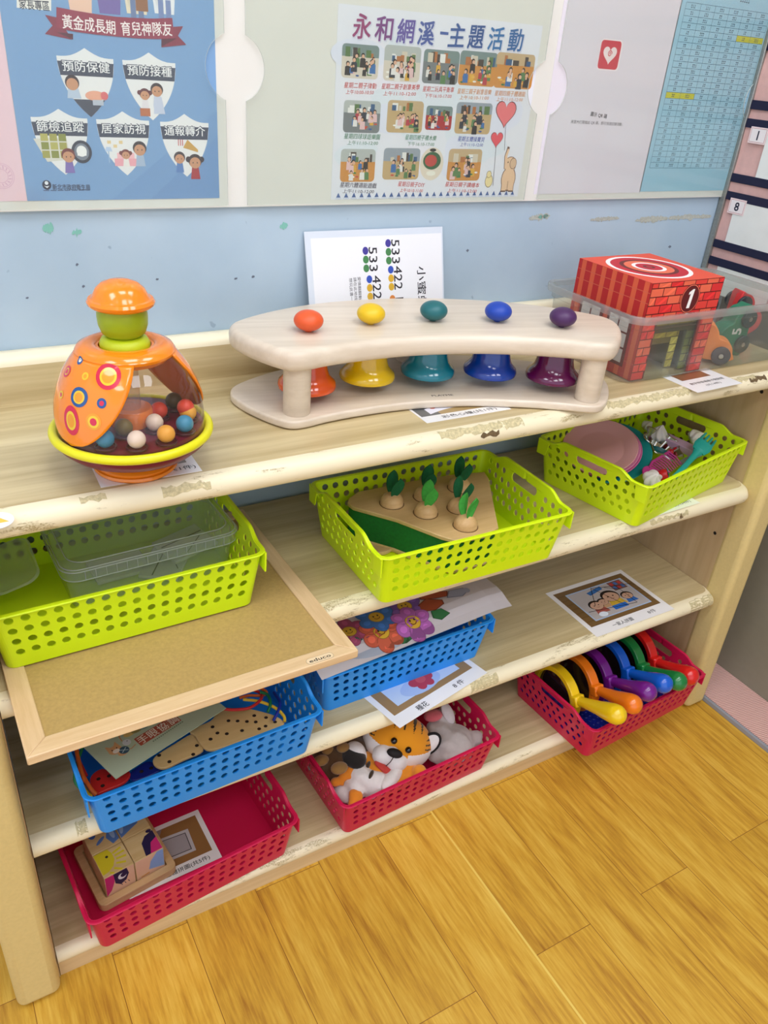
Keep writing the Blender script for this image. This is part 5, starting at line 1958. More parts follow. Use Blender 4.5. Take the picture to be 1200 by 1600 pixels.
# ------------------------------------------------------------------ carrot board in the middle lime basket
LBM = Z2 + E3 + 0.0026
ZT = LBM + 0.069
PLY = wood('birch_ply', (214, 182, 128), (196, 160, 104), 'X', 0.42, 80, 0.08, 0.45)
outline_px = [(545, 778), (560, 768), (640, 752), (700, 742), (757, 737), (764, 748), (774, 800), (779, 824), (765, 834), (728, 842), (712, 844), (690, 838), (620, 811), (552, 792), (543, 785)]
pts = [at_z(u, v, ZT) for u, v in outline_px]
ccx, ccy = sum(p.x for p in pts) / len(pts), sum(p.y for p in pts) / len(pts)
pts = [(p.x - ccx, p.y - ccy) for p in pts]
A_ = sum(pts[i][0] * pts[(i + 1) % len(pts)][1] - pts[(i + 1) % len(pts)][0] * pts[i][1] for i in range(len(pts)))
if A_ < 0:
    pts = pts[::-1]
cbd = thing('carrot_board', 'wedge-shaped wooden toy board with green sides in the middle lime basket', 'toy', (ccx, ccy, LBM))
zt = ZT - LBM
q = MB(); q.prism(inset(pts, 0.003), 0.008, zt - 0.0075); q.build('green_side', mottled('green_felt', (16, 104, 40), 0.12, 200, 0.85), cbd)
q = MB(); q.prism(pts, zt - 0.0075, zt); q.build('top_plate', PLY, cbd, bevel=0.0014)
q = MB(); q.prism(pts, 0.0004, 0.008); q.build('bottom_plate', PLY, cbd, bevel=0.0014)
CW = wood('carrot_beech', (226, 192, 140), (196, 154, 100), 'X', 0.45, 150, 0.16, 0.6)
FELT1, FELT2 = mottled('leaf_felt_dark', (20, 96, 54), 0.1, 200, 0.9), mottled('leaf_felt_light', (64, 158, 58), 0.1, 200, 0.9)
hole_q = MB()
cpos = []
for (u, v, k_, lb) in ((612, 787, 0, 'wooden toy carrot at the left corner of the carrot board'),
                       (665, 802, 1, 'wooden toy carrot with light green leaves in the middle of the carrot board'),
                       (727, 822, 2, 'wooden toy carrot with curled light green leaves at the front corner of the carrot board'),
                       (664, 777, 0, 'wooden toy carrot behind the middle one on the carrot board'),
                       (717, 795, 3, 'wooden toy carrot behind the front corner one on the carrot board'),
                       (717, 763, 0, 'wooden toy carrot at the back of the carrot board')):
    P = at_z(u, v, ZT)
    c = thing('toy_carrot', lb, 'toy carrot', (P.x, P.y, ZT + 0.0003), random.uniform(-0.5, 0.5), 'toy carrots on the carrot board')
    hole_q.tube([(P.x - ccx + 0.0215 * cos(2 * pi * i / 28), P.y - ccy + 0.0215 * sin(2 * pi * i / 28), zt + 0.0002) for i in range(28)], 0.0007, 6, True)
    q = MB(); q.lathe([(0.0, 0.0), (0.0205, 0.0), (0.0206, 0.004), (0.0195, 0.009), (0.0168, 0.0142), (0.0122, 0.0185), (0.006, 0.0208), (0.0, 0.0213)], 32)
    q.build('root', CW, c)
    for s_ in (-1, 1):
        q = MB()
        n = 9
        wv = []
        for i in range(n + 1):
            t = i / n
            w_ = 0.024 * (sin(pi * min(1, 0.12 + t * 0.88)) ** 0.6) * (0.62 + 0.4 * t)
            y = s_ * (0.0022 + 0.010 * t * (1.2 if k_ != 2 else 0.7)) + (0.004 * sin(3 * t) if k_ == 2 else 0)
            z = 0.0165 + 0.044 * t
            x0 = 0.006 * t
            for e in (-1, 0, 1):
                wv.append((x0 + e * w_ * 0.62, y + (s_ * 0.0045 * abs(e)), z - 0.003 * abs(e) * t))
        q.add(wv, [(i * 3 + e, i * 3 + e + 1, (i + 1) * 3 + e + 1, (i + 1) * 3 + e) for i in range(n) for e in (0, 1)])
        o = q.build('felt_leaf', [FELT1, FELT2], c, solid=0.0022, subsurf=1)
        o.data.materials.clear()
        o.data.materials.append(FELT2 if (k_ in (1, 2)) else FELT1)
hole_q.build('hole_rims', principled('dark_hole_rim', (110, 80, 44), 0.8), cbd)
P = at_z(600, 858, LBM + 0.006)
q = MB(); q.lathe([(0.0, 0.0), (0.026, 0.0), (0.027, 0.001), (0.027, 0.0055), (0.026, 0.0065), (0.0, 0.0065)], 36)
tag(q.build('wooden_disc', CW, None, (P.x - 0.002, P.y + 0.018, LBM)), 'round wooden disc lying on the floor of the middle lime basket', 'disc')

# ------------------------------------------------------------------ toy plates and cutlery in the right lime basket
LBR = Z2 + E3 + 0.0026


def plate_mesh(r):
    q = MB()
    q.lathe([(0.0, 0.0), (r * 0.62, 0.0), (r * 0.68, 0.0012), (r * 0.80, 0.0075), (r * 0.98, 0.0105), (r, 0.012), (r * 0.985, 0.0132), (r * 0.80, 0.0098), (r * 0.66, 0.0036), (r * 0.6, 0.0024), (0.0, 0.0024)], 56)
    return q


P = at_z(937, 703, LBR + 0.066)
tlt = Euler((radians(12), radians(-22), 0))
nrm = tlt.to_matrix() @ Vector((0, 0, 1))
side = Vector((0.012, -0.001, 0))
for i, (c, lb) in enumerate((((228, 170, 168), 'pale pink toy plate, topmost of the plates in the right lime basket'), ((224, 140, 178), 'rose toy plate just under the pale pink one'),
                             ((214, 110, 160), 'deeper pink toy plate, third in the plate stack'), ((30, 150, 146), 'teal toy plate under the pink plates'))):
    r = (0.077, 0.078, 0.078, 0.087)[i]
    o = plate_mesh(r).build('toy_plate', principled('plate_%02x%02x%02x' % c, c, 0.35), None, P - nrm * (0.0062 * i + (0.004 if i == 3 else 0)) + side * (i * 0.45 + (0.9 if i == 3 else 0)), tlt)
    tag(o, lb, 'plate', 'toy plates in the right lime basket')

TEAL = principled('teal_plastic', (40, 170, 156), 0.35)
P = at_z(1083, 714, LBR + 0.072)
q = MB()
fk = [(-0.058, 0.0), (-0.02, 0.0), (0.005, 0.001), (0.016, 0.004)]
FS = Matrix.Scale(1.5, 4)
q.tube([(a, 0, b) for a, b in fk], 0.004, 10, rr=[0.0045, 0.0036, 0.0045, 0.009], flat=0.45, M=FS)
q.tube([(0.012, 0, 0.0035), (0.022, 0, 0.006), (0.032, 0, 0.007)], 0.0115, 12, rr=[0.0095, 0.0125, 0.0118], flat=0.28, M=FS)
for b in (-0.0088, -0.003, 0.003, 0.0088):
    q.tube([(0.028, b, 0.0068), (0.042, b, 0.006), (0.054, b * 0.95, 0.0042)], 0.002, 8, rr=[0.0022, 0.0021, 0.0015], M=FS)
tag(q.build('toy_fork', TEAL, None, P, (radians(24), radians(-12), radians(20))), 'teal toy fork lying across the right lime basket', 'fork')

P = at_z(1024, 701, LBR + 0.056)
q = MB()
n = 64
lv = [(0.62, 0.0), (0.66, 0.002), (0.98, 0.034), (1.04, 0.0345), (1.06, 0.033)]
vs = []
for k_, z in lv:
    for i in range(n):
        a = 2 * pi * i / n
        r = 0.044 * k_ * (1 + 0.11 * cos(7 * a))
        vs.append((r * cos(a), r * sin(a), z))
q.add(vs, [(k_ * n + i, k_ * n + (i + 1) % n, (k_ + 1) * n + (i + 1) % n, (k_ + 1) * n + i) for k_ in range(4) for i in range(n)] + [list(range(n))])
tag(q.build('cake_mould', principled('shiny_tin', (200, 200, 190), 0.12, 1.0), None, P - Vector((0, 0, 0.012)), (radians(24), radians(8), 0)), 'shiny scalloped tin mould beside the teal plate', 'mould')

P = at_z(1057, 693, LBR + 0.062)
q = MB(); q.box((0, 0, 0), (0.08, 0.026, 0.016))
tag(q.build('toy_block', principled('mauve_card', (190, 156, 178), 0.5), None, P, (radians(8), radians(10), radians(-62)), bevel=0.0015), 'mauve oblong block lying behind the teal fork', 'block')


def swirl(label, loc, s_, rot, col=(238, 232, 224)):
    """piped cream rosette with twisted ribs"""
    q = MB()
    n, m = 48, 12
    vs = []
    for j in range(m + 1):
        t = j / m
        r0 = s_ * (0.55 + 0.45 * sin(min(1, t * 2.2) * pi / 2)) * (1 - t ** 1.6) + 0.0006
        for i in range(n):
            a = 2 * pi * i / n
            r = r0 * (1 + 0.16 * cos(6 * (a + t * 1.2)))
            vs.append((r * cos(a), r * sin(a), s_ * 1.7 * t))
    q.add(vs, [(j * n + i, j * n + (i + 1) % n, (j + 1) * n + (i + 1) % n, (j + 1) * n + i) for j in range(m) for i in range(n)] + [list(range(n))[::-1], [m * n + i for i in range(n)]])
    tag(q.build('cream_rosette', principled('cream_white', col, 0.5), None, loc, rot, angle=70), label, 'toy food', 'cream rosettes in the right lime basket')


swirl('white cream rosette at the back, behind the tin mould', at_z(1026, 685, LBR + 0.066), 0.021, (0.2, 0, 0))
swirl('white cream rosette lying behind the mauve block', at_z(1078, 686, LBR + 0.062), 0.020, (1.1, 0.3, 0.9))
swirl('white cream rosette at the front corner, beside the red strawberry', at_z(1016, 752, LBR + 0.052), 0.022, (0.55, -0.5, 0.2))
swirl('white cream rosette half hidden behind the teal plate', at_z(1006, 668, LBR + 0.05), 0.014, (0.6, 0.4, 0))

MAG = principled('magenta_plastic', (198, 62, 140), 0.35)
P = at_z(1024, 722, LBR + 0.058)
q = MB()
q.tube([(-0.032, -0.012, 0.001), (-0.012, 0.0, 0.003), (0.058, 0.016, 0.002)], 0.0028, 8)
for i in range(10):
    t = i / 9
    x = -0.02 + 0.076 * t
    y = -0.004 + 0.021 * t
    q.tube([(x, y, 0.002), (x + 0.006, y - 0.018, 0.0005), (x + 0.010, y - 0.036, -0.006)], 0.0019, 8, rr=[0.0018, 0.0017, 0.0012])
q.lathe([(0.0, -0.0018), (0.02, -0.0018), (0.0215, 0.0), (0.02, 0.0018), (0.0, 0.0018)], 28, 0, Matrix.Translation((-0.036, -0.026, -0.004)) @ Matrix.Rotation(0.3, 4, 'X'))
tag(q.build('toy_comb', MAG, None, P, (radians(14), 0, radians(2))), 'magenta toothed cake comb at the front of the right lime basket', 'comb')

P = at_z(1034, 743, LBR + 0.046)
sb = thing('toy_strawberry', 'red toy strawberry lying beside the front cream rosette', 'toy food', P, 0, None, (radians(70), 0, radians(50)))
q = MB(); q.lathe([(0.0, -0.016), (0.005, -0.0145), (0.0105, -0.006), (0.0135, 0.004), (0.012, 0.010), (0.006, 0.0125), (0.0, 0.0125)], 24); q.build('berry', mottled('strawberry_red', (206, 32, 36), 0.12, 300, 0.35), sb)
q = MB()
for i in range(5):
    a = 2 * pi * i / 5
    q.prism([(0, 0), (0.007 * cos(a - 0.4), 0.007 * sin(a - 0.4)), (0.013 * cos(a), 0.013 * sin(a)), (0.007 * cos(a + 0.4), 0.007 * sin(a + 0.4))], 0.0122, 0.0136)
q.build('leaf_cap', principled('teal_leaf', (40, 130, 140), 0.5), sb)
P = at_z(1031, 708, LBR + 0.05)
q = MB(); q.lathe([(0.0, 0.0), (0.022, 0.0), (0.026, 0.008), (0.0245, 0.008), (0.021, 0.002), (0.0, 0.002)], 36)
tag(q.build('toy_bowl', principled('deep_teal', (16, 104, 104), 0.35), None, P - Vector((0, 0, 0.006)), (radians(10), radians(8), 0)), 'small dark teal toy dish in front of the tin mould', 'bowl')
for (u, v, rz, lb) in ((1048, 706, 0.3, 'small red toy berry right of the dark teal dish'), (1056, 703, 1.2, 'small red toy berry beneath the mauve block')):
    P = at_z(u, v, LBR + 0.055)
    q = MB(); q.ball((0, 0, 0), (0.0068, 0.0068, 0.0062), n=16, k=10)
    tag(q.build('toy_berry', principled('berry_red', (196, 24, 34), 0.35), None, P), lb, 'toy food', 'small red berries in the right lime basket')
P = at_z(1083, 710, LBR + 0.048)
q = MB()
q.prism([(-0.055, -0.007), (0.055, -0.009), (0.066, 0.0), (0.06, 0.008), (-0.055, 0.006)], 0, 0.0018)
tag(q.build('toy_knife', principled('grey_plastic', (170, 172, 168), 0.4), None, P - Vector((0.004, 0.004, 0.004)), (radians(10), radians(-3), radians(10))), 'grey toy knife lying under the teal fork', 'knife')
P = at_z(1043, 689, LBR + 0.02)
q = MB()
hull = catmull([(-0.05, -0.02), (0.0, -0.034), (0.05, -0.018), (0.052, 0.02), (0.0, 0.03), (-0.048, 0.022)], 5)
q.prism(hull, 0, 0.004); q.prism(inset(hull, 0.006), 0.004, 0.03, top=inset(hull, 0.016))
tag(q.build('toy_cake', mottled('chocolate_brown', (70, 40, 34), 0.1, 80, 0.5), None, (P.x + 0.012, P.y - 0.016, LBR + 0.0005), (0, 0, radians(8)), bevel=0.002), 'dark brown toy cake under the small toys in the right lime basket', 'toy food')

# ------------------------------------------------------------------ cards and sheets of the third shelf


def draw_family(A, w, h):
    x0, y0, x1, y1 = -w / 2 + 0.012, -h / 2 + 0.030, w / 2 - 0.012, h / 2 - 0.012
    A.rect(x0, y0, x1, y1, (122, 92, 52), 1)
    for i in range(8):
        A.rect(x0, y0 + (y1 - y0) * i / 8, x1, y0 + (y1 - y0) * i / 8 + 0.002, (106, 78, 42), 2)
    a0, b0, a1, b1 = x0 + 0.024, y0 + 0.012, x1 - 0.016, y1 - 0.014
    A.rect(a0, b0, a1, b1, (170, 196, 226), 3)
    A.rect(a0 + 0.003, b0 + 0.003, a1 - 0.003, b1 - 0.003, (186, 180, 178), 4)
    W_, H_ = a1 - a0, b1 - b0

    def Q(x, y):
        return (a0 + x * W_, b0 + y * H_)
    A.poly([Q(0.3, 0.86), Q(0.58, 0.95), Q(0.58, 0.84), Q(0.32, 0.75)], (54, 112, 178), 5)
    A.poly([Q(0.72, 0.66), Q(0.95, 0.66), Q(0.95, 0.97), Q(0.72, 0.97)], (120, 84, 80), 5)
    for i in range(3):
        for j in range(2):
            A.rect(*Q(0.74 + 0.07 * i, 0.70 + 0.13 * j), *Q(0.79 + 0.07 * i, 0.8 + 0.13 * j), [(60, 110, 180), (190, 60, 60)][(i + j) % 2], 6)
    hair, skin_ = (34, 28, 30), (206, 166, 140)
    for (x, y, r, bc) in ((0.24, 0.42, 0.12, (172, 90, 80)), (0.38, 0.46, 0.09, (200, 160, 120)), (0.56, 0.55, 0.15, (212, 176, 60)), (0.79, 0.42, 0.1, (44, 110, 190))):
        cx, cy = Q(x, y)
        A.poly([(cx - r * W_ * 0.9, cy - r * H_ * 2.2), (cx + r * W_ * 0.9, cy - r * H_ * 2.2), (cx + r * W_ * 0.5, cy), (cx - r * W_ * 0.5, cy)], bc, 7)
        A.oval(cx, cy + 0.1 * r * H_, r * W_ * 0.95, r * H_ * 1.3, hair, 8, 20); A.oval(cx, cy - 0.12 * r * H_, r * W_ * 0.82, r * H_ * 1.05, skin_, 9, 20)
        for e in (-0.3, 0.3):
            A.oval(cx + e * r * W_, cy, r * W_ * 0.09, r * H_ * 0.12, hair, 10, 8)
        A.line([(cx - r * W_ * 0.2, cy - r * H_ * 0.5), (cx, cy - r * H_ * 0.6), (cx + r * W_ * 0.2, cy - r * H_ * 0.5)], 0.0008, (140, 70, 70), 10)
    A.oval(*Q(0.2, 0.12), 0.012, 0.008, (226, 236, 246), 9); A.rect(*Q(0.42, 0.12), *Q(0.66, 0.26), (34, 112, 204), 9)
    for ln in ([Q(0.22, 0.42), Q(0.44, 0.97), Q(0.62, 0.14)], [Q(0.46, 0.95), Q(0.8, 0.8), Q(1.06, 0.72)], [Q(0.8, 0.86), Q(0.8, 0.12), Q(0.04, 0.3)], [Q(0.62, 0.86), Q(0.8, 0.66)]):
        A.line(ln, 0.0014, (22, 20, 24), 12)
    A.text('一家人拼圖', -0.028, -h / 2 + 0.015, 0.0115, (60, 58, 60), 1, 0, 'c', 0.06, 0.012)
    A.text('8件', 0.062, -h / 2 + 0.016, 0.0115, (60, 58, 60), 1, 0, 'c', 0.024, 0.006)


card('picture_card', 'white picture card of a family jigsaw lying alone on the third shelf', 'card', 1.2435, 0.086, Z3, 0.236, 0.170, 0.0, draw_family)


def draw_flower_card(A, w, h):
    x0, y0, x1, y1 = -w / 2 + 0.013, -h / 2 + 0.028, w / 2 - 0.013, h / 2 - 0.012
    A.rect(x0, y0, x1, y1, (158, 124, 74), 1)
    A.rect(x0 + 0.022, y0 + 0.014, x1 - 0.022, y1, (196, 214, 238), 2)
    P_ = at_z(657, 1062, Z3)
    dx, dy = P_.x - fx, P_.y - fy
    cr_, sr_ = cos(radians(12.5)), sin(radians(12.5))
    gx, gy = dx * cr_ + dy * sr_, -dx * sr_ + dy * cr_
    A.oval(gx - 0.008, gy - 0.008, 0.05, 0.022, (172, 194, 232), 3)
    for i in range(6):
        a = 2 * pi * i / 6
        A.oval(gx + 0.017 * cos(a), gy + 0.014 * sin(a), 0.0125, 0.0105, (186, 62, 76), 4, 14, a)
    A.oval(gx, gy, 0.011, 0.009, (206, 86, 92), 5)
    A.poly([(gx + 0.02, gy + 0.012), (gx + 0.042, gy + 0.014), (gx + 0.038, gy + 0.026), (gx + 0.022, gy + 0.024)], (34, 100, 66), 5)
    A.text('種花', -0.048, -h / 2 + 0.0145, 0.0135, (40, 38, 38), 2, 0, 'c', 0.027, 0.01)
    A.text('8 件', 0.05, -h / 2 + 0.0145, 0.0125, (40, 38, 38), 2, 0, 'c', 0.027, 0.008)


rz = 12.5
fx = 0.611 + 0.119 * cos(radians(rz)) - 0.082 * sin(radians(rz))
fy = -0.040 + 0.119 * sin(radians(rz)) + 0.082 * cos(radians(rz))
card('picture_card', 'white picture card of a flower puzzle jutting out from under the blue basket', 'card', fx, fy, Z3, 0.238, 0.164, rz, draw_flower_card)

# flower sheet on the blue basket
fr, fl = at_z(797, 940, Z3 + 0.101), at_z(505, 1056, Z3 + 0.101)
rz = math.atan2(fr.y - fl.y, fr.x - fl.x)
FW, FH = 0.445, 0.264
ux_, uy_ = Vector((cos(rz), sin(rz), 0)), Vector((-sin(rz), cos(rz), 0))
fr = fr - uy_ * 0.007
org = fr - ux_ * FW        # front left corner of the sheet
A = Art()


A.LIFT = 0.0013


def fpt(u, v):
    P_ = at_z(u, v, Z3 + 0.104) - org
    return (P_.dot(ux_), P_.dot(uy_))


A.sheet([(FW * i / 16, 0) for i in range(17)] + [(FW, FH * i / 10) for i in range(1, 11)] + [(FW * i / 16, FH) for i in range(15, -1, -1)] + [(0, FH * i / 10) for i in range(9, 0, -1)], (216, 212, 216), 0.0005)


def bloom(u, v, r, col, L, n=6, face=True):
    x, y = fpt(u, v)
    for i in range(n):
        a = 2 * pi * i / n + 0.3
        A.oval(x + r * 0.62 * cos(a), y + r * 0.62 * sin(a), r * 0.46, r * 0.40, shade(col, 0.78), L, 18, a)
        A.oval(x + r * 0.62 * cos(a), y + r * 0.62 * sin(a), r * 0.43, r * 0.37, col, L + 1, 18, a)
        A.oval(x + r * 0.7 * cos(a), y + r * 0.7 * sin(a), r * 0.2, r * 0.16, shade(col, 1.15), L + 2, 12, a)
    A.oval(x, y, r * 0.40, r * 0.38, shade((226, 184, 60), 0.7), L + 3, 24); A.oval(x, y, r * 0.37, r * 0.35, (226, 184, 60), L + 4, 24)
    for e in (-0.12, 0.12):
        A.oval(x + e * r, y + 0.08 * r, r * 0.045, r * 0.06, (50, 34, 26), L + 5, 10)
    A.line([(x - r * 0.16, y - r * 0.06), (x - r * 0.07, y - r * 0.15), (x + r * 0.07, y - r * 0.15), (x + r * 0.16, y - r * 0.06)], r * 0.04, (120, 60, 30), L + 5)


def leaf(pts, col, L):
    A.poly([fpt(*p_) for p_ in pts], shade(col, 0.7), L)
    c = fpt(sum(p_[0] for p_ in pts) / len(pts), sum(p_[1] for p_ in pts) / len(pts))
    A.poly([(c[0] + (fpt(*p_)[0] - c[0]) * 0.9, c[1] + (fpt(*p_)[1] - c[1]) * 0.9) for p_ in pts], col, L + 1)


A.oval(*fpt(590, 1003), 0.085, 0.03, (178, 190, 208), 1, 30)
leaf([(672, 964), (688, 959), (703, 963), (690, 972), (676, 972)], (50, 116, 70), 2)
leaf([(624, 1001), (636, 993), (647, 996), (636, 1004), (628, 1006)], (50, 116, 70), 2)
leaf([(548, 1008), (560, 1002), (566, 1008), (554, 1016)], (40, 110, 90), 2)
bloom(545, 996, 0.036, (176, 84, 120), 3)
bloom(595, 996, 0.040, (214, 104, 78), 9)
bloom(631, 956, 0.038, (128, 92, 176), 3)
bloom(587, 974, 0.039, (70, 124, 196), 15)
bloom(644, 980, 0.040, (188, 108, 190), 21)
leaf([(652, 955), (664, 944), (690, 946), (693, 952), (680, 962), (656, 966)], (176, 84, 52), 4)
leaf([(650, 940), (672, 934), (698, 932), (699, 940), (680, 944), (656, 946)], (176, 84, 52), 4)
leaf([(697, 943), (699, 932), (722, 927), (728, 934), (722, 940)], (168, 176, 200), 4)
A.oval(*fpt(727, 931), 0.008, 0.008, (168, 176, 200), 6, 14)


def sheet_bend(p_):
    y = p_[1]
    g = 0.0166 * smooth01(min((y + 0.004) / 0.05, (FH - y) / 0.045))
    sag = 0.008 * smooth01((p_[0] - 0.402) / 0.045)
    return (p_[0], p_[1], p_[2] + g - sag * 0.6)


# bend needs inner vertices: the sheet itself is laid as a fine grid
gv, gf = [], []
NX, NY = 22, 16
A.v, A.f, A.c = A.v, A.f, A.c
nsheet = 2 + 52
A.f, A.c = A.f[nsheet:], A.c[nsheet:]
for t_, s_ in ((0.0, 1), (-0.0005, -1)):
    o_ = len(A.v)
    for i in range(NX + 1):
        for j in range(NY + 1):
            A.v.append((FW * i / NX, FH * j / NY, t_))
    for i in range(NX):
        for j in range(NY):
            a = o_ + i * (NY + 1) + j
            f_ = [a, a + NY + 1, a + NY + 2, a + 1]
            A.f.append(f_ if s_ > 0 else f_[::-1]); A.c.append(srgb((216, 212, 216)))
o = A.build('flower_sheet', ink('flower_print', 0.4, 0.15), 'flat', None, (org.x, org.y, Z3 + 0.0998), (0, 0, rz), sheet_bend)
tag(o, 'white sheet printed with smiling flowers, laid over the blue basket', 'picture sheet')

# ------------------------------------------------------------------ lacing set in the left blue basket
LBB = Z3 + E3 + 0.0026
LACEWOOD = wood('lacing_ply', (218, 188, 132), (198, 164, 108), 'X', 0.5, 70, 0.08, 0.45)
DARKHOLE = principled('hole_shadow', (40, 24, 16), 0.9)


def px_outline(px, z):
    pts = [at_z(u, v, z) for u, v in px]
    cx, cy = sum(p.x for p in pts) / len(pts), sum(p.y for p in pts) / len(pts)
    out = [(p.x - cx, p.y - cy) for p in pts]
    A_ = sum(out[i][0] * out[(i + 1) % len(out)][1] - out[(i + 1) % len(out)][0] * out[i][1] for i in range(len(out)))
    return cx, cy, (out if A_ > 0 else out[::-1])


def lacing_board(label, px, holes, z, mat, t_=0.005, rot=(0, 0, 0)):
    cx, cy, pts = px_outline(px, z + t_)
    pts = catmull(pts, 4)
    t = thing('lacing_board', label, 'toy', (cx, cy, z), 0, 'lacing boards in the left blue basket', rot)
    q = MB(); q.prism(pts, 0, t_); q.build('board', mat, t, bevel=0.001)
    q = MB()
    for (u, v) in holes:
        P = at_z(u, v, z + t_)
        q.lathe([(0.0, t_ + 0.00015), (0.0032, t_ + 0.00015)], 14, 0, Matrix.Translation((P.x - cx, P.y - cy, 0)))
    q.build('lace_holes', DARKHOLE, t)
    return t


def k3(x, y):
    return (60 + x / 2.609, 1040 + y / 2.609)


mit = [k3(*p) for p in ((618, 262), (700, 225), (740, 185), (830, 172), (930, 192), (985, 215), (1000, 240), (940, 270), (840, 300), (740, 335), (690, 342), (660, 318), (640, 285))]
lacing_board('pale wooden lacing board at the right end of the left blue basket', mit,
             [k3(*p) for p in ((710, 250), (730, 275), (768, 278), (775, 225), (812, 226), (850, 228), (830, 265), (880, 204), (928, 212), (886, 230), (926, 247), (965, 230), (702, 300), (900, 258))], LBB + 0.052, LACEWOOD)
lob = [k3(*p) for p in ((466, 385), (490, 358), (560, 315), (620, 280), (650, 290), (672, 330), (660, 352), (590, 382), (520, 415), (480, 410))]
lacing_board('pale wooden lacing board lying beside the leaflet in the left blue basket', lob, [k3(*p) for p in ((492, 366), (534, 392), (646, 326), (631, 362))], LBB + 0.046, LACEWOOD)
rd = [k3(*p) for p in ((210, 470), (225, 438), (262, 420), (300, 432), (350, 420), (375, 440), (350, 475), (280, 505), (232, 520))]
lacing_board('red lacing piece at the left front of the left blue basket', rd, [k3(*p) for p in ((245, 462), (288, 450), (262, 490))], LBB + 0.040, principled('lacing_red', (196, 40, 36), 0.4))
bd = [k3(*p) for p in ((372, 440), (400, 415), (440, 392), (470, 395), (510, 412), (470, 440), (415, 462), (380, 465))]
lacing_board('dark blue lacing piece in front of the leaflet in the left blue basket', bd, [k3(*p) for p in ((420, 432), (460, 418))], LBB + 0.034, principled('lacing_navy', (22, 34, 120), 0.4))


def lace(label, pts, col, r=0.0026):
    P = [at_z(u, v, z) for (u, v, z) in pts]
    q = []
    n = len(P)
    for i in range(n - 1):
        p0, p1, p2, p3 = P[max(i - 1, 0)], P[i], P[i + 1], P[min(i + 2, n - 1)]
        for j in range(6):
            t = j / 6
            q.append(0.5 * ((2 * p1) + (p2 - p0) * t + (2 * p0 - 5 * p1 + 4 * p2 - p3) * t * t + (3 * p1 - p0 - 3 * p2 + p3) * t ** 3))
    q.append(P[-1])
    o = q[0].copy()
    m = MB(); m.tube([p - o for p in q], r, 10)
    tag(m.build('lace', principled('lace_%02x%02x%02x' % col, col, 0.45), None, o, angle=60), label, 'lace', 'laces in the left blue basket')


zA, zB = LBB + 0.072, LBB + 0.066
R_, O_, G_, Y_, B_ = (204, 40, 40), (222, 104, 36), (24, 116, 66), (226, 190, 50), (24, 44, 150)
lace('red lace looping over the right lacing board', [(*k3(738, 172), zA), (*k3(790, 180), zA), (*k3(860, 172), zA), (*k3(905, 140), zA), (*k3(905, 112), zB), (*k3(860, 96), zB)], R_)
lace('orange lace at the back right of the left blue basket', [(*k3(820, 132), zB), (*k3(860, 122), zB), (*k3(910, 122), zB), (*k3(930, 108), zB), (*k3(900, 90), zB)], O_)
lace('green lace hooked at the right end of the left blue basket', [(*k3(905, 108), zA), (*k3(935, 120), zA), (*k3(946, 155), zA), (*k3(935, 190), zB)], G_)
lace('yellow lace curving to the right corner of the left blue basket', [(*k3(835, 138), zB + 0.004), (*k3(900, 146), zB + 0.004), (*k3(965, 172), zB), (*k3(1000, 205), zB - 0.004), (*k3(1004, 228), zB - 0.006)], Y_)
lace('dark blue lace end at the right of the left blue basket', [(*k3(958, 224), zB), (*k3(975, 190), zB + 0.004), (*k3(985, 150), zB), (*k3(960, 110), zB - 0.01)], B_)
lace('green lace hanging down at the left end of the left blue basket', [(*k3(196, 300), zA), (*k3(172, 355), zA), (*k3(152, 420), zA - 0.01), (*k3(150, 470), zA - 0.02), (*k3(170, 500), zA - 0.03)], G_)
lace('orange lace at the left end of the left blue basket', [(*k3(150, 300), zA), (*k3(158, 360), zA), (*k3(178, 440), zA - 0.01), (*k3(215, 505), zA - 0.02), (*k3(236, 525), zA - 0.026)], O_, 0.0034)
lace('yellow lace ends at the left front corner of the left blue basket', [(*k3(150, 440), zA - 0.016), (*k3(170, 478), zA - 0.02), (*k3(196, 515), zA - 0.026), (*k3(214, 536), zA - 0.028)], Y_, 0.0036)
lace('dark blue lace along the left wall of the left blue basket', [(*k3(128, 330), zA), (*k3(140, 400), zA - 0.01), (*k3(152, 450), zA - 0.03)], B_)
lace('red lace at the back left of the left blue basket', [(*k3(150, 330), zA - 0.004), (*k3(165, 385), zA - 0.016), (*k3(196, 450), zA - 0.024)], R_)

# the green leaflet on top
LZ = LBB + 0.076
p0, p1, p2 = at_z(181, 1217, LZ), at_z(346, 1111, LZ), at_z(142, 1166, LZ)
lx = (p1 - p0).normalized()
ly = Vector((-lx.y, lx.x, 0))
LW, LH = (p1 - p0).length + 0.01, 0.150
A = Art()
A.sheet([(0, 0), (LW, 0), (LW, LH), (0, LH)], (186, 202, 176), 0.0012)


def lc(u, v):
    d = at_z(u, v, LZ) - p0
    return (d.dot(lx), d.dot(ly))


for chh, (u, v) in zip('手眼協調', ((223, 1155), (238.5, 1145.5), (254, 1136), (270, 1125.5))):
    a, b = lc(u, v)
    A.rect(a - 0.0098, b - 0.0098, a + 0.0098, b + 0.0098, (178, 84, 66), 1)
    A.text(chh, a, b, 0.0165, (240, 232, 216), 2, 0, 'c', 0.016, 0.012)
for i in range(16):
    a, b = lc(240 + i * 3.0, 1158 - i * 2.0)
    A.rect(a - 0.0014, b - 0.0012, a + 0.0011, b + 0.0012, (120, 140, 116), 1)
cat = (222, 170, 120)
a, b = lc(180, 1172)
A.oval(a, b, 0.0105, 0.009, cat, 2)
for s_ in (-1, 1):
    A.poly([(a + s_ * 0.010, b + 0.003), (a + s_ * 0.0085, b + 0.0155), (a + s_ * 0.002, b + 0.008)], cat, 2)
    A.oval(a + s_ * 0.004, b + 0.002, 0.0011, 0.0014, (60, 40, 30), 4, 8)
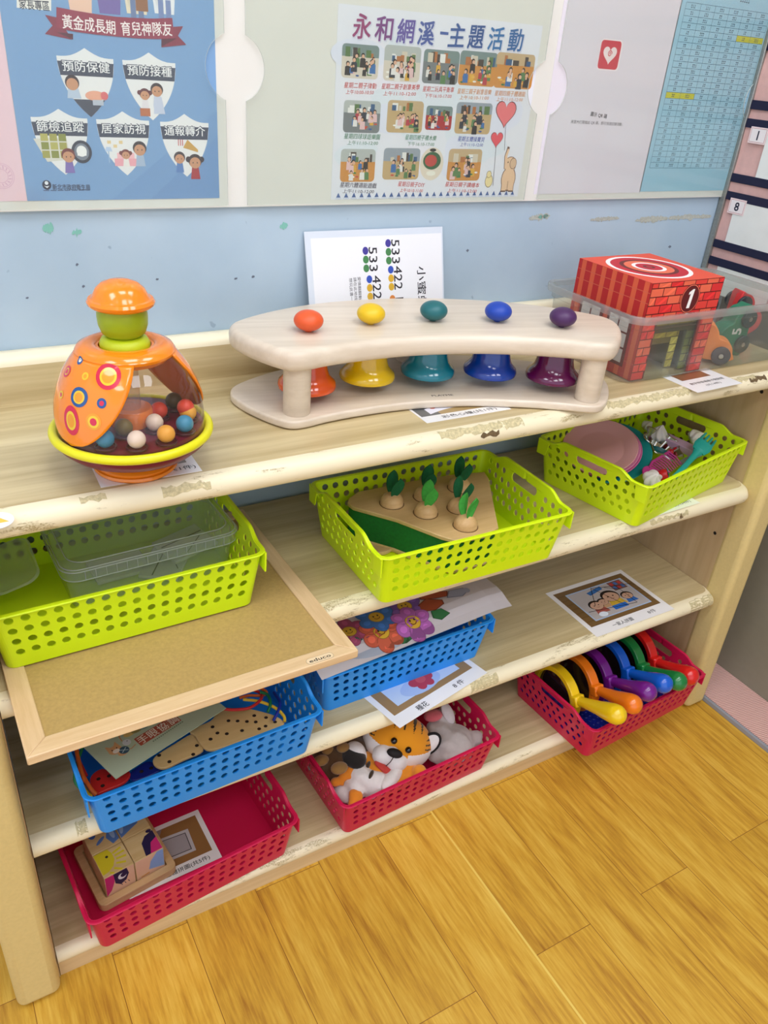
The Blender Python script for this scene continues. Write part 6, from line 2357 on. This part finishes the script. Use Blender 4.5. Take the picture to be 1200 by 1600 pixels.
A.oval(a, b - 0.003, 0.0055, 0.0042, (244, 236, 224), 3)
A.oval(a + 0.006, b - 0.0125, 0.0085, 0.006, cat, 1)
a, b = lc(194, 1172)
A.oval(a, b, 0.0078, 0.0078, (60, 90, 110), 2); A.line([(a - 0.005, b + 0.004), (a + 0.005, b - 0.004)], 0.0011, (200, 220, 226), 3); A.line([(a - 0.005, b - 0.003), (a + 0.005, b + 0.003)], 0.0011, (200, 220, 226), 3)
a1, b1 = lc(212, 1163)
A.line([(a + 0.007, b - 0.004), ((a + a1) / 2, (b + b1) / 2 - 0.004), (a1, b1)], 0.0016, (206, 150, 96), 2)
a, b = lc(198, 1160)
A.oval(a, b, 0.0065, 0.0065, (216, 222, 226), 2); A.oval(a + 0.002, b + 0.002, 0.001, 0.001, (50, 50, 50), 3, 8)
a, b = lc(184, 1152)
A.line([(a, b - 0.012), (a + 0.002, b), (a + 0.012, b + 0.003)], 0.0018, (206, 150, 96), 2)
for (u, v, c) in ((202, 1146, (226, 196, 120)), (214, 1140, (160, 150, 90)), (226, 1134, (120, 160, 150))):
    a, b = lc(u, v)
    A.oval(a, b, 0.010, 0.006, c, 2)
o = A.build('leaflet', GLOSSY_INK, 'flat', None, (p0.x, p0.y, LZ), (0, 0, math.atan2(lx.y, lx.x)))
tag(o, 'pale green printed leaflet lying on the lacing boards in the left blue basket', 'leaflet')

# ------------------------------------------------------------------ picture cubes in the left crimson basket
LBR1 = Z4 + E3 + 0.0026
zc0 = LBR1 + 0.0095


def k4(x, y):
    return (100 + x / 4.615, 1260 + y / 4.615)


c0, c1 = at_z(*k4(310, 665), zc0), at_z(*k4(733, 435), zc0)
CS = (c1 - c0).length / 2
ca = math.atan2(c1.y - c0.y, c1.x - c0.x)
ex, ey = Vector((cos(ca), sin(ca), 0)), Vector((-sin(ca), cos(ca), 0))
mid = c0 + ex * CS + ey * CS
tr = thing('cube_tray', 'flat wooden tray under four picture cubes in a crimson basket', 'tray', (mid.x, mid.y, LBR1), ca)
TW = wood('tray_beech', (222, 186, 136), (200, 160, 108), 'X', 0.45, 100, 0.08, 0.4)
q = MB(); q.prism(rrect(CS + 0.016, CS + 0.016, 0.012), 0.0, 0.008); q.build('base', TW, tr, bevel=0.001)
ro, ri = rrect(CS + 0.016, CS + 0.016, 0.012), rrect(CS + 0.0022, CS + 0.0022, 0.003)
q = MB(); n = len(ro)
vs = [(a, b, 0.008) for a, b in ro] + [(a, b, 0.0165) for a, b in ro] + [(a, b, 0.0165) for a, b in ri] + [(a, b, 0.008) for a, b in ri]
q.add(vs, [(k * n + i, k * n + (i + 1) % n, (k + 1) * n + (i + 1) % n, (k + 1) * n + i) for k in range(3) for i in range(n)]); q.build('raised_edge', TW, tr, bevel=0.001)
CUBEW = wood('cube_pine', (230, 204, 150), (212, 178, 120), 'X', 0.5, 90, 0.1, 0.45)
PK, NVY, YLW, LBL, SKN = (214, 46, 122), (42, 32, 74), (222, 204, 40), (142, 176, 226), (240, 196, 160)


def cube(i, j, label, top, front):
    P = mid + ex * ((i - 0.5) * CS) + ey * ((j - 0.5) * CS)
    t = thing('picture_cube', label, 'toy block', (P.x, P.y, zc0), ca, 'picture cubes in the crimson basket')
    h = CS / 2 - 0.0005
    q = MB(); q.box2((-h, -h, 0), (h, h, CS - 0.001)); q.build('cube_body', CUBEW, t, bevel=0.0012)
    A = Art(); top(A, h); A.build('top_picture', INK, 'flat', t, (0, 0, CS - 0.00098))
    if front:
        A = Art(); front(A, h); A.build('front_picture', INK, 'wall', t, (0, -h - 0.00004, CS / 2 - 0.0005))


def t_sun(A, h):
    k = h * 0.96
    pts = [(-k, k)] + [(-k + 1.15 * k * sin(a), -0.25 * k * 0 + k - 1.25 * k * (1 - cos(a))) for a in [pi * i / 20 for i in range(1, 17)]] + [(-k, -k * 0.8)]
    A.poly([(-k, k), (-0.05 * k, k), (0.12 * k, 0.55 * k), (0.1 * k, 0.0), (-0.15 * k, -0.45 * k), (-0.55 * k, -0.72 * k), (-k, -0.8 * k)], YLW, 1)
    for a in (0.35, 0.1, -0.18, -0.5, -0.85, -1.2):
        c_, s_ = cos(a), sin(a)
        x0, y0 = -k + 1.22 * k * c_, 0.15 * k + 1.05 * k * s_
        x1, y1 = -k + 1.9 * k * c_, 0.15 * k + 1.55 * k * s_
        A.line([(min(x0, k), max(min(y0, k), -k)), (min(x1, k), max(min(y1, k), -k))], 0.004, YLW, 1)
    A.oval(-0.28 * k, 0.45 * k, 0.0026, 0.0026, (30, 26, 30), 2, 12)


def f_eye(A, h):
    k = h * 0.96
    A.rect(-k, -k, k, k, SKN, 1)
    A.poly([(-k, k), (-0.35 * k, k), (-0.4 * k, 0.2 * k), (-0.65 * k, -0.5 * k), (-k, -0.9 * k)], PK, 2)
    A.poly([(-0.42 * k, k), (0.5 * k, k), (0.62 * k, 0.4 * k), (0.4 * k, -0.15 * k), (0.0, -0.35 * k), (-0.35 * k, 0.0)], NVY, 3)
    A.oval(0.16 * k, 0.42 * k, 0.3 * k, 0.3 * k, (244, 244, 244), 4, 18); A.oval(0.26 * k, 0.5 * k, 0.22 * k, 0.22 * k, NVY, 5, 16)
    for a in (-0.1, 0.15, 0.4):
        A.line([(a * k + 0.1 * k, -0.28 * k), (a * k + 0.2 * k, -0.5 * k)], 0.0012, NVY, 3)


def t_pink(A, h):
    k = h * 0.96
    A.poly([(k, 0.75 * k), (0.35 * k, 0.55 * k), (-0.05 * k, 0.1 * k), (-0.2 * k, -k), (k, -k)], NVY, 1)
    A.poly([(k, 0.1 * k), (0.5 * k, -0.15 * k), (0.15 * k, -k), (k, -k)], PK, 2)
    A.oval(0.75 * k, 0.82 * k, 0.2 * k, 0.14 * k, NVY, 1, 16)


def f_blue(A, h):
    k = h * 0.96
    A.rect(-k, -k, k, k, SKN, 1)
    A.poly([(k, k), (0.55 * k, k), (0.05 * k, 0.35 * k), (-0.12 * k, -0.4 * k), (k, -0.75 * k)], LBL, 2)
    A.line([(-0.7 * k, -0.8 * k), (-0.1 * k, -0.7 * k)], 0.003, (226, 160, 80), 2)


def t_birda(A, h):
    k = h * 0.96
    A.poly([(k, 0.7 * k), (0.55 * k, 0.5 * k), (0.25 * k, -0.2 * k), (0.5 * k, -0.9 * k), (k, -0.7 * k)], (92, 132, 200), 1)
    A.oval(0.72 * k, 0.0, 0.16 * k, 0.5 * k, (156, 186, 226), 2, 16)
    A.oval(-0.15 * k, -0.2 * k, 0.42 * k, 0.13 * k, (92, 132, 200), 1, 16, 0.6)
    A.oval(-0.5 * k, 0.55 * k, 0.25 * k, 0.35 * k, (70, 110, 190), 1, 16)


def t_birdb(A, h):
    k = h * 0.96
    A.poly([(-k, 0.75 * k), (-0.3 * k, 0.85 * k), (0.4 * k, 0.2 * k), (0.45 * k, -0.2 * k), (-k, -0.8 * k)], (92, 132, 200), 1)
    A.oval(-0.72 * k, -0.05 * k, 0.14 * k, 0.45 * k, (156, 186, 226), 2, 16, -0.3)
    A.line([(0.5 * k, 0.1 * k), (0.9 * k, 0.55 * k)], 0.003, (220, 150, 50), 2)


cube(0, 0, 'picture cube with a yellow sun on top, front left on the tray', t_sun, f_eye)
cube(1, 0, 'picture cube with a navy and pink corner on top, front right on the tray', t_pink, f_blue)
cube(0, 1, 'picture cube with pale blue bird feathers on top, back left on the tray', t_birda, None)
cube(1, 1, 'picture cube with a blue bird head and orange beak, back right on the tray', t_birdb, None)


def draw_cubes(A, w, h):
    A.rect(-w / 2 + 0.01, -h / 2 + 0.023, w / 2 - 0.010, h / 2 - 0.010, (150, 108, 62), 1)
    A.poly([(-w / 2 + 0.01, h / 2 - 0.01), (0.01, h / 2 - 0.01), (-0.03, -h / 2 + 0.05), (-w / 2 + 0.01, -h / 2 + 0.04)], (140, 128, 130), 2)
    A.poly([(-0.02, -0.022), (0.05, -0.024), (0.053, 0.028), (-0.016, 0.032)], (196, 192, 192), 3)
    A.poly([(-0.012, -0.016), (0.044, -0.018), (0.046, 0.022), (-0.009, 0.026)], (60, 56, 56), 4)
    A.poly([(-0.0105, -0.0145), (0.0425, -0.0165), (0.0445, 0.0205), (-0.0075, 0.0245)], (168, 162, 164), 5)
    A.text('寶貝森林立體拼圖(共5件)', 0.0, -h / 2 + 0.0115, 0.0115, (40, 38, 38), 3, 0, 'c', 0.132, 0.008)


bl_, br_ = at_z(205, 1403, LBR1 + 0.002), at_z(347, 1338, LBR1 + 0.002)
ra = math.atan2(br_.y - bl_.y, br_.x - bl_.x)
cw_, ch_ = 0.172, 0.122
cc = br_ + Vector((cos(ra), sin(ra), 0)) * (-cw_ / 2) + Vector((-sin(ra), cos(ra), 0)) * (ch_ / 2)
card('picture_card', 'white picture card lying in the crimson basket beside the cube tray', 'card', cc.x, cc.y, LBR1 - 0.0003, cw_, ch_, math.degrees(ra), draw_cubes)

# ------------------------------------------------------------------ plush puppets in the middle crimson basket
LBP = Z4 + E3 + 0.0026


def plush(name, rgb, sheen=0.4):
    return mottled(name, rgb, 0.05, 90, 0.95, 0.35, sheen=sheen)


def fur_art():
    m = ink('tiger_plush', 0.95)
    b = m.node_tree.nodes['Principled BSDF']
    b.inputs['Sheen Weight'].default_value = 0.35
    b.inputs['Specular IOR Level'].default_value = 0.15
    return m


CR = SIGHT_ROT @ Vector((1, 0, 0))
CU = SIGHT_ROT @ Vector((0, 1, 0))


def blobs(name, mat, parent, base, items, voxel=0.0035, seed=0, folds=0.0):
    """one soft continuous body grown from overlapping lumps; items: (point, radii, euler)"""
    q = MB()
    for P, r, e in items:
        M = Matrix.Translation(Vector(P) - base) @ (Euler(e).to_matrix().to_4x4())
        q.ball((0, 0, 0), r, 0, M, 20, 12)
    o = q.build(name, mat, parent, angle=180)
    md = o.modifiers.new('join', 'REMESH'); md.mode = 'VOXEL'; md.voxel_size = voxel; md.use_smooth_shade = True
    md = o.modifiers.new('soften', 'SMOOTH'); md.factor = 0.6; md.iterations = 7
    if folds:
        tx = bpy.data.textures.new(name + '_folds', 'CLOUDS'); tx.noise_scale = 0.028; tx.noise_depth = 1
        md = o.modifiers.new('folds', 'DISPLACE'); md.texture = tx; md.strength = folds; md.mid_level = 0.5
        md.texture_coords = 'LOCAL'
    return o


# tiger: head turned up to the room
HC = at_z(621, 1158, LBP + 0.075)
fw_ = (STATION - HC).normalized()
fw_ = (fw_ + Vector((0, -0.15, -0.35))).normalized()
up_ = (CU * 0.96 + CR * 0.30)
up_ = (up_ - fw_ * up_.dot(fw_)).normalized()
rt_ = up_.cross(fw_).normalized()
HM = Matrix((rt_, up_, fw_)).transposed()
tg = thing('tiger_puppet', 'orange and white plush tiger puppet with black nose, among other puppets', 'puppet', (HC.x, HC.y, LBP))
HB = Vector((HC.x, HC.y, LBP))
TIG = fur_art()
ORF, WHF, BKF = (238, 156, 36), (242, 236, 232), (74, 58, 30)
hr = (0.074, 0.058, 0.052)
n, m = 180, 110
vs, fs, cs = [], [], []
for j in range(m + 1):
    for i in range(n):
        a, b = 2 * pi * i / n, pi * j / m
        vs.append(Vector((sin(b) * cos(a), sin(b) * sin(a), -cos(b))))


def tiger_col(d):
    x, y, z = d
    if y < -0.12 + 0.28 * abs(x) ** 1.5 * (1 if abs(x) > 0.25 else 0) - (0.25 if abs(x) < 0.3 else 0):
        return WHF
    if y > 0.42 and z < 0.86:
        for cx in (-0.52, -0.28, 0.0, 0.28, 0.52):
            if abs(x - cx) < 0.16 * (y - 0.62) and y > 0.66:
                return BKF
    if abs(x) > 0.72 and y > -0.1:
        k = (y * 6.5) % 1.0
        if k < 0.32 and z < 0.66:
            return BKF
    return ORF


for j in range(m):
    for i in range(n):
        f = [j * n + i, j * n + (i + 1) % n, (j + 1) * n + (i + 1) % n, (j + 1) * n + i]
        fs.append(f)
        c = sum((vs[k] for k in f), Vector()) / 4
        cs.append(tiger_col(c.normalized() if c.length else c))
me = bpy.data.meshes.new('head')
me.from_pydata([HM @ Vector((v.x * hr[0], v.y * hr[1], v.z * hr[2])) + (HC - HB) for v in vs], [], fs)
cat_ = me.color_attributes.new('Col', 'FLOAT_COLOR', 'CORNER')
k = 0
for p_, c in zip(me.polygons, cs):
    p_.use_smooth = True
    for _ in p_.loop_indices:
        cat_.data[k].color = srgb(c); k += 1
me.materials.append(TIG)
head = bpy.data.objects.new('head', me); COL.objects.link(head); head.parent = tg
PX = 1 / 800.0


def hp(u, v, dz):
    """a spot of the face: sight line offset from the head's middle, dz towards the viewer"""
    return HC - HB + HM @ Vector(((u - 627) * PX * 0.96, -(v - 1172) * PX, dz))


WHP, BLK_ = plush('white_plush', (240, 235, 232)), principled('black_bead', (14, 13, 14), 0.12, coat=0.6)
q = MB()
for (u, v) in ((606, 1186), (630, 1192)):
    q.ball(hp(u, v, 0.042), (0.026, 0.022, 0.022), M=None)
q.ball(hp(618, 1182, 0.045), (0.02, 0.018, 0.02))
mz = q.build('muzzle', WHP, head, angle=180)
md = mz.modifiers.new('join', 'REMESH'); md.mode = 'VOXEL'; md.voxel_size = 0.0028; md.use_smooth_shade = True
md = mz.modifiers.new('soften', 'SMOOTH'); md.factor = 0.5; md.iterations = 5
for (u, v) in ((614, 1158), (642, 1166)):
    q = MB(); q.ball((0, 0, 0), 0.0068); q.build('eye', BLK_, head, hp(u, v, 0.0505))
NM = Matrix.Translation(hp(620, 1174, 0.062)) @ HM.to_4x4()
q = MB(); q.ball((0, 0, 0), (0.0165, 0.0095, 0.009), 0, NM); q.build('nose', mottled('black_plush_nose', (24, 20, 20), 0.1, 200, 0.7), head, angle=180)
q = MB(); q.tube([hp(620, 1178, 0.066), hp(617, 1188, 0.067), hp(613, 1198, 0.063)], 0.0009, 6); q.build('mouth_seam', BLK_, head)
q = MB(); q.ball((0, 0, 0), (0.028, 0.007, 0.010), 0, Matrix.Translation(hp(614, 1205, 0.060)) @ HM.to_4x4() @ Matrix.Rotation(-0.35, 4, 'Z')); q.build('mouth', mottled('red_felt', (206, 70, 62), 0.08, 150, 0.9), head, angle=180)
for (u, v, ra_) in ((679, 1158, -0.5), (566, 1150, 0.5)):
    EM = Matrix.Translation(hp(u, v, 0.012)) @ HM.to_4x4() @ Matrix.Rotation(ra_, 4, 'Z')
    q = MB(); q.ball((0, 0, 0), (0.017, 0.027, 0.006), 0, EM); e = q.build('ear', WHP, head, angle=180)
    q = MB(); q.tube([EM @ Vector((0.0172 * cos(t), 0.0272 * sin(t), 0)) for t in [pi * (-0.25 + 1.5 * i / 20) for i in range(21)]], 0.0032, 8); q.build('ear_edge', mottled('black_fleece', (28, 24, 24), 0.1, 120, 0.95), e)
# tiger body, arms
def zp(u, v, h):
    return at_z(u, v, LBP + h)


TORG = plush('tiger_orange', (236, 150, 38))
blobs('body', TORG, tg, HB, [(zp(585, 1205, 0.045), (0.045, 0.035, 0.03), (0, 0, 0.3)), (zp(570, 1190, 0.055), (0.022, 0.03, 0.022), (0, 0, 0.5)), (zp(655, 1205, 0.056), (0.016, 0.014, 0.014), (0, 0, 0)), (zp(620, 1205, 0.035), (0.06, 0.04, 0.03), (0, 0, 0.2))])
blobs('belly', WHP, tg, HB, [(zp(612, 1216, 0.058), (0.036, 0.014, 0.015), (0, 0, 0.45)), (zp(592, 1214, 0.054), (0.02, 0.013, 0.013), (0, 0, 0.3))])
q = MB()
for (u, v) in ((567, 1178), (575, 1196), (580, 1210)):
    P = zp(u, v, 0.074) - HB
    q.ball(P, (0.011, 0.004, 0.006), M=Matrix.Translation(P) @ Matrix.Rotation(0.7, 4, 'Z') @ Matrix.Translation(-P))
q.build('body_stripes', plush('dark_stripe', (62, 46, 26)), tg, angle=180)
blobs('paw', WHP, tg, HB, [(zp(556, 1172, 0.085), (0.018, 0.023, 0.016), (0, 0, 0.3)), (zp(563, 1180, 0.078), (0.013, 0.016, 0.013), (0, 0, 0.3))])
# white puppet with orange feet
b0 = zp(560, 1225, 0.0)
wpup = thing('white_puppet', 'white plush puppet with orange feet, at the front left of the puppets', 'puppet', (b0.x, b0.y, LBP))
blobs('body', WHP, wpup, Vector((b0.x, b0.y, LBP)), [(zp(578, 1222, 0.05), (0.04, 0.026, 0.024), (0, 0, -0.5)), (zp(562, 1212, 0.06), (0.026, 0.03, 0.02), (0, 0, 0.3)), (zp(552, 1232, 0.05), (0.012, 0.03, 0.014), (0, 0, 0.15)),
                                                     (zp(545, 1232, 0.03), (0.032, 0.036, 0.022), (0, 0, 0)), (zp(590, 1232, 0.03), (0.03, 0.02, 0.02), (0, 0, 0))], folds=0.005)
for pts_ in (((548, 1202, 0.072), (538, 1212, 0.066), (524, 1222, 0.06)), ((553, 1240, 0.054), (553, 1248, 0.05), (552, 1256, 0.046))):
    it = []
    for (u, v, h) in pts_:
        P = zp(u, v, h)
        it.append((P, (0.0115, 0.011, 0.008), (0, 0, 0.4)))
        it.append((P + Vector((0.009, -0.004, 0)), (0.006, 0.012, 0.006), (0, 0, 0.2)))
    blobs('foot', plush('foot_orange', (236, 140, 36)), wpup, Vector((b0.x, b0.y, LBP)), it, 0.003)
# brown patched puppet
b0 = zp(525, 1185, 0.0)
bp_ = thing('brown_puppet', 'dark brown plush puppet with tan patches, back left of the puppets', 'puppet', (b0.x, b0.y, LBP))
bb0 = Vector((b0.x, b0.y, LBP))
blobs('body', plush('brown_plush', (92, 66, 40)), bp_, bb0, [(zp(520, 1190, 0.05), (0.05, 0.055, 0.04), (0, 0, 0.2)), (zp(540, 1170, 0.06), (0.05, 0.05, 0.035), (0, 0, 0)), (zp(555, 1188, 0.05), (0.035, 0.03, 0.035), (0, 0, 0))], folds=0.008)
q = MB()
for (u, v, h, r) in ((502, 1188, 0.083, 0.016), (530, 1200, 0.088, 0.018), (512, 1172, 0.088, 0.013), (536, 1168, 0.094, 0.014)):
    q.ball(zp(u, v, h) - bb0, (r, r * 0.8, 0.008))
q.build('tan_patches', plush('tan_plush', (156, 116, 60)), bp_, angle=180)
q = MB(); q.ball(zp(553, 1183, 0.083) - bb0, (0.024, 0.03, 0.012)); q.build('dark_mane', plush('black_plush', (34, 28, 26)), bp_, angle=180)
# grey puppet
b0 = zp(710, 1160, 0.0)
gp = thing('grey_puppet', 'grey plush puppet slumped at the right of the tiger puppet', 'puppet', (b0.x, b0.y, LBP))
gb = Vector((b0.x, b0.y, LBP))
GRY = plush('grey_plush', (182, 172, 168))
blobs('body', GRY, gp, gb, [(zp(705, 1165, 0.05), (0.05, 0.05, 0.04), (0, 0, 0)), (zp(690, 1145, 0.075), (0.022, 0.036, 0.02), (0, 0, 0.4)), (zp(722, 1158, 0.06), (0.02, 0.04, 0.018), (0, 0, -0.6)), (zp(738, 1156, 0.052), (0.028, 0.02, 0.018), (0, 0, 0.2)),
                            (zp(698, 1172, 0.045), (0.045, 0.03, 0.03), (0, 0, 0)), (zp(690, 1125, 0.075), (0.03, 0.026, 0.026), (0, 0, 0))], folds=0.012)
q = MB(); q.ball(zp(677, 1118, 0.098) - gb, (0.022, 0.016, 0.009), M=None); q.build('mouth', plush('pink_felt', (206, 96, 104)), gp, angle=180)
q = MB(); q.ball((0, 0, 0), (0.014, 0.025, 0.007), 0, Matrix.Translation(zp(700, 1114, 0.1) - gb) @ Matrix.Rotation(0.3, 4, 'Z') @ Matrix.Rotation(0.8, 4, 'X')); q.build('ear', plush('pale_grey_plush', (206, 196, 196)), gp, angle=180)

# ------------------------------------------------------------------ coloured paddles in the right crimson basket
LBQ = Z4 + E3 + 0.0026


def k5(x, y):
    return (780 + x / 3.636, 960 + y / 3.636)


PADS = [('yellow', (236, 196, 22), (450, 490), (712, 585)), ('orange', (236, 122, 24), (560, 430), (803, 528)), ('purple', (112, 24, 132), (640, 380), (886, 453)),
        ('blue', (16, 92, 200), (740, 330), (978, 408)), ('green', (24, 122, 58), (825, 308), (1061, 398)), ('red', (214, 30, 28), (893, 270), (1128, 368))]
WHERE = {'yellow': 'nearest the left end of its crimson basket', 'orange': 'between the yellow and purple ones', 'purple': 'between the orange and blue ones', 'blue': 'between the purple and green ones',
         'green': 'between the blue and red ones', 'red': 'nearest the shelf side panel'}
for nm, c, nk, tp in PADS:
    N0 = at_z(*k5(*nk), LBQ + 0.105)
    T0 = at_x(*k5(*tp), N0.x)
    ax_ = (T0 - N0)
    L_ = ax_.length - 0.008
    ax_.normalize()
    hz = Vector((ax_.x, ax_.y, 0)).normalized()
    sd_ = Vector((-hz.y, hz.x, 0))
    upv = ax_.cross(sd_) * -1
    upv = sd_.cross(ax_) * -1 if upv.z < 0 else upv
    if upv.z < 0:
        upv = -upv
    B = Matrix((ax_, sd_, upv)).transposed()
    t = thing('hand_lens', nm + ' round-rimmed hand lens with a bulb handle, ' + WHERE[nm], 'hand lens', N0, 0, 'coloured hand lenses in the right crimson basket', B.to_euler())
    mt = principled('lens_' + nm, c, 0.16, coat=0.5)
    R_o, R_i, hw_ = 0.069, 0.0565, 0.0115
    cen = Vector((-R_o - 0.004, 0, 0))
    q = MB()
    M = Matrix.Translation(cen) @ Matrix.Rotation(pi / 2, 4, 'X')
    q.lathe([(R_i, -hw_ + 0.001), (R_i + 0.001, -hw_), (R_o - 0.0015, -hw_), (R_o, -hw_ + 0.0015), (R_o, hw_ - 0.0015), (R_o - 0.0015, hw_), (R_i + 0.001, hw_), (R_i, hw_ - 0.001), (R_i, -hw_ + 0.001)], 72, 0, M)
    q.build('rim', mt, t)
    q = MB()
    q.lathe([(0.0, -0.0015), (R_i + 0.0005, -0.0015), (R_i + 0.0005, 0.0015), (0.0, 0.0015)], 48, 0, M)
    q.build('lens', principled('dark_lens', (44, 30, 30), 0.08, coat=0.8), t)
    q = MB(); q.box((-0.003, 0, 0), (0.021, 0.027, 0.026)); q.build('collar', mt, t, bevel=0.0035)
    q = MB()
    prof = [(0.0, 0.002), (0.0112, 0.002), (0.0112, 0.012), (0.0122, 0.024), (0.0158, L_ * 0.5), (0.0196, L_ * 0.68), (0.0218, L_ * 0.84), (0.0208, L_ * 0.93), (0.016, L_ * 1.0), (0.0086, L_ * 1.035), (0.0, L_ * 1.045)]
    q.lathe(prof, 32, 0, Matrix.Rotation(pi / 2, 4, 'Y'))
    q.build('handle', mt, t, angle=70)
# the dark blue ribbed tray they stand on
bq = thing('ribbed_tray', 'dark blue ribbed plastic tray beneath the coloured hand lenses', 'tray', (1.262, 0.060, LBQ), radians(3.5))
NAVP = principled('navy_plastic', (20, 34, 132), 0.28)
q = MB(); q.prism(rrect(0.166, 0.106, 0.012), 0, 0.003); q.build('tray_body', NAVP, bq)
q = MB()
for i in range(24):
    for j in range(15):
        q.ball((-0.148 + 0.0128 * i, -0.09 + 0.0128 * j, 0.003), (0.0046, 0.0046, 0.0018), n=8, k=6)
q.build('bumps', NAVP, bq, angle=180)
q = MB(); q.box2((-0.1715, -0.09, 0.003), (-0.1695, 0.1, 0.082)); q.build('upright_edge', NAVP, bq)
